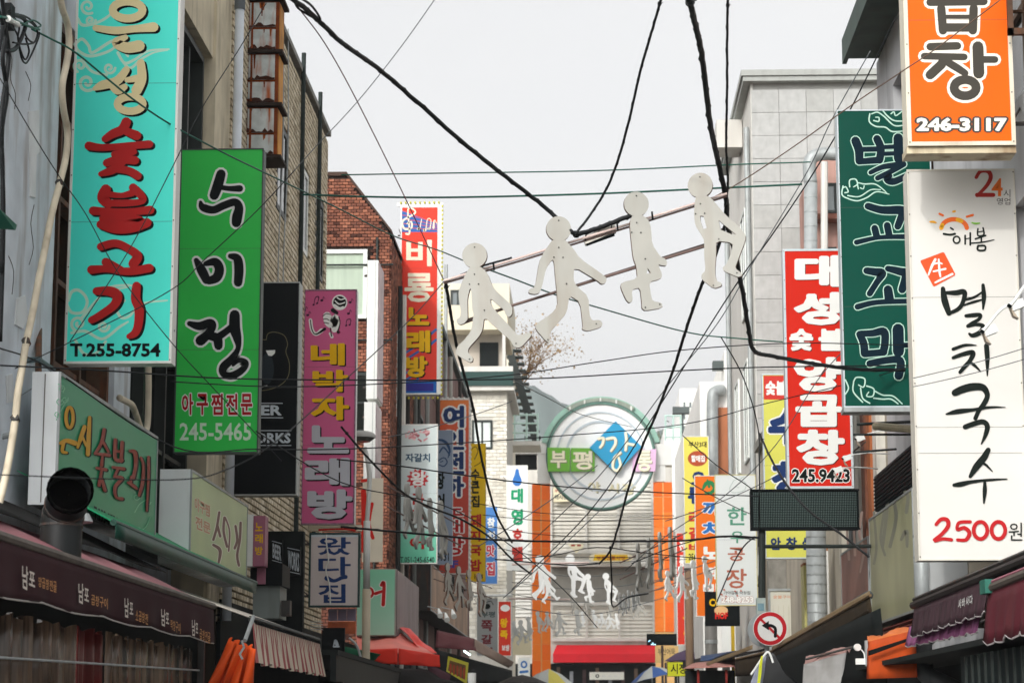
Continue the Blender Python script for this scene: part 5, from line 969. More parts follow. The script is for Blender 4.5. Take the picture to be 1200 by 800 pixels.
# ================================================================ walking cut-out figures
WF = mat('board_white', '#aaa9a2', .5, .07, 3, .35, '#8b7d6c', spec=.12); WE = mat('board_edge', '#6b5347', .8, .15, 6)
OUT = [
 ((556.5, 299.3, 15), [(x / 4.708 + 520, y / 4.708 + 270) for x, y in [(150, 200), (125, 235), (100, 290), (80, 345), (85, 400), (95, 450), (92, 488), (70, 502), (72, 522), (92, 532), (115, 525), (135, 500), (133, 440), (132, 380), (148, 320), (155, 350), (158, 400), (160, 450), (168, 475), (160, 530), (150, 575), (110, 625), (78, 650), (64, 690), (75, 705), (145, 748), (162, 742), (165, 722), (135, 690), (140, 665), (200, 600), (220, 560), (228, 490), (300, 560), (380, 630), (392, 662), (415, 672), (440, 665), (495, 605), (490, 588), (465, 585), (440, 600), (410, 595), (370, 545), (290, 455), (265, 420), (262, 385), (300, 420), (340, 455), (350, 485), (370, 497), (385, 480), (388, 440), (370, 415), (310, 360), (275, 320), (245, 240), (205, 200)]], []),
 ((654.5, 268, 15), [(648, 280), (637, 296), (631, 308), (626, 340), (619, 342), (618, 347), (625, 348.5), (631, 347), (634, 340), (639, 317), (647, 305), (649, 310), (650, 325), (652, 345), (653, 362), (645, 372), (627, 384), (626, 390), (641, 407), (644, 403), (643, 395), (652, 384), (664, 370), (667, 349), (680, 357), (683, 385), (682, 390), (689, 392), (705, 387), (707, 382), (703, 378), (694, 379), (691, 372), (690, 350), (676, 338), (672, 330), (673, 314), (700, 330), (706, 335), (711, 333), (712, 327), (706, 322), (680, 304), (672, 292), (661, 280)], []),
 ((745.5, 239, 15), [(741, 252), (737, 262), (739, 285), (741, 305), (745, 316), (746, 330), (727, 335), (725.5, 341), (732, 356), (736, 360), (740, 357), (739, 346), (741, 343), (749, 341), (751, 360), (751, 366), (755, 369), (776, 365), (775, 359), (764, 357), (762, 350), (760, 334), (774, 330), (776, 325), (771, 312), (775, 313.5), (781, 314), (782, 309), (779, 305), (774, 303), (764, 288), (763, 268), (760, 258), (752, 252)], [[(758.5, 317), (757, 324), (762, 323)]]),
 ((821, 217, 15), [(817, 230), (815, 232), (813, 250), (814, 265), (821, 277), (825, 285), (824.5, 305), (826, 322), (821, 326), (821, 332), (835, 344), (845, 341), (844.5, 337), (839, 335), (837, 325), (839, 300), (839, 286), (859, 289), (857.5, 300), (851, 315), (846, 319), (847.5, 323), (864, 331), (869, 330), (869.5, 327), (861, 320), (864, 312), (874, 287), (874.5, 280), (867, 270), (850, 254), (837, 237), (830, 230)], [[(820.5, 254.5), (824.5, 255), (828, 270), (824, 271), (820.5, 260)], [(842.5, 261), (862.5, 279), (860, 280), (844.5, 272.5)]]),
]
FIG = []
def fig_mesh(i, Yr=18.0, th=.042):
    head, body, holes = OUT[i]; s = Yr / FPX; ox, oy = head[0], head[1] + head[2]
    me = []
    for part in ('body', 'head'):
        c = bpy.data.curves.new('outline', 'CURVE'); c.dimensions = '2D'; c.fill_mode = 'BOTH'; c.extrude = th / 2
        loops = ([body] + holes) if part == 'body' else [[(head[0] + head[2] * math.cos(a * math.pi / 16), head[1] + head[2] * 1.02 * math.sin(a * math.pi / 16)) for a in range(32)]]
        for lp in loops:
            if part == 'body' and len(lp) > 8:      # round the traced corners
                n_ = len(lp); lp = [p for k in range(n_) for p in ((lp[k][0] * .8 + lp[k - 1][0] * .2, lp[k][1] * .8 + lp[k - 1][1] * .2), (lp[k][0] * .8 + lp[(k + 1) % n_][0] * .2, lp[k][1] * .8 + lp[(k + 1) % n_][1] * .2))]
            sp_ = c.splines.new('POLY'); sp_.points.add(len(lp) - 1); sp_.use_cyclic_u = True
            for q, (x, y) in zip(sp_.points, lp): q.co = ((x - ox) * s, -(y - oy) * s, (.001 if part == 'head' else 0), 1)
        o = bpy.data.objects.new('outline', c); 
        m = bpy.data.meshes.new_from_object(o)
        bpy.data.objects.remove(o); bpy.data.curves.remove(c)
        m.transform(Matrix.Rotation(math.pi / 2, 4, 'X')); m.materials.clear(); m.materials.append(WF); m.materials.append(WE); m.update()
        for p in m.polygons: p.material_index = 0 if abs(p.normal.y) > .5 else 1
        me.append(m)
    # screw heads on the front
    sm = M(); cxs = sum(p[0] for p in body) / len(body); s2 = [(head[0], head[1] - 10), (ox, oy + 8), (ox - 6, oy + 20), (ox + 5, oy + 20), (cxs, oy + 52)] + [(p[0] * .88 + ox * .12 if abs(p[0] - ox) > 18 else p[0], p[1] - 4) for p in (max(body, key=lambda q: q[1]), max(body, key=lambda q: q[1] + q[0]))]
    for x, y in s2:
        X, Z = (x - ox) * s, -(y - oy) * s; sm.tube([(X, -th / 2 - .005, Z), (X, -th / 2 + .002, Z)], .0062, 6)
    ms = bpy.data.meshes.new('screws'); ms.from_pydata(sm.v, [], sm.f); ms.materials.append(K)
    return me + [ms]
for i in range(4): FIG.append(fig_mesh(i))
GREY = mat('weathered_board', '#a9a9a4', .6, .08, 3, .2)
def figure(i, loc, label, group, rz=0, scale=1.0, roll=0, mt=None, detail=True):
    r = thing('walking_figure_cutout', label, 'cutout', loc, group); r.rotation_euler = (0, roll, rz); r.scale = (scale,) * 3
    ids = [('body', FIG[i][0]), ('head', FIG[i][1])] + ([('screw', FIG[i][2])] if detail else [])
    for n_, me in ids:
        o = bpy.data.objects.new(n_, me); COL.objects.link(o); o.parent = r
        if mt and n_ != 'screw':
            for sl_ in o.material_slots: sl_.link = 'OBJECT'; sl_.material = mt
    return r
big = ('big white walking figure cutout with long stride, lowest at the left of the tilted rods', 'big white walking figure cutout with both arms spread, second from the left', 'big white walking figure cutout bending one knee back, third along the rods', 'big white walking figure cutout lifting its front knee, highest at the right of the rods')
for i in range(4):
    h = OUT[i][0]; figure(i, P(h[0], h[1] + h[2], 18.0), big[i], 'big white walking figures on the near rods', (-.1, .12, .13, -.16)[i])
RB = mat('rod_brown', '#6d5a55', .6, .2, 5); RP = mat('rod_pinkish', '#cdb9b2', .5, .1, 5)
rr = thing('figure_rods', 'pair of tilted steel rods carrying the four big white walking figures', 'rods', P(690, 320, 18.1))
ob('upper_rod', M().tube([P(520, 329, 18.08), P(610, 302, 18.08), P(852, 227, 18.08)], .011, 8), RP, rr); ob('upper_rod', M().tube([P(520, 332, 18.1), P(612, 305, 18.1), P(852, 230, 18.1)], .009, 8), RB, rr)
ob('lower_rod', M().tube([P(541, 379, 18.08), P(600, 358, 18.08), P(828, 288, 18.08)], .012, 8), RB, rr)
ob('lower_rod', M().tube([P(541, 376.5, 18.1), P(828, 285.5, 18.1)], .008, 8), mat('rod_dark', '#3d3430', .6, .2, 5), rr)
for px, py in ((578, 313), (723, 266), (764, 254)): ob('clamp', M().tube([P(px, py - 6, 18.07), P(px + 1, py + 4, 18.07)], .008, 6), K, rr)
rr = thing('hanging_lamp', 'small white fluorescent lamp fitting strapped under the figure rods', 'lamp', P(702, 280, 18.2))
ob('housing', M().prism([P(683, 277, 18.1), P(721, 263, 18.1), P(722, 271, 18.1), P(686, 286, 18.1)], (0, .09, 0)), mat('fitting_white', '#d9d6cc', .5, .08, 8, .3), rr)
ob('tube', M().tube([P(687, 287, 18.12), P(720, 275, 18.12)], .012, 8), K, rr)
for px, py in ((686, 276), (716, 265)): ob('strap', M().tube([P(px, py + 6, 18.09), P(px + 1, py - 4, 18.06)], .006, 5), K, rr)

def row(items, Y, rz, group, labels, mt=None, rod=True, dY=0.0):
    """items: (pose, head_x, head_y(top of head), height px)"""
    pts = []
    for k, (po, x, y, hpx) in enumerate(items):
        Yk = Y + dY * k; sc_ = hpx / 145 * (Yk / 18.0); hr_ = 30 * hpx / 145
        figure(po, P(x, y + hr_, Yk), labels[k] if isinstance(labels, (list, tuple)) else labels, group, rz, sc_, 0, mt, False); pts.append(P(x, y + hr_ * 1.15, Yk + .05))
    if rod:
        d0 = (pts[-1] - pts[0]).normalized() * .5
        for dz in (0, -.33 * (items[0][3] / 62)):
            ob('figure_rod', M().tube([pts[0] - d0 + Vector((0, .03, dz)), pts[-1] + d0 + Vector((0, .03, dz))], .014, 5), RB, None, '%s thin rod carrying the %s' % ('upper' if dz == 0 else 'lower', group), 'rod')
od = ('first', 'second', 'third', 'fourth')
row([(0, 477, 566, 66), (1, 490.5, 570, 70), (2, 503.5, 583, 62), (3, 516, 586, 70)], 38, math.radians(74), 'grey figures in front of the mint seafood sign', ['%s grey walking cutout from the left in front of the mint seafood sign' % w_ for w_ in od], mat('board_palegrey', '#a9a9a4', .5, .08, 3, .2), dY=.2)
row([(0, 524, 659, 50), (1, 537, 663, 50), (2, 549, 667, 48), (3, 561, 671, 52)], 57, math.radians(66), 'pale figures below the orange red sign', ['%s pale walking cutout from the left below the orange red sign' % w_ for w_ in od], dY=.3)
row([(1, 632.5, 650, 50), (0, 640, 671, 36)], 56, .3, 'figures before the left orange post', ['larger pale walking cutout in front of the left orange post', 'smaller pale cutout just behind the larger one at the left orange post'], mat('board_bright', '#e0e2e0', .45, .03, 3), rod=False)
row([(3, 668, 649, 52), (2, 689, 672, 34), (3, 710, 671, 38)], 60, 0, 'figures before the grey recess', ['tall pale walking cutout before the grey recess with its knee raised', 'mid sized grey cutout at the middle of the grey recess', 'pale cutout leaning forward right of the middle of the recess'], mat('board_bright', '#e0e2e0', .45, .03, 3), rod=False)
ob('figure_rod', M().tube([P(600, 661, 58), P(690, 659, 58)], .03, 6), RP, None, 'pale horizontal tube behind the heads of the recess figures', 'rod')
ob('figure_rod', M().tube([P(596, 701, 70), P(668, 702, 70)], .03, 6), RP, None, 'pale horizontal tube under the feet of the figure at the left post', 'rod')
row([(0, 747.5, 636, 56), (1, 760, 630, 56), (2, 773, 623, 58), (3, 785, 617, 64)], 41, math.radians(76), 'grey figures before the right orange post', ['%s grey walking cutout from the left before the right orange post' % w_ for w_ in od], GREY, dY=.2)
row([(0, 782, 668, 36), (1, 797.5, 663, 40), (2, 812, 656, 46), (3, 825.5, 651, 42)], 55, math.radians(52), 'bright white figures beside the right orange post', ['%s bright white walking cutout from the left beside the right orange post' % w_ for w_ in od], mat('board_bright', '#e0e2e0', .45, .03, 3), dY=.1)
sm = [(0, 602, 727, 24), (1, 610, 726, 28), (2, 619, 722, 28), (3, 630, 716, 26), (0, 641, 716, 24), (1, 655, 716, 28), (2, 676, 714, 30)]
row(sm, 96, math.radians(30), 'small grey figures low before the left post', 'small grey walking cutout in the low row before the left orange post', mat('board_midgrey', '#c0c2bf', .5, .05, 3), rod=False)
row([(0, 672, 697, 22), (1, 688, 699, 20), (2, 714, 701, 22), (3, 738, 700, 20), (0, 747, 697, 26), (1, 744, 706, 18)], 100, math.radians(10), 'small pale figures before the shutters, upper row', 'small pale walking cutout in the upper row before the shutters', rod=False)
row([(2, 682, 716, 18), (3, 695, 714, 22), (0, 705, 718, 18), (1, 714, 717, 20), (2, 722, 718, 18)], 104, math.radians(5), 'small white figures before the shutters, lower row', 'small white walking cutout in the lower row before the shutters', mat('board_bright', '#e0e2e0', .45, .03, 3), rod=False)
row([(k % 4, 726 + k * 5, 694 - k * 1.5 + (k % 2) * 3, 24) for k in range(5)], 88, math.radians(62), 'small dark slanting figures before the shutters', 'small dark edge-on walking cutout right of the middle of the shutters', mat('board_dark', '#a8aaa8', .6, .1, 3), rod=False)

# ================================================================ cables
CB = mat('cable_black', '#15181a', .55, .1, 8); CG = mat('cable_green', '#1c5b4c', .5, .1, 4); CR = mat('cable_maroon', '#5c3a3a', .5, .1, 4); CGY = mat('cable_grey', '#5b6062', .5, .1, 4)
def cable(pts, wpx, label, mt=None, group=None, k=7, knots=0, name='cable', cat='cable'):
    """pts: (px, py, Y) knots of the hanging line; wpx its thickness in the picture"""
    p3 = [P(x, y, Y) for x, y, Y in smooth_path(pts, k)] if len(pts) > 2 else [P(*p) for p in pts]
    if len(pts) == 2:
        a, c = p3; L = (c - a).length; p3 = [a.lerp(c, t / 10) - Vector((0, 0, L * .012 * 4 * (t / 10) * (1 - t / 10))) for t in range(11)]
    r_ = [wpx * (CAM - p).length / FPX / 2 for p in p3]; rm_ = sorted(r_)[len(r_) // 2] * (1.15 if knots else 1)
    if not knots:
        return ob(name, M().tube(p3, rm_, 6), mt or CB, None, label, cat, group, smooth=True)
    t = thing(name, label, cat, p3[len(p3) // 2], group); p3 = [p + Vector((random.uniform(-.1, .1) * rm_, 0, random.uniform(-.1, .1) * rm_)) for p in p3]
    ob('strand', M().tube(p3, rm_ * .72, 7), mt or CB, t, smooth=True)
    tw = [p + Vector((math.cos(i * 1.9) * rm_ * .5, 0, math.sin(i * 1.9) * rm_ * .5)) for i, p in enumerate(p3)]
    ob('strand', M().tube(tw, rm_ * .45, 6), mt or CB, t, smooth=True)
    for i in range(2, len(p3) - 2, max(1, int(len(p3) / knots * 1.3))):
        m = M(); d = (p3[i + 1] - p3[i]).normalized() * rm_ * .6; m.tube([p3[i] - d, p3[i] + d], rm_ * 1.12, 7); m.tube([p3[i], p3[i] + Vector((rm_ * 1.6, 0, rm_ * .5))], rm_ * .18, 4); ob('cable_tie', m, mt or CB, t); return t
cable([(325, -12, 14), (360, 12, 14.6), (400, 50, 15.3), (440, 78, 16), (480, 112, 16.6), (540, 165, 17.2), (600, 213, 17.7), (640, 244, 18), (672, 274, 18)], 6.6, 'thick black bundled cable from the upper left down to the second big figure', knots=14)
cable([(338, -8, 14), (352, -2, 14.3), (366, 8, 14.6), (375, 24, 14.8), (352, 12, 14.6), (346, 4, 14.5)], 3, 'loose twisted loop on the thick cable at the top left of the sky', k=6)
cable([(776, -5, 16), (763, 40, 16.5), (750, 85, 17), (735, 150, 17.4), (718, 205, 17.8), (700, 240, 18), (674, 275, 18)], 3.8, 'black knotted cable from the top centre down to the second big figure', knots=9)
cable([(672, 275, 18.15), (690, 271, 18.1), (715, 262, 18.05), (740, 252, 18)], 7, 'thick black taped cable lying along the rods between second and third big figure', knots=3)
cable([(807, -5, 15), (815, 30, 15.5), (822, 62, 16), (828, 112, 16.6), (833, 150, 17.2), (842, 190, 17.8), (851, 235, 18.3), (852, 262, 19), (862, 300, 20), (871, 345, 21), (877, 385, 22), (884, 411, 23), (905, 417, 24), (960, 427, 25.5), (1010, 433, 26.5), (1060, 433, 26.9)], 7, 'long thick black cable passing behind the highest figure and bending right to the green sign', knots=22)
cable([(853, -5, 16), (852, 50, 16.5), (852, 110, 17), (851, 170, 17.5), (853, 215, 18), (850, 240, 18.2)], 3.6, 'straight black double cable from the top right of centre down to the rods', knots=9)
cable([(850, 262, 18.2), (838, 300, 18.25), (821, 337, 18.3), (806, 380, 19.5), (790, 430, 21), (770, 482, 23), (752, 525, 25), (737, 570, 27), (725, 615, 29), (715, 645, 31), (702, 660, 32)], 3.8, 'thick black cable slanting down from the highest figure across the round gate sign', knots=10)
cable([(522, 330, 18.1), (527, 360, 19), (534, 400, 20), (543, 435, 21), (555, 480, 23), (562, 525, 25), (572, 570, 27), (583, 605, 29), (600, 635, 31)], 3.8, 'thick black cable falling from the left end of the rods past the yellow sign', knots=10)
cable([(520, 330, 18.1), (545, 320, 18.1), (560, 313, 18.1), (600, 302, 18.1)], 3, 'short black cable lashed to the left end of the rods', knots=3)
cable([(20, 26, 19), (60, 46, 19.3), (90, 63, 19.6), (150, 112, 20.2), (200, 146, 21), (260, 178, 22), (330, 212, 24), (400, 246, 26), (460, 276, 28), (510, 292, 30), (545, 306, 31)], 2.0, 'green cable from the left wall bundle across the turquoise sign to the first figure', CG)
cable([(545, 306, 31), (600, 326, 32), (650, 345, 33), (700, 360, 34), (800, 388, 36), (860, 396, 36), (960, 402, 34), (1085, 398, 30)], 1.7, 'green cable running from behind the first figure to the green cockle sign', CG)
cable([(355, 228, 27), (450, 231, 27), (550, 231, 27), (700, 227, 27), (830, 221, 27), (940, 216, 27)], 2.4, 'dark teal cable stretched nearly level above the big figures', mat('cable_teal', '#1d5347', .5, .1, 4))
cable([(400, 205, 30), (520, 203, 30), (700, 200, 30), (860, 193, 30), (950, 190, 30)], 1.6, 'thinner green cable stretched above the dark teal one', CG)
cable([(350, 10, 16), (380, 50, 16.6), (415, 112, 17), (470, 222, 17.6), (520, 328, 18.1)], 1.5, 'thin maroon wire from the upper left to the left end of the rods', CR)
cable([(520, 330, 18.1), (480, 375, 17), (410, 440, 15), (330, 512, 13.5), (270, 548, 13), (200, 562, 12.6), (0, 556, 12)], 1.5, 'thin dark wire from the left end of the rods down across the black bear sign', CB)
cable([(512, -4, 16), (470, 55, 16.5), (420, 118, 17), (370, 172, 17.5), (345, 200, 18)], 1.1, 'hairline wire in the empty sky left of the top centre', CGY)
cable([(345, 200, 18), (300, 248, 18.2), (240, 304, 18.5), (200, 340, 18.7), (100, 392, 19), (0, 440, 19)], 1.2, 'thin black wire slanting across the green sign from the tan brick wall', CB)
cable([(312, 4, 19), (280, 58, 19), (236, 128, 19), (200, 200, 19), (150, 295, 19), (82, 400, 19)], 1.2, 'thin black wire from the rusty box sign down across the turquoise sign', CB)
cable([(0, 92, 17), (40, 160, 17.4), (71, 209, 17.8), (100, 250, 18), (140, 322, 18.5), (200, 400, 19), (255, 460, 19.5), (330, 540, 20)], 1.2, 'thin black wire from the left edge crossing turquoise and green signs', CB)
cable([(0, 428, 18), (120, 434, 19), (260, 443, 20), (400, 445, 21), (530, 445, 22), (640, 443, 23), (780, 435, 24), (900, 430, 24.5), (1070, 428, 25)], 1.8, 'level black cable across the street at the foot of the red song sign', CB)
cable([(200, 447, 21), (330, 453, 21.6), (480, 448, 22.4), (600, 439, 23), (700, 424, 24), (800, 410, 25), (930, 402, 26), (1070, 404, 27), (1200, 399, 27)], 1.4, 'thin cable rising gently to the right just over the level black cable', CB)
cable([(0, 408, 18), (60, 432, 19), (200, 522, 20), (300, 526, 21), (400, 526, 22), (520, 520, 24), (650, 511, 26), (800, 497, 28), (900, 472, 28), (1000, 448, 28), (1100, 420, 24), (1200, 396, 22)], 1.5, 'thin black cable sagging from left wall to right over the round gate sign', CB)
cable([(395, 538, 26), (470, 546, 27), (540, 556, 28), (620, 566, 29), (700, 573, 30), (800, 578, 31), (890, 581, 31)], 1.6, 'thin black cable crossing the lower half of the round gate sign', CB)
cable([(400, 617, 30), (480, 624, 31), (560, 631, 32), (640, 634, 33), (720, 634, 34), (800, 633, 34), (850, 628, 33), (893, 630, 32)], 3.0, 'thick black cable bundle stretched level in front of the upper shutter', knots=12)
cable([(400, 500, 26), (430, 535, 27), (470, 575, 28), (500, 592, 29), (540, 608, 30), (575, 630, 31), (600, 655, 32), (622, 672, 33)], 2.8, 'black bundle drooping from the lamp post through the grey figures', knots=7)
cable([(300, 505, 24), (400, 565, 26), (520, 592, 28), (600, 640, 30), (660, 690, 31), (700, 735, 32)], 1.2, 'thin wire falling right across the mint seafood sign toward the shutters', CB)
cable([(1180, -6, 17), (1100, 55, 17.5), (1060, 82, 17.8), (1000, 122, 18.3), (930, 172, 19), (870, 212, 19.6), (835, 232, 20)], 1.4, 'thin brown wire from the orange sign top down to the highest figure', mat('cable_brown', '#6a5648', .5, .1, 4))
cable([(1050, 20, 27), (1002, 118, 27.6), (955, 200, 28), (905, 275, 28.6), (865, 330, 29), (820, 400, 30), (745, 520, 33), (690, 600, 36), (600, 690, 40)], 1.6, 'long black wire slanting from the dark roof slab down past the round gate sign', CB)
cable([(1020, 60, 27), (975, 140, 27.5), (945, 203, 28), (880, 312, 28.6), (840, 380, 29), (780, 455, 30.5), (700, 560, 34), (600, 655, 40)], 1.2, 'second parallel wire slanting from the roof slab toward the gate', CGY)
cable([(890, 508, 30), (905, 540, 29), (925, 572, 28), (950, 600, 27), (985, 625, 26), (1018, 652, 25)], 3.2, 'short thick black cable crossing the display board', knots=5)
cable([(733, 668, 32), (780, 628, 31), (850, 580, 30), (910, 520, 29), (962, 440, 28), (1020, 380, 27)], 1.1, 'thin wire climbing from the shutters over the orange song sign to the red sign', CGY)
cable([(740, 660, 32), (790, 640, 32), (840, 628, 32), (885, 632, 31.5)], 1.4, 'thin black wire from the shutters to the display board post', CB)
cable([(800, 510, 36), (840, 545, 35), (880, 572, 34), (905, 600, 33)], 1.2, 'thin wire from the yellow old restaurant sign down to the display board', CB)
cable([(600, 445, 30), (640, 465, 32), (680, 485, 36), (740, 500, 40)], .9, 'faint grey wire in the sky above the hill beside the round sign', CGY)
cable([(600, 655, 36), (650, 650, 36), (700, 641, 36), (760, 648, 35), (830, 655, 34)], 1.2, 'thin wire hanging over the cream oval sign', CB)
cable([(845, 395, 26), (870, 440, 27), (888, 500, 28), (890, 560, 28), (889, 640, 29)], 1.5, 'thin wire dropping past the granite side wall to the display board', CB)
cable([(715, 640, 31), (717, 680, 32), (718, 710, 33), (735, 700, 34), (760, 695, 34)], 1.8, 'looping black cable hanging below the oval sign', CB)
cable([(700, 660, 32), (670, 662, 33), (630, 659, 34), (580, 655, 34)], 1.6, 'black cable running left from the bottom of the thick slanting cable', CB)
for i in range(6):
    y0, y1 = 590 + i * 13, 604 + i * 12 - (i % 2) * 9
    cable([(560 + i * 6, y0, 50 + i), (650, (y0 + y1) / 2 + 5, 52 + i), (790 + i * 3, y1, 55 + i)], .9, 'thin far cable crossing the street in front of the market gate', CB, 'thin far cables before the gate')
for i in range(4):
    cable([(600, 668 + i * 14, 62 + i), (690, 675 + i * 15, 62), (800, 664 + i * 10, 64)], .9, 'thin far cable crossing low in front of the shutters', CGY, 'thin far cables low before the shutters')
for i, (a, c, lb) in enumerate((((455, 512), (600, 470), 'thin wire climbing right over the orange red sign'), ((560, 640), (700, 545), 'thin wire climbing right across the yellow soup sign'), ((590, 700), (740, 560), 'thin wire climbing right across the shutters toward the round sign'), ((800, 560), (900, 610), 'thin wire falling right over the white handwriting sign'), ((780, 610), (905, 560), 'thin wire climbing right over the white handwriting sign'), ((1070, 443), (1200, 408), 'upper thin wire in front of the white noodle sign'), ((1070, 453), (1200, 421), 'lower thin wire in front of the white noodle sign'), ((0, 478), (60, 440), 'thin wire tied at the left pier near the green grill sign'))):
    cable([(*a, 30 if i < 5 else 19), (*c, 33 if i < 5 else 19)], 1.1, lb, CGY)
cable([(840, 705, 45), (862, 655, 45), (880, 632, 44), (900, 628, 43)], 1.6, 'black cable from the white handwriting sign up to the display board post', CB)

# ---- left edge cable bundle and hose
t = thing('cable_bundle', 'tangle of black and green cables with loops on the left pier', 'cables', P(25, 60, 19))
XP = XL + .05
def pw(x, y, d=0.0): return PX(x, y, XP + d)
m = M()
for pts in ([(-3, 10), (6, 40), (3, 70), (8, 110), (2, 160), (4, 260), (0, 400)], [(2, -5), (6, 30), (10, 70), (1, 140), (3, 200), (2, 320)], [(-2, 60), (8, 20), (30, 25), (20, 55), (8, 60)]): m.tube([pw(x, y, .05) for x, y in smooth_path(pts)], .02, 6)
for pts in ([(8, 22), (20, 40), (23, 58), (26, 70), (31, 74), (38, 62), (45, 45), (46, 38)], [(10, 12), (22, 30), (21, 45), (25, 62), (30, 70), (34, 60), (30, 45)], [(10, 17), (25, 22), (38, 28), (44, 38), (40, 50), (32, 45), (28, 35)], [(6, 30), (20, 18), (34, 22), (45, 34)], [(15, 50), (28, 52), (40, 50), (45, 42)]): m.tube([pw(x, y, .06) for x, y in smooth_path(pts)], .009, 5)
ob('black_cable', m, CB, t, smooth=True)
ob('green_cable', M().tube([pw(x, y, .07) for x, y in smooth_path([(0, 20), (12, 22), (24, 27), (36, 32), (46, 35)])], .012, 5).tube([pw(x, y, .07) for x, y in smooth_path([(26, 30), (38, 24), (48, 30), (40, 34)])], .008, 5), CG, t, smooth=True)
ob('clamp', M().box(XP, XP + .07, PX(3, 20, XP).y, PX(8, 20, XP).y, PX(5, 34, XP).z, PX(5, 5, XP).z), K, t)
ob('insulator', M().tube([pw(9, 22, .08), pw(15, 26, .08)], [.03, .02], 8).tube([pw(16, 26, .08), pw(20, 29, .08)], [.02, .03], 8), W, t)
h = [(70, -8), (73, 10), (79, 28), (81, 52), (78, 75), (73, 100), (74, 125), (79, 155), (77, 185), (70, 215), (61, 250), (53, 290), (45, 330), (38, 368), (31, 400), (26, 430), (21, 460), (18, 490), (12, 530), (4, 570), (-4, 600)]
r = thing('hose_pipe', 'long cream hose winding down the left wall past the turquoise sign', 'pipe', P(50, 300, 20)); ob('hose', M().tube([pw(x, y, .16) for x, y in smooth_path(h, 5)], .032, 9), mat('hose_cream', '#cfc4ad', .5, .15, 5, .5, '#6d5c44'), r, smooth=True)
for i in (9, 14, 17): ob('hose_tie', M().tube([pw(h[i][0] - 1, h[i][1] - 1.5, .16), pw(h[i][0] + .5, h[i][1] + 3, .16)], .038, 8), M_STEEL, r)
r = thing('bent_pipe', 'cream bent drain hose beneath the turquoise sign', 'pipe', P(165, 470, 22.5)); ob('hose', M().tube([PX(x, y, -4.85) for x, y in smooth_path([(174, 425), (174, 460), (173, 495), (170, 506), (165, 502), (160, 487), (155, 475), (148, 470), (140, 466)])], .035, 9), mat('hose_cream', '#cfc4ad', .5, .15, 5, .5, '#6d5c44'), r, smooth=True)
r = thing('scaffold_arm', 'grey steel arm and rusty upright beside the green grill sign', 'bracket', P(40, 430, 19.3)); ob('arm', M().tube([P(12, 424, 19.2), P(45, 421, 19.2), P(62, 433, 20)], .025, 8), mat('arm_grey', '#4f6063', .5, .1, 4), r); ob('upright', M().tube([P(45, 437, 19.3), P(46, 345, 20.4)], .03, 8), M_RUSTF, r); ob('end_cap', M().tube([P(0, 512, 18.7), P(14, 509, 18.7)], .025, 8), M_GALV, r)
r = thing('side_sign', 'green tip of a sign poking in at the left edge', 'sign', P(5, 260, 15)); ob('board', M().prism([P(-30, 215, 15), P(-2, 243, 15), P(18, 262, 15.4), P(16, 268, 15.4), P(-30, 264, 15)], (0, .05, 0)), mat('board_green', '#1d6b58', .4, .1, 3), r)

# ================================================================ awnings and stalls, left
def cloth(rows_fn, nu, nv, mt, parent, name='canopy', sm=True):
    m = M().sheet([[rows_fn(i / nu, j / nv) for i in range(nu + 1)] for j in range(nv + 1)]); o = ob(name, m, mt, parent, smooth=sm)
    so_ = o.modifiers.new('thickness', 'SOLIDIFY'); so_.thickness = .006; return o
MAR = mat('maroon_canvas', '#33141a', .85, .22, 1.5, .15, '#241013'); MART = mat('dusty_pink_canvas', '#8b5a60', .7, .12, 1.2, .25, '#5e3a3e')
r = thing('awning', 'long maroon restaurant awning at the lower left with white and orange lettering', 'awning', (-4, 17, 2.3))
def xz(X, z0, z1): pass
Xf = -3.6
cloth(lambda u, v: Vector((-4.35 + .75 * v, 12.2 + 9.0 * u, 3.09 - .35 * v + .02 * math.sin(u * 37) * math.sin(v * 3.1))), 60, 6, MART, r, 'canopy')
cloth(lambda u, v: Vector((Xf + .02 + .015 * math.sin(u * 60) * v, 12.2 + 9.0 * u + .12 * v * (u > .99), 2.71 - .33 * v + .012 * math.sin(u * 31) * v)), 80, 6, MAR, r, 'valance')
ob('front_bar', M().tube([(Xf + .01, 12.2, 2.745), (Xf + .01, 21.25, 2.725)], .035, 8), mat('bar_dusty', '#5d554e', .6, .3, 6, .3), r)
ob('hem', M().tube([(Xf + .03 + .012 * math.sin(u * 3), 12.2 + 9.05 * u / 20, 2.38 + .012 * math.sin(u / 20 * 31)) for u in range(21)], .006, 5), mat('hem_white', '#a9a39c', .6, .1, 5), r)
cloth(lambda u, v: Vector((-4.95 + .87 * v, 12.2 + 9.2 * u, 3.47 - .42 * v + .01 * math.sin(u * 20))), 30, 3, mat('black_tarp', '#0d0a09', .8, .3, 3, spec=.1), r, 'roof_flap')
f = Face((Xf + .045, 14, 2.5), (1, 0, 0), r); LW = mat('letter_chalk', '#d9cfc4', .6, .05, 5); LO = mat('letter_tan', '#c88f5a', .6, .05, 5)
f.text('', None, LW, .02, chars=[('남', ((26, 661), (33, 664), (33, 692), (26, 688))), ('포', ((34, 668), (41, 671), (41, 688), (34, 685))), ('남', ((92, 682), (98, 684), (98, 708), (92, 705))), ('포', ((99, 688), (104, 690), (104, 705), (99, 703))), ('남', ((146, 699), (151, 701), (151, 724), (146, 722))), ('포', ((152, 705), (156, 706), (156, 720), (152, 719))), ('남', ((189, 712), (194, 714), (194, 734), (189, 732))), ('포', ((194.5, 717), (198, 718), (198, 731), (194.5, 730))), ('남', ((225, 725), (229, 726), (229, 745), (225, 744))), ('포', ((229.5, 729), (232, 730), (232, 742), (229.5, 741)))])
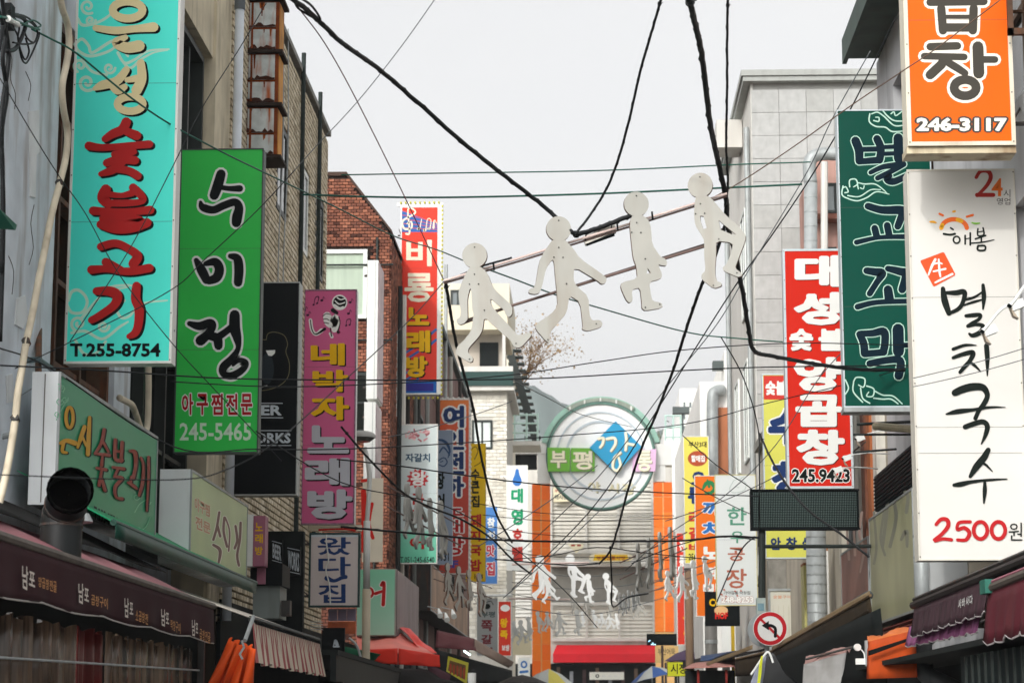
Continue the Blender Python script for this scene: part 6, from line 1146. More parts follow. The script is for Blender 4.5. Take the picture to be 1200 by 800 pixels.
for tx, x0, x1, y0 in (('양곱창전골', 45, 67, 675), ('곱창구이', 107, 127, 696), ('소곱창전', 159, 174, 714), ('막창구이', 200, 212, 725), ('곱창전골', 234, 247, 736)):
    n_ = len(tx); f.text('', None, LO, .01, chars=[(c_, ((x0 + (x1 - x0) * i / n_, y0 + i * 1.3), (x0 + (x1 - x0) * (i + .85) / n_, y0 + 1 + i * 1.3), (x0 + (x1 - x0) * (i + .85) / n_, y0 + 13 + i * 1.5), (x0 + (x1 - x0) * i / n_, y0 + 12 + i * 1.5))) for i, c_ in enumerate(tx)])
r = thing('plastic_curtain', 'clear grimy plastic curtain hanging in folds below the maroon awning', 'curtain', (-3.75, 17, 0.4))
CUR = mat('reflection_streak_plastic', '#6a5848', .25, .95, 3.2, .97, '#0c0d0d', stretch=(1, 4.5, .2), spec=.5)  # bright and dark streaks put the plastic's reflections into the colour
for a_, b_ in ((12.2, 16.3), (16.42, 17.3), (17.4, 20.0), (20.05, 21.2)):
    cloth(lambda u, v: Vector((-3.78 + .05 * math.sin(u * (b_ - a_) * 19 + math.sin(u * 9) * 2) * (.4 + .6 * v) + .02 * math.sin(u * 97), a_ + (b_ - a_) * u, 2.33 - .04 * math.sin(u * (b_ - a_) * 7) ** 2 - 1.95 * v)), int((b_ - a_) * 22), 6, CUR if a_ != 16.42 else mat('red_plastic', '#5a1d1a', .3, .6, 2, .5, '#120c0b', stretch=(1, 3, .3)), r, 'curtain_panel')
ob('curtain_rail', M().tube([(-3.70, 12.2, 1.98 + .02), (-3.70, 21.2, 2.12)], .009, 6), M_GALV, r)
ob('side_post', M().box(-3.72, -3.66, 21.22, 21.28, 0, 2.4), M_STEEL, r)
r = thing('awning', 'green canvas awning strip between the two maroon and striped awnings', 'awning', (-4.3, 22, 3.0))
cloth(lambda u, v: Vector((-4.95 + .87 * v, 19.0 + 8.2 * u, 3.78 - .46 * v)), 20, 3, mat('green_canvas', '#0c8a5a', .6, .12, 2, .2), r); cloth(lambda u, v: Vector((-4.07, 19.0 + 8.2 * u, 3.32 - .13 * v)), 20, 2, mat('green_bar', '#123f33', .5, .2, 3), r, 'front_flap'); ob('front_bar', M().tube([(-4.09, 19.0, 3.33), (-4.09, 27.3, 3.33)], .03, 8), mat('green_bar', '#123f33', .5, .2, 3), r)
r = thing('awning', 'cream topped awning with faded red and white striped frill on the left', 'awning', (-4.1, 25, 2.2))
cloth(lambda u, v: Vector((-4.95 + 1.55 * v, 22.4 + 5.6 * u, 3.22 - .55 * v + .012 * math.sin(u * 25))), 40, 6, mat('cream_canvas', '#ddd5c8', .7, .12, 1.5, .3), r)
m = M(); N = 132; Xs = -3.385
for k in range(N):
    m.cur = (0 if (k * 7) % 5 < 2 else 1); u0, u1 = k / N, (k + 1) / N; b_ = len(m.v)
    def pt(u, v): return (Xs + .028 * math.sin(u * 120) * v + .05 * v, 22.42 + 5.6 * u + .25 * v * (u - .2), 2.64 - .42 * v + .015 * math.sin(u * 50) * v)
    m.add([pt(u0, 0), pt((u0 + u1) / 2, 0), pt(u1, 0), pt(u0, .5), pt((u0 + u1) / 2, .5), pt(u1, .5), pt(u0, 1), pt((u0 + u1) / 2, 1), pt(u1, 1)], [(0, 1, 4, 3), (1, 2, 5, 4), (3, 4, 7, 6), (4, 5, 8, 7)])
o = ob('striped_frill', m, [mat('stripe_faded_red', '#a8605f', .8, .12, 4), mat('stripe_cream', '#d6c9b6', .8, .1, 4)], r); o.modifiers.new('thickness', 'SOLIDIFY').thickness = .005
ob('front_bar', M().tube([(Xs - .01, 22.4, 2.66), (Xs - .01, 28.05, 2.66)], .035, 6), mat('bar_dark', '#2e3130', .6, .2, 5), r); ob('support_arm', M().tube([P(297, 722, 22.3), P(287, 750, 21.9)], .022, 6), M_GALV, r)
m = M()
for i in range(52): y = 22.45 + i * .107; m.tube([(Xs + .02, y, 2.645), (Xs + .035, y + .02, 2.61)], .008, 4)
ob('hook_row', m, K, r, kind='stuff')
r = thing('orange_tarp', 'orange tarpaulin gathered and tied up under the support arm of the striped awning', 'tarpaulin', P(270, 790, 21.6))
def otf(u, v):
    x = 285 + (-2 + 14 * u - (1 - u) * 46 * v ** .8) if False else (266 + 12 * u) * (1 - v) + (238 + 60 * u) * v
    y = 750 - 2 * math.sin(u * 3.14) + v * 62 - (1 - v) * 0
    p = P(x, y, 21.7); p.y += .07 * math.sin(u * 22 + v) * (.4 + v); p.x += .012 * math.sin(u * 31); return p
cloth(lambda u, v: (lambda p: p)(P((268 + 30 * u) * (1 - v) + (240 + 53 * u) * v, 748 + 10 * u * (1 - v) + v * 60, 21.7) + Vector((.02 * math.sin(u * 40), .08 * math.sin(u * 24 + v * 2) * (.3 + v), .02 * math.sin(u * 24)))), 50, 10, mat('orange_tarp_sheet', '#d9521f', .45, .18, 2, .15, '#5b1f10'), r, 'tarp')
ob('rope', M().tube([P(283, 750, 21.6), P(286, 758, 21.6), P(281, 766, 21.55), P(284, 772, 21.55)], .012, 5), M_GALV, r)

# dark undercroft of the stalls, left and right: shop fronts with the shade put into near-black colours
r = thing('shop_front', 'dark open shop fronts under the left awnings with boxes and grilles', 'shop', (-4.8, 40, 0))
ob('shade_wall', M().box(-5.04, -4.99, 30.2, 94, 0, 3.3).box(-4.99, -4.7, 21.5, 30.1, 0, 2.0), M_DARK, r)
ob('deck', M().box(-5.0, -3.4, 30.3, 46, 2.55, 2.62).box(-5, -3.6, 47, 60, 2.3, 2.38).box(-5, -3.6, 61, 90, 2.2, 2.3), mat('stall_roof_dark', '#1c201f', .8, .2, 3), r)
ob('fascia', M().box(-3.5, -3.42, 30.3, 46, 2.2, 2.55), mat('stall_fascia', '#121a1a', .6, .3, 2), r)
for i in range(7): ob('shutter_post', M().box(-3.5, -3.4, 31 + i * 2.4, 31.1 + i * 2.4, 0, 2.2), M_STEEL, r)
r = thing('wall_unit', 'grey metal air unit box with black cowl under the pale green sign', 'appliance', P(310, 720, 31)); a = P(296, 724, 30.6); c = P(328, 686, 30.6)
ob('housing', M().box(a.x, c.x, 30.6, 31.3, a.z, c.z), mat('unit_grey', '#7f8885', .5, .1, 2, .4), r); a = P(293, 686, 30.5); c = P(331, 660, 30.5); ob('cowl', M().box(a.x, c.x, 30.5, 31.3, a.z + .005, c.z), K, r)
ob('cowl_window', M().box(P(301, 684, 30.48).x, P(311, 684, 30.48).x, 30.47, 30.5, P(301, 684, 30.48).z, P(301, 664, 30.48).z), mat('pink_faded', '#a06478', .5, .15, 3), r)
ob('grille', M().box(P(332, 700, 30.8).x, P(342, 700, 30.8).x, 30.6, 30.8, P(335, 722, 30.8).z, P(335, 704, 30.8).z), M_STEEL, r)
r = thing('stall_sign', 'small black stall board with white mark below the greyish pink sign', 'sign', P(390, 760, 35)); a = P(377, 765, 35); c = P(404, 735, 35); ob('board', M().box(a.x, c.x, 35, 35.08, a.z, c.z), K, r); Face((0, 35, 0), (0, -1, 0), r).strokes([[(391, 756, 1), (393, 750, 3), (395, 755, 4)], [(391, 757, 2), (397, 757, 2)]], SE, name='mark_print')
r = thing('wall_poster', 'mauve and orange poster panels under the small greyish pink sign', 'poster', P(400, 735, 37.6)); a = P(384, 742, 37.6); c = P(417, 713, 37.6)
for i in range(3): ob('panel', M().box(a.x + (c.x - a.x) * i / 3 + .01, a.x + (c.x - a.x) * (i + 1) / 3, 37.6, 37.65, P(390, 727, 37.6).z, c.z), mat('mauve_poster', '#8e8095', .5, .1, 2), r)
ob('orange_band', M().box(a.x, c.x, 37.6, 37.66, a.z, P(390, 728, 37.6).z), mat('orange_poster', '#c2623a', .5, .35, 5), r)
r = thing('white_box', 'stack of small white trays under the greyish pink sign', 'trays', P(370, 735, 34));
for i in range(4): ob('tray', M().box(P(363, 735, 34).x, P(377, 735, 34).x, 34, 34.2, P(370, 737 - i * 3, 34).z, P(370, 739 - i * 3, 34).z + .03), W, r)

# street lamp
r = thing('street_lamp', 'white street lamp pole with curved neck before the red brick building', 'street lamp', (P(428, 780, 40).x, 40, 0)); pb = P(429, 740, 40)
LP = mat('lamp_paint', '#c9cbc8', .4, .08, 3, .3)
ob('pole', M().tube([(pb.x, 40, 0), (pb.x, 40, P(429, 690, 40).z)], .075, 10), mat('lamp_base', '#b8ad97', .5, .1, 3, .3), r, smooth=True); ob('pole', M().tube([(pb.x, 40, P(429, 690, 40).z), P(430, 610, 40)], .062, 10), LP, r, smooth=True)
ob('neck', M().tube([P(x, y, 40) for x, y in smooth_path([(430, 612), (432, 585), (433, 560), (431, 540), (427, 524)])], .042, 8), LP, r, smooth=True)
hd = M(); c = P(425, 513, 40); rows = []
for j in range(6):
    a = j / 5 * math.pi; rows.append([(c.x - .02 + .26 * math.cos(t * math.pi / 6) * math.sin(a * .5 + .2 if j < 6 else 0), 40 + .2 * math.sin(t * math.pi / 6) * math.sin(a * .5 + .2), c.z + .13 * math.cos(a * .5 + .0)) for t in range(12)] )
for rw in rows: rw.append(rw[0])
ob('head', hd.sheet(rows), mat('lamp_head', '#a9a8a4', .4, .1, 2), r, smooth=True); ob('lens', M().tube([(c.x - .02, 40, c.z - .07), (c.x - .02, 40, c.z)], [.16, .25], 12), mat('lamp_lens', '#50524f', .2, .1, 3), r)

# red tarps etc. further down the left side
r = thing('red_canopy', 'red and pink tarpaulin stall roof under the mint corner sign', 'canopy', P(450, 770, 44)); RT = mat('red_tarp', '#ee3a2a', .5, .1, 1.5, .1); RTP = mat('pink_tarp', '#ea8478', .6, .1, 1.5, .15)
def quad(parent, p4, mt, name='canopy', nu=14, nv=5, wob=.05):
    a, b_, c_, d_ = [P(*p) for p in p4]
    return cloth(lambda u, v: a.lerp(b_, u).lerp(d_.lerp(c_, u), v) + Vector((0, 0, wob * math.sin(u * 9 + v * 5) * math.sin(v * 3.14))), nu, nv, mt, parent, name)
quad(r, ((415, 733, 45.5), (463, 735, 45.5), (510, 768, 42.6), (420, 762, 42.6)), RTP); quad(r, ((420, 761, 42.5), (466, 759, 42.4), (466, 778, 42.4), (422, 775, 42.5)), RT, 'front_flap'); quad(r, ((467, 759, 42.4), (515, 767, 42.4), (516, 781, 42.4), (467, 778, 42.4)), RT, 'front_flap'); quad(r, ((465, 733, 45), (480, 736, 46), (512, 765, 44), (498, 765, 43)), RT, 'side_flap')
r = thing('green_tarp', 'dark green tarpaulin hanging below the red canopy', 'tarpaulin', P(420, 780, 41)); quad(r, ((404, 757, 41), (446, 766, 42), (430, 776, 42), (402, 780, 41)), mat('green_tarp_sheet', '#1c6a4c', .5, .2, 2), 'tarp')
r = thing('stall_roof', 'dark stall roof edge running below the red canopy', 'canopy', P(450, 790, 40)); quad(r, ((373, 780, 38), (500, 784, 42), (540, 802, 42), (373, 802, 38)), mat('black_tarp', '#0d0a09', .8, .3, 3, spec=.1), 'canopy'); quad(r, ((500, 776, 44), (528, 790, 44), (524, 812, 44), (503, 800, 44)), mat('mauve_frill', '#5a3c45', .8, .2, 4), 'frill'); ob('handrail', M().tube([P(x, y, 37) for x, y in smooth_path([(409, 747), (418, 756), (424, 775), (428, 800)])], .022, 6), M_GALV, r)
r = thing('maroon_canopy', 'faded maroon canvas canopy left of the grey stall sign', 'canopy', P(540, 750, 62)); quad(r, ((512, 738, 62), (556, 748, 62), (558, 762, 61), (510, 758, 61)), mat('maroon_far', '#6d383c', .7, .15, 2)); quad(r, ((556, 748, 62), (602, 775, 66), (596, 782, 66), (556, 762, 61)), mat('canvas_taupe', '#8b7668', .7, .15, 2)); quad(r, ((510, 760, 60), (600, 785, 66), (600, 800, 66), (510, 800, 60)), M_DARK, 'under_shade_sheet', wob=0)  # last sheet paints the shade below the canopy in near-black
r = thing('food_poster', 'yellow framed food poster board at the lower stall edge', 'poster', P(537, 785, 46)); a, b_, c_, d_ = (525, 768), (549, 776), (547, 801), (523, 786)
ob('board', M().prism([P(*p, 46) for p in (a, b_, c_, d_)], (0, .05, 0)), mat('poster_yellow', '#c9c23e', .5, .1, 3), r); ff = Face((0, 46, 0), (0, -1, 0), r)
ff.poly([(527, 773), (546, 779), (545, 796), (525, 785)], mat('poster_brown', '#7a5a30', .5, .5, 8), 'photo_print')
for i in range(5): ff.strokes([[(528 + i * 4, 778 + i * 1.2, 2.4), (528 + i * 4, 788 + i * 1.6, 2)]], mat('poster_red', '#a8472c', .5, .2, 5), name='photo_print', bump=False)
r = thing('fluorescent_lamp', 'small lit fluorescent tube under the maroon canopy', 'lamp', P(547, 764, 59)); lm = bpy.data.materials.new('lit_tube'); lm.use_nodes = True; bs = lm.node_tree.nodes['Principled BSDF']; bs.inputs['Emission Color'].default_value = (.7, 1, .95, 1); bs.inputs['Emission Strength'].default_value = 3
ob('tube', M().tube([P(543.5, 762, 59), P(551, 767, 59)], .03, 6), lm, r)
f, y0, y1 = xsign('shopfront_sign', 'long faded poster fascia facing the street below the orange red sign', -4.3, (505, 548, 4.7, 6.0), mat('faded_poster', '#9d7a5e', .5, .5, .8, .3, '#4a3a30'), M_STEEL, -4.9)
for i, (x, y) in enumerate(((515, 718), (523, 723), (531, 719))):
    r = thing('clip_lamp', 'small white cone lamp, %s of three below the faded fascia' % ('leftmost', 'middle', 'rightmost')[i], 'lamp', P(x, y, 50), 'cone lamps below the faded fascia')
    ob('shade', M().tube([P(x - 1, y - 5, 50), P(x + 1, y + 3, 49.7)], [.02, .065], 10), W, r); ob('arm', M().tube([P(x - 1, y - 5, 50), P(x - 14, y - 8, 50.5)], .01, 5), M_GALV, r)

# ================================================================ right side: pipes, awnings, lamps
r = thing('steel_duct', 'galvanised duct rising beside the arrow sign to the display board', 'duct', (P(956, 760, 38).x, 38, 0))
duct([(P(956, 700, 38).x, 38, .3), P(956, 618, 38)], .17, r, ribs=.16)
r = thing('steel_duct', 'fat duct between the olive sign and the white noodle sign, elbow at its foot', 'duct', (P(1082, 760, 24.3).x, 24.3, 0)); xq = P(1082, 700, 24.3)
duct([xq + Vector((0, 0, .9)), xq + Vector((0, 0, -.50))], .095, r, ribs=.25)
duct(smooth_path([(P(1082, 760, 24.0).x, 24.0, P(1082, 740, 24).z), P(1082, 775, 24.0), P(1086, 790, 23.9), P(1104, 800, 23.8), P(1130, 812, 23.8)]), .10, r, 'elbow', ribs=.12, mt=mat('duct_shaded', '#55585a', .5, .3, 4, .5, '#1d1d1c', metal=.3))  # elbow's darker steel colour holds the shade it sits in
r = thing('printed_board', 'pale wall panel and printed board under the white noodle sign', 'panel', P(1130, 690, 22.6)); a = P(1091, 700, 22.6); c = P(1133, 640, 22.6)
ob('panel', M().box(a.x, c.x, 22.6, 22.7, a.z - .3, c.z + .2), mat('panel_pale', '#b9bcbc', .5, .08, 2), r); a2 = P(1174, 700, 22.58); ob('panel', M().box(c.x + .01, a2.x, 22.58, 22.7, a.z - .3, c.z + .2), mat('panel_beige', '#c2b9a8', .5, .1, 2), r)
Face((0, 22.58, 0), (0, -1, 0), r).text('', None, M_STEEL, 0, chars=[('잔치', ((1143, 668), (1154, 665), (1154, 671), (1143, 674))), ('국수', ((1156, 664), (1170, 660), (1170, 667), (1156, 671)))])
ob('backing', M().box(a2.x + .01, XR, 22.6, 22.7, 2.4, 4.2), M_STEEL, r)
RMW = mat('maroon_worn', '#463138', .75, .35, 2.5, .35, '#241a1c', stretch=(1, 3, .6)); RMP = mat('purple_worn', '#a0608c', .75, .3, 3, .3, '#9a5a50', stretch=(1, 4, .5))
def vlance(parent, pt0, pt1, X, drop, mt, name, scal=8, outx=.05, ph=0, white=True):
    a, b_ = PX(pt0[0], pt0[1], X), PX(pt1[0], pt1[1], X); N = scal * 8; m = M(); hem = []
    def fn(u, v):
        s_ = abs(math.sin(u * scal * math.pi + ph)) ** .5; z = a.lerp(b_, u); d = drop * (1 - .10 + .10 * s_); return Vector((z.x - outx * v + .012 * math.sin(u * scal * 9) * v, z.y, z.z - d * v))
    cloth(lambda u, v: fn(u, v), N, 4, mt, parent, name)
    if white: ob('hem', M().tube([fn(i / N, 1) for i in range(N + 1)], .008, 5), mat('hem_white2', '#b8b0b0', .6, .1, 5), parent)
r = thing('awning', 'worn maroon awning with small white letters under the white noodle sign', 'awning', (3.6, 21, 2.2))
XA = 3.35
vlance(r, (1072, 712), (1160, 676), XA, .31, RMW, 'valance', 9); vlance(r, (1066, 734), (1150, 712), XA + .06, .22, RMP, 'under_valance', 10, white=True)
p0, p1 = PX(1070, 709, XA), PX(1210, 652, XA); ob('front_bar', M().tube([p0, p1], .04, 8), mat('bar_brownblack', '#2c2625', .5, .2, 5), r); ob('front_bar', M().tube([p0 + Vector((.01, 0, .06)), p1 + Vector((.01, 0, .06))], .02, 6), M_STEEL, r)
cloth(lambda u, v: (p0.lerp(p1, u) + Vector((.85 * v, 0, .25 * v + .02))), 20, 3, mat('black_tarp', '#0d0a09', .8, .3, 3, spec=.1), r)
fv = Face((XA - .02, 20, 2.5), (-1, 0, 0), r); fv.step = .02
fv.text('', None, W, .01, chars=[(c_, ((1123 + i * 4.4, 702 - i * 1.6), (1126.5 + i * 4.4, 701 - i * 1.6), (1126.5 + i * 4.4, 711 - i * 1.6), (1123 + i * 4.4, 714 - i * 1.6))) for i, c_ in enumerate('사바사다')])
r = thing('awning', 'plain dark red awning flap at the lower right edge', 'awning', (3.2, 18, 2.2)); XB = 3.2
vlance(r, (1158, 695), (1216, 672), XB, .42, mat('dark_red_canvas', '#5b1f2a', .7, .2, 2, .15), 'valance', 4); ob('front_bar', M().tube([PX(1157, 690, XB), PX(1216, 666, XB)], .035, 8), mat('bar_dusty', '#5d554e', .6, .3, 6, .3), r); ob('pink_rail', M().tube([PX(1158, 683, XB), PX(1216, 660, XB)], .014, 6), mat('rail_pink', '#9b5d6c', .5, .1, 4), r)
ob('crank_box', M().obox(PX(1160, 688, XB), VY, VZ, VX, -.12, .12, -.05, .06, -.06, .06), mat('crank_green', '#2f6a5c', .5, .2, 4), r)
ob('pale_rail', M().tube([PX(1150, 728, XB + .1), PX(1216, 706, XB + .1)], .012, 5), M_STEEL, r)
r = thing('shop_front', 'dark open shop front below the right hand awnings', 'shop', (4.0, 24, 0))
ob('shade_wall', M().box(3.95, 4.18, 15, 31, 0, 2.38), M_DARK, r); ob('deck', M().box(3.2, 4.18, 15, 27, 2.25, 2.3), mat('stall_roof_dark', '#1c201f', .8, .2, 3), r)  # wall's near-black colour carries the shade under these awnings
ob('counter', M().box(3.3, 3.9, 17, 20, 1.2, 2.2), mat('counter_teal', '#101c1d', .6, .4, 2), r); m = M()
for i in range(9): m.box(3.28, 3.3, 17.1 + i * .32, 17.13 + i * .32, 1.3, 2.2)
m.box(3.27, 3.3, 17, 20, 1.86, 1.9); ob('shelf_frame', m, M_DARKF, r)
ob('cream_meter', M().box(P(1189, 800, 19).x, P(1200, 800, 19).x, 19, 19.2, P(1190, 815, 19).z, P(1190, 779, 19).z), mat('meter_cream', '#8c8468', .5, .1, 3), r)
r = thing('rolling_shutter', 'red brown rolling shutter below the olive sign', 'shutter', (4.1, 30.5, 1.6)); Y0, Y1 = PX(1072, 700, 4.05).y, PX(1026, 700, 4.05).y; zt = 2.92
for i in range(26): ob('slat', M().prism([(4.05, Y0, zt - .055 * i), (4.02, Y0, zt - .055 * i - .025), (4.05, Y0, zt - .055 * i - .05), (4.1, Y0, zt - .055 * i - .025)], (0, Y1 - Y0, 0)), mat('slat_redbrown', '#7a352c', .6, .2, 4, .2), r)
r = thing('orange_canopy', 'orange canvas flap hanging under the rolling shutter', 'canopy', P(1045, 770, 24)); OC = mat('orange_canvas_b', '#c9511f', .6, .15, 2, .2, '#6b2a14')
quad(r, ((1017, 752, 25), (1073, 738, 24), (1075, 793, 23.8), (1016, 795, 24.8)), OC, wob=.02); quad(r, ((1016, 748, 26), (1070, 734, 25), (1073, 738, 24), (1017, 752, 25)), mat('orange_canvas_c', '#d9763c', .6, .1, 2), 'top_edge'); quad(r, ((1018, 762, 24.7), (1072, 745, 23.8), (1072, 748, 23.8), (1018, 768, 24.7)), M_DARK, 'fold', wob=0)
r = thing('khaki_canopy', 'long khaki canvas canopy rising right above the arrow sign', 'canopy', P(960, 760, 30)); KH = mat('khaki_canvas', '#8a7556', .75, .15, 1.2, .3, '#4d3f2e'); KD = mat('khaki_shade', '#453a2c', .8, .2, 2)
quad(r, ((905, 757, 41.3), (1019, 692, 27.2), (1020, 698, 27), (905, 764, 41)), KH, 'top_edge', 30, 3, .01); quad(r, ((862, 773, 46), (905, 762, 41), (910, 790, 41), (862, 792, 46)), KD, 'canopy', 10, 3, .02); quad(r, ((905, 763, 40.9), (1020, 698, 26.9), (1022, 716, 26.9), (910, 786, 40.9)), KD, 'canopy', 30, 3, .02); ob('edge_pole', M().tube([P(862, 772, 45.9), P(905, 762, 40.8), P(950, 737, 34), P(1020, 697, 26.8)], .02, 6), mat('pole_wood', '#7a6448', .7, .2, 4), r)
quad(r, ((905, 770, 36), (1032, 712, 25.5), (1040, 800, 25.5), (905, 812, 36)), M_DARK, 'under_shade_sheet', wob=0)  # dark sheet, the shade under the khaki canopy put into its colour
r = thing('cloth_bundle', 'grey white cloth flap hung from a pole at the lower right', 'cloth', P(965, 790, 26)); quad(r, ((942, 778, 26), (992, 764, 26), (985, 803, 25.8), (940, 808, 26)), mat('cloth_grey', '#8f8e8c', .8, .2, 3, .3), 'flap', wob=.04); ob('pole', M().tube([P(944, 772, 26), P(1002, 757, 26)], .015, 6), M_STEEL, r); quad(r, ((946, 770, 26.2), (998, 757, 26.2), (992, 764, 26), (942, 778, 26)), mat('cloth_pinkish', '#9a7a74', .8, .2, 3), 'top_fold')
r = thing('clip_lamp', 'white floodlight with curved arm beside the orange flap', 'lamp', P(1005, 775, 25)); c = P(1004, 758, 25)
ob('disc', M().tube([c, c + Vector((.01, -.03, 0))], .04, 14), W, r); ob('arm', M().tube([P(x, y, 25) for x, y in smooth_path([(1006, 758), (1012, 764), (1013, 772), (1008, 776)])], .008, 5), W, r); ob('holder', M().box(P(1003, 778, 25).x, P(1014, 778, 25).x, 24.98, 25.05, P(1003, 778, 25).z, P(1003, 771, 25).z), W, r); ob('plate', M().box(P(1014, 778, 25).x, P(1017, 778, 25).x, 24.95, 25.05, P(1003, 780, 25).z, P(1003, 750, 25).z), M_GALV, r)
r = thing('bag_bundle', 'black plastic sheet and striped bag hung from a hook', 'bag', P(905, 790, 29)); quad(r, ((896, 764, 29), (906, 764, 29), (938, 806, 29), (880, 806, 29)), mat('black_plastic', '#15181a', .2, .3, 5, spec=.9), 'sheet', 20, 8, .06)
quad(r, ((893, 768, 28.9), (898, 768, 28.9), (893, 806, 28.9), (876, 806, 28.9)), mat('bag_pale', '#8e93a6', .5, .35, 7), 'bag', wob=.03); quad(r, ((892, 768, 28.8), (894, 768, 28.8), (890, 806, 28.8), (886, 806, 28.8)), mat('yellow_tape', '#c9cf2a', .5, .1, 4), 'tape'); ob('hook', M().tube([P(x, y, 28.9) for x, y in smooth_path([(880, 790), (895, 768), (901, 764), (906, 776)])], .015, 6), W, r)

# no left turn sign
r = thing('traffic_sign', 'round red ringed no left turn sign with black arrow', 'traffic sign', P(903, 758, 39)); Yn = 39.0; c = P(902.5, 736, Yn); rad = P(922.5, 736, Yn).x - c.x
def dsk(c_, r_, y0, y1, n=40): return M().prism([(c_.x + r_ * math.cos(a * 2 * math.pi / n), y0, c_.z + r_ * math.sin(a * 2 * math.pi / n)) for a in range(n)], (0, y1 - y0, 0))
ob('plate', dsk(c, rad, Yn, Yn + .03), mat('sign_plate_white', '#e0e0de', .3, .03, 3), r); f = Face((0, Yn, 0), (0, -1, 0), r)
f.disc(902.5, 736, 19.4, 19.4, mat('sign_red', '#b81a24', .3, .03, 3), 'red_ring', r0=.76); f.strokes([[(891, 724.5, 3), (914, 747.5, 3)]], mat('sign_red', '#b81a24', .3, .03, 3), name='slash')
f.strokes([[(908.5, 745, 3.6), (908.5, 736, 3.6), (904, 732.6, 3.6), (899, 732.5, 3.6)]], K, name='arrow'); f.poly([(892.5, 732.5), (901, 727), (901, 738)], K, 'arrow_head')
c2 = P(896, 738, Yn + .35); ob('rear_plate', dsk(c2, rad * 1.02, Yn + .3, Yn + .33), mat('sign_back', '#9aa0a2', .4, .1, 3), r); ob('post', M().tube([(c.x - .05, Yn + .2, 0), (c.x - .05, Yn + .2, c.z + .1)], .04, 8), M_GALV, r)
r = thing('utility_box', 'small pale box on the post above the arrow sign', 'box', P(890, 712, 40.5)); a = P(887, 725, 40.5); cc = P(897, 700, 40.5); ob('box', M().box(a.x, cc.x, 40.5, 40.7, a.z, cc.z), mat('box_pale_teal', '#a3b0ab', .5, .1, 4, .2), r); ob('mark', M().box(a.x + .02, cc.x - .03, 40.49, 40.5, a.z + .15, cc.z - .1), mat('mark_grey', '#6f8f9a', .5, .2, 9), r)
r = thing('tube_lamp', 'white vertical tube lamp beside the white handwriting sign', 'lamp', P(891, 675, 42)); ob('tube', M().tube([P(891, 674, 42), P(891, 650, 42)], .05, 8), W, r); ob('cap', M().tube([P(891, 650, 42), P(891, 646, 42)], .03, 8), M_STEEL, r)
r = thing('menu_board', 'white light board with small orange heading behind the duct', 'sign', P(925, 760, 47)); a = P(904, 765, 47); cc = P(945, 692, 47); ob('board', M().box(a.x, cc.x, 47, 47.15, a.z, cc.z), mat('menu_white', '#d6d4c6', .4, .04, 1, .15), r)
m = M(); 
for q in range(7): m.box(a.x + (cc.x - a.x) * (q + .5) / 7 - .006, a.x + (cc.x - a.x) * (q + .5) / 7 + .006, 46.985, 46.99, a.z + .1, cc.z - .3)
ob('fold_line', m, mat('fold_cream', '#c9c6b4', .5, 0), r); Face((0, 47, 0), (0, -1, 0), r).text('숯불구이전문점', (906, 697, 943, 701), mat('letter_apricot', '#d9a07e', .5, 0), .02)
ob('rim', M().box(a.x - .04, a.x, 46.97, 47.15, a.z, cc.z).box(a.x - .04, cc.x, 46.97, 47.15, cc.z, cc.z + .05), M_GALV, r)
for i, (x0, x1, y0, y1, col, lb) in enumerate(((970, 984, 645, 722, '#dcdcd8', 'narrow white upright light box right of the duct'), (944, 951, 662, 770, '#c4bf7c', 'narrow yellowish box edge left of the duct'))):
    Y = 39.5 + i * 4; a = P(x0, y1, Y); cc = P(x1, y0, Y); r = thing('light_box', lb, 'sign', (a.x, Y, a.z)); mm = mat('lightbox_%d' % i, col, .4, .05, 2, .15); ob('cabinet', M().box(a.x, cc.x, Y, Y + .6, a.z, cc.z), mm, r); ob('edge_fold', M().box((a.x + cc.x) / 2 - .01, (a.x + cc.x) / 2 + .01, Y - .01, Y, a.z, cc.z), M_STEEL, r); ob('top_cap', M().box(a.x, cc.x, Y, Y + .6, cc.z + .004, cc.z + .05), mat('cap_brown', '#9a6a4c', .6, .1, 3), r)
r = thing('rolled_awning', 'rolled dark awning tube ending at the faded reddish sign', 'awning', P(1000, 705, 30)); ob('roll', M().tube([P(985, 716, 34), P(1018, 697, 29)], .06, 10), mat('roll_grey', '#4c5457', .5, .2, 3), r, smooth=True)

# arm lamps in front of signs
def armlamp(px, py, Y, ex, ey, label, s=1.0, group=None, mode=0):
    r = thing('arm_lamp', label, 'lamp', P(px, py, Y), group)
    if mode == 0: pts = [P(ex, ey, Y + .4), P((px + ex) / 2, min(py, ey) - 3 * s, Y + .2), P(px, py - 4 * s, Y)]
    else: pts = [P(x, y, Y) for x, y in smooth_path([(ex, ey), (ex - 14 * s, ey + 6 * s), (px + 8 * s, py - 10 * s), (px, py)])]
    ob('arm', M().tube(pts, .016 * s if mode == 0 else .014, 6), W, r, smooth=True)
    c = P(px, py, Y); k = Y / FPX
    hd = M().prism([P(px - 2 * s, py - 3 * s, Y), P(px + 14 * s, py - 9 * s, Y), P(px + 18 * s, py + 0 * s, Y), P(px + 3 * s, py + 6 * s, Y)], (0, .10 * s, 0)); ob('head', hd, W, r)
    gl = M().prism([P(px - 1 * s, py - 2 * s, Y - .012), P(px + 3 * s, py + 5.5 * s, Y - .012), P(px + 10 * s, py + 15 * s, Y - .02), P(px + 4 * s, py + 12 * s, Y - .02)], (0, .08 * s, 0)); ob('visor', gl, mat('visor_tan', '#a49684', .4, .2, 9), r)
    ob('knuckle', M().tube([P(px - 3 * s, py - 1 * s, Y - .02), P(px + 1 * s, py + 2 * s, Y - .02)], .012 * s + .004, 6), K, r)
armlamp(1152, 388, 18.4, 1188, 356, 'white arm lamp over the noodle sign, the lower one', 1.0, None, 1)
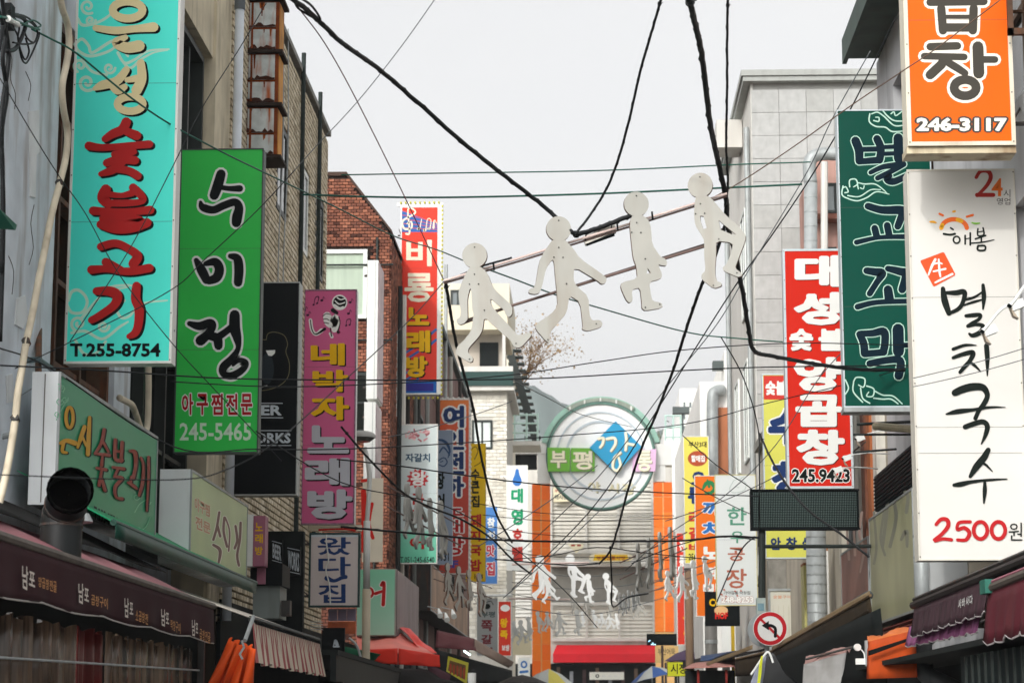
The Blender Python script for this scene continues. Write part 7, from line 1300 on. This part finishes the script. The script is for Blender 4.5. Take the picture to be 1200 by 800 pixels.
armlamp(1184, 358, 18.2, 1216, 328, 'white arm lamp at the right edge of the noodle sign, the higher one', 1.0, None, 1)
for i, (x, y) in enumerate(((1003, 514), (988, 537), (977, 551))): armlamp(x, y, 30.5, x + 60 - i * 4, y - 8 + i * 3, 'small white arm lamp at the red offal sign, %s of three' % ('highest', 'middle', 'lowest')[i], .62)
r = thing('pipe_bracket', 'pale pipe bracket joint between green sign and dark fascia', 'bracket', P(1045, 500, 28)); ob('arm', M().tube([P(1025, 499, 28), P(1070, 503, 27.5)], .05, 8), mat('arm_cream', '#c9bda0', .5, .2, 8, .3), r); ob('wire_row', M().tube([P(1005, 497, 28.2), P(1070, 494, 27.6)], .02, 5).tube([P(1000, 509, 28.2), P(1069, 509, 27.6)], .015, 5).tube([P(1000, 530, 28.2), P(1050, 526, 27.6)], .015, 5), M_DARKF, r)

# exhaust mouth, left
r = thing('exhaust_pipe', 'fat black stove pipe with open mouth in front of the green grill sign', 'duct', P(75, 600, 16)); DK = mat('soot_black', '#141819', .45, .3, 5, .2, spec=.3)
pc = P(85, 570, 15.6); dirv = Vector((.35, -.75, .62)).normalized(); pts = [pc - dirv * .34 + Vector((-.03, 0, -.25)), pc - dirv * .34 + Vector((0, 0, -.08)), pc - dirv * .26, pc - dirv * .12, pc]
base = P(72, 616, 15.9); body = [base + Vector((0, 0, -.5)), base, P(74, 603, 15.9), P(78, 588, 15.8), P(82, 575, 15.65)]
bd = M(); n_ = 20; body = smooth_path([tuple(p) for p in body], 4); ob('elbow', M().tube(body, .15, n_, caps=False), DK, r, smooth=True)
ed = Vector(body[-1]) - Vector(body[-2]); ed.normalize(); mouth = Vector(body[-1])
fw = (CAM - mouth).normalized(); ax = (ed * .55 + fw * .85).normalized(); u_ = ax.cross(VZ).normalized(); v_ = u_.cross(ax)
def rg(c, rr_): return [c + u_ * math.cos(a * 2 * math.pi / n_) * rr_ + v_ * math.sin(a * 2 * math.pi / n_) * rr_ for a in range(n_ + 1)]
ob('mouth', M().sheet([rg(mouth - ax * .16, .155), rg(mouth + ax * .03, .168), rg(mouth + ax * .032, .160), rg(mouth - ax * .14, .15), rg(mouth - ax * .15, .004)]), mat('mouth_black', '#010101', 1, 0, spec=0), r, smooth=False)  # mouth lining and its shallow back are flat black
m = M()
for t in (.30, .5, .72): p_ = Vector(body[int(t * (len(body) - 1))]); q_ = Vector(body[int(t * (len(body) - 1)) + 1]); d = (q_ - p_).normalized() * .008; m.tube([p_ - d, p_ + d], .156, n_)
ob('seam', m, M_STEEL, r)
ob('flue_cap', M().tube([P(84, 612, 16.4), P(84, 602, 16.4)], [.16, .13], 14), M_GALV, r)

# centre bottom: market stalls and parasols
def parasol(px, py, Y, rad, cols, label, hpx=16, tilt=0):
    top = P(px, py, Y); r = thing('parasol', label, 'umbrella', (top.x, Y, 0)); n = 8; h = hpx * Y / FPX
    ob('pole', M().tube([(top.x, Y, 0), top], .03, 6), M_GALV, r)
    for k in range(n):
        a0, a1 = k * 2 * math.pi / n, (k + 1) * 2 * math.pi / n; q = lambda a, t: Vector((top.x + rad * t * math.cos(a), Y + rad * t * math.sin(a), top.z - h * (t ** 1.5) + tilt * t * math.cos(a)))
        m = M().add([q(a0, 0), q(a0, .5), q(a1, .5), q(a0, 1), q((a0 + a1) / 2, .97), q(a1, 1)], [(0, 1, 2), (1, 3, 4), (1, 4, 2), (2, 4, 5)]); ob('canopy_panel', m, cols[k % len(cols)], r)
gryw = mat('parasol_white', '#b9bdb8', .7, .05, 2); pyl = mat('parasol_yellow', '#cfc25e', .7, .05, 2); pbl = mat('parasol_blue', '#3f5f9c', .7, .1, 2); pcr = mat('parasol_purple', '#4a3a52', .7, .1, 2)
parasol(643, 783, 75, .85, [gryw, gryw, pyl, gryw], 'white and yellow parasol at the foot of the left orange post', 18)
parasol(764, 780, 80, .8, [pbl, gryw], 'blue and white parasol below the red awning at the right', 14, .2)
parasol(806, 760, 84, .9, [pcr], 'dark purple parasol near the right post', 14)
parasol(612, 790, 60, .7, [mat('parasol_dark', '#26221f', .7, .2, 2)], 'dark parasol in the lower centre left of the white one', 10)
f = sign('hanging_sign', 'tiny yellow sign with black letters over the stalls at the right of the centre', (782, 775, 808.5, 792), 70.0, mat('acid_yellow', '#c6c91f', .5, .05, 2), side=K, rim=.01, wall=None, depth=.05); f.text('시장', (786, 777, 805, 789), K, .02)
ob('post', M().tube([P(795, 792, 70.1), (P(795, 792, 70.1).x, 70.1, 0)], .03, 5), M_STEEL, f.parent)
r = thing('led_ticker', 'dark electronic ticker board with a few lit blue dots right of the red awning', 'display', P(775, 755, 90)); a = P(758, 755.5, 90); cc = P(793, 742, 90); ob('case', M().box(a.x, cc.x, 90, 90.2, a.z, cc.z), mat('led_case', '#10191a', .6, .1, 4), r)
em = bpy.data.materials.new('lit_dot'); em.use_nodes = True; bs = em.node_tree.nodes['Principled BSDF']; bs.inputs['Emission Color'].default_value = (.2, .7, 1, 1); bs.inputs['Emission Strength'].default_value = 1.5; m = M()
for x, y in ((760.5, 751), (761.5, 750), (763.5, 754.5), (765, 754.5), (766.5, 754.5), (768, 754.5), (765, 753)): c = P(x, y, 89.98); m.box(c.x - .02, c.x + .02, 89.97, 89.99, c.z - .02, c.z + .02)
ob('lit_dot_row', m, em, r)
ob('post', M().tube([P(776, 756, 90.1), (P(776, 756, 90.1).x, 90.1, 0)], .05, 6), M_STEEL, r)
r = thing('poster_board', 'tan printed board between ticker and right stalls', 'sign', P(780, 775, 95)); a = P(768, 776, 95); cc = P(795, 756.5, 95); ob('board', M().box(a.x, cc.x, 95, 95.1, a.z, cc.z), mat('tan_board', '#cfae72', .6, .1, 1.5), r); Face((0, 95, 0), (0, -1, 0), r).text('부산어묵', (771, 759, 791, 767), M_STEEL, .01); ob('post', M().tube([P(780, 776, 95.05), (P(780, 776, 95.05).x, 95.05, 0)], .05, 6), M_STEEL, r)
r = thing('market_stall', 'market stall with pink sloping roof and red posts in the lower right centre', 'stall', (P(830, 790, 56).x, 56, 0)); PR = mat('stall_pink', '#a8756c', .6, .12, 1.5, .2)
quad(r, ((815, 776, 58), (862, 771, 58), (860, 781, 55), (800, 783, 55)), PR, 'roof', wob=.01); quad(r, ((860, 781, 55), (862, 771, 58), (868, 788, 58), (863, 787, 55)), PR, 'roof_side', wob=0)
for px in (817, 850): ob('post', M().box(P(px, 790, 55.2).x, P(px + 2.5, 790, 55.2).x, 55.2, 55.3, 0, P(px, 784, 55.2).z), mat('post_red', '#8c2a22', .5, .1, 3), r)
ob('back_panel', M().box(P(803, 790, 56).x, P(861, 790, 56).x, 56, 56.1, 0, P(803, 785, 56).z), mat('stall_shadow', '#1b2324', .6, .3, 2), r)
r = thing('dark_stall', 'dark stall canopies with blue tarp strip at the right of the centre', 'stall', (3.4, 62, 0)); quad(r, ((800, 775, 66), (860, 762, 62), (905, 760, 52), (800, 784, 60)), mat('black_tarp', '#0d0a09', .8, .3, 3, spec=.1)); quad(r, ((822, 768, 60), (862, 762, 60), (858, 772, 59), (820, 774, 59)), mat('blue_tarp', '#1f3d66', .5, .15, 3), 'blue_tarp'); quad(r, ((828, 776, 56), (882, 755, 48), (882, 760, 48), (828, 780, 56)), KH, 'khaki_edge', wob=0)
r = thing('dark_stall', 'low dark stall roof at the lower centre left', 'stall', (-3.4, 70, 0)); quad(r, ((560, 790, 64), (625, 793, 72), (625, 812, 70), (560, 812, 62)), mat('black_tarp', '#0d0a09', .8, .3, 3, spec=.1)); ob('jar', M().tube([P(553, 800, 55), P(553, 788, 55)], .1, 8), W, r)
r = thing('white_box_sign', 'small white box with blue mark beside the left orange post', 'sign', P(608, 790, 120)); a = P(607, 795, 120); cc = P(621, 770, 120); ob('box', M().box(a.x, cc.x, 120, 120.4, a.z, cc.z), W, r); Face((0, 120, 0), (0, -1, 0), r).strokes([('o', 614, 778, 3, 3.4, 2), [(610, 787, 3), (618, 786, 3)]], mat('mark_blue', '#2b6cb4', .5, 0), name='mark_print')
r = thing('cream_banner', 'cream banner board left of the left orange post with small grey figures before it', 'banner', P(610, 767, 125)); a = P(600, 767, 125); cc = P(623, 741, 125); ob('sheet', M().box(a.x, cc.x, 125, 125.1, a.z, cc.z), mat('banner_cream', '#dcd3b5', .6, .05, 1), r)
r = thing('wooden_post', 'brown wooden post in front of the red and yellow signs on the right', 'post', (P(807, 768, 60).x, 60, 0)); q = P(807, 668, 60); ob('shaft', M().tube([(q.x, 60, 0), (q.x, 60, q.z)], .11, 8), mat('post_wood', '#7a6450', .8, .2, 2, .3), r, smooth=True); ob('cap', M().tube([q, q + Vector((0, 0, .06))], .13, 8), M_STEEL, r)
r = thing('grey_post', 'thick grey pole rising behind the small black bar sign', 'post', (P(831, 760, 62).x, 62, 0)); q = P(833, 728, 62); ob('shaft', M().tube([(q.x, 62, 0), (q.x, 62, q.z)], .17, 10), mat('post_grey', '#777672', .7, .1, 2, .3), r, smooth=True); ob('band', M().tube([q - Vector((0, 0, .6)), q - Vector((0, 0, .5))], .18, 10), M_GALV, r)
r = thing('white_post', 'white post strip between the black bar sign and the arrow sign', 'post', (P(850, 760, 61).x, 61, 0)); ob('board', M().box(P(846, 750, 61).x, P(855, 750, 61).x, 61, 61.1, 0, P(850, 720, 61).z), W, r); ob('edge', M().box(P(857, 750, 61).x, P(861, 750, 61).x, 61, 61.1, 0, P(850, 720, 61).z), mat('yellow_side', '#b79a22', .5, .1, 1), r)

# ================================================================ trees
def tree(name, label, x, Y, zt, zb, spread, bark, leaf=None, nl=0, bare=True):
    r = thing(name, label, 'tree', (x, Y, zb)); rnd = random.Random(int(x * 10) + int(Y)); m = M(); tips = []
    def br(p, d, L, rad, lv):
        q = p + d * L; m.tube([p, p.lerp(q, .5) + Vector((rnd.uniform(-.1, .1) * L * .3, 0, 0)), q], [rad, rad * .8, rad * .55], 4, caps=False); tips.append(q)
        if lv:
            for _ in range(3 if lv > 1 else 4):
                nd = (d + Vector((rnd.uniform(-1, 1), rnd.uniform(-1, 1), rnd.uniform(-.2, .8))) * .75).normalized(); br(p.lerp(q, rnd.uniform(.4, 1)), nd, L * rnd.uniform(.5, .75), rad * .5, lv - 1)
    H = zt - zb; p0 = Vector((x, Y, zb)); m.tube([p0, p0 + Vector((.1, 0, H * .35)), p0 + Vector((-.05, 0, H * .6))], [H * .018, H * .014, H * .010], 6)
    for k in range(6): br(p0 + Vector((0, 0, H * rnd.uniform(.4, .6))), Vector((rnd.uniform(-.7, .7), rnd.uniform(-.5, .5), 1)).normalized(), H * spread, H * .006, 4 if bare else 3)
    ob('trunk', m, bark, r)
    if nl:
        lf = M()
        for _ in range(nl):
            t = rnd.choice(tips) + Vector([rnd.gauss(0, H * .035) for _ in range(3)]); s_ = rnd.uniform(.04, .09) if bare else rnd.uniform(.1, .25)
            a, b_ = Vector([rnd.uniform(-1, 1) for _ in range(3)]).normalized() * s_, Vector([rnd.uniform(-1, 1) for _ in range(3)]).normalized() * s_; lf.cur = rnd.randint(0, 1); lf.add([t - a, t + b_, t + a, t - b_], [(0, 1, 2, 3)])
        ob('crown', lf, leaf, r)
bark = mat('bark_tan', '#8d6f52', .9, .2, 2); lfm = [mat('leaf_tan', '#a88a5e', .8, .2, 2), mat('leaf_brown', '#8a7048', .8, .2, 2)]
tree('bare_tree', 'bare brownish tree rising behind the cream building', P(596, 400, 134).x, 134, P(612, 318, 134).z, 12, .15, bark, lfm, 3000)
gl_ = [mat('leaf_grey_green', '#6f7a66', .8, .2, 1), mat('leaf_grey', '#8a8f7e', .8, .2, 1)]
tree('leafy_tree', 'hazy grey green tree right of the round gate sign', P(784, 480, 190).x, 190, P(784, 462, 190).z, 8, .14, bark, gl_, 5000, False)
tree('leafy_tree', 'hazy grey green tree just right of the gate arch, lower than its neighbour', P(762, 480, 200).x, 200, P(766, 484, 200).z, 8, .12, bark, gl_, 4000, False)
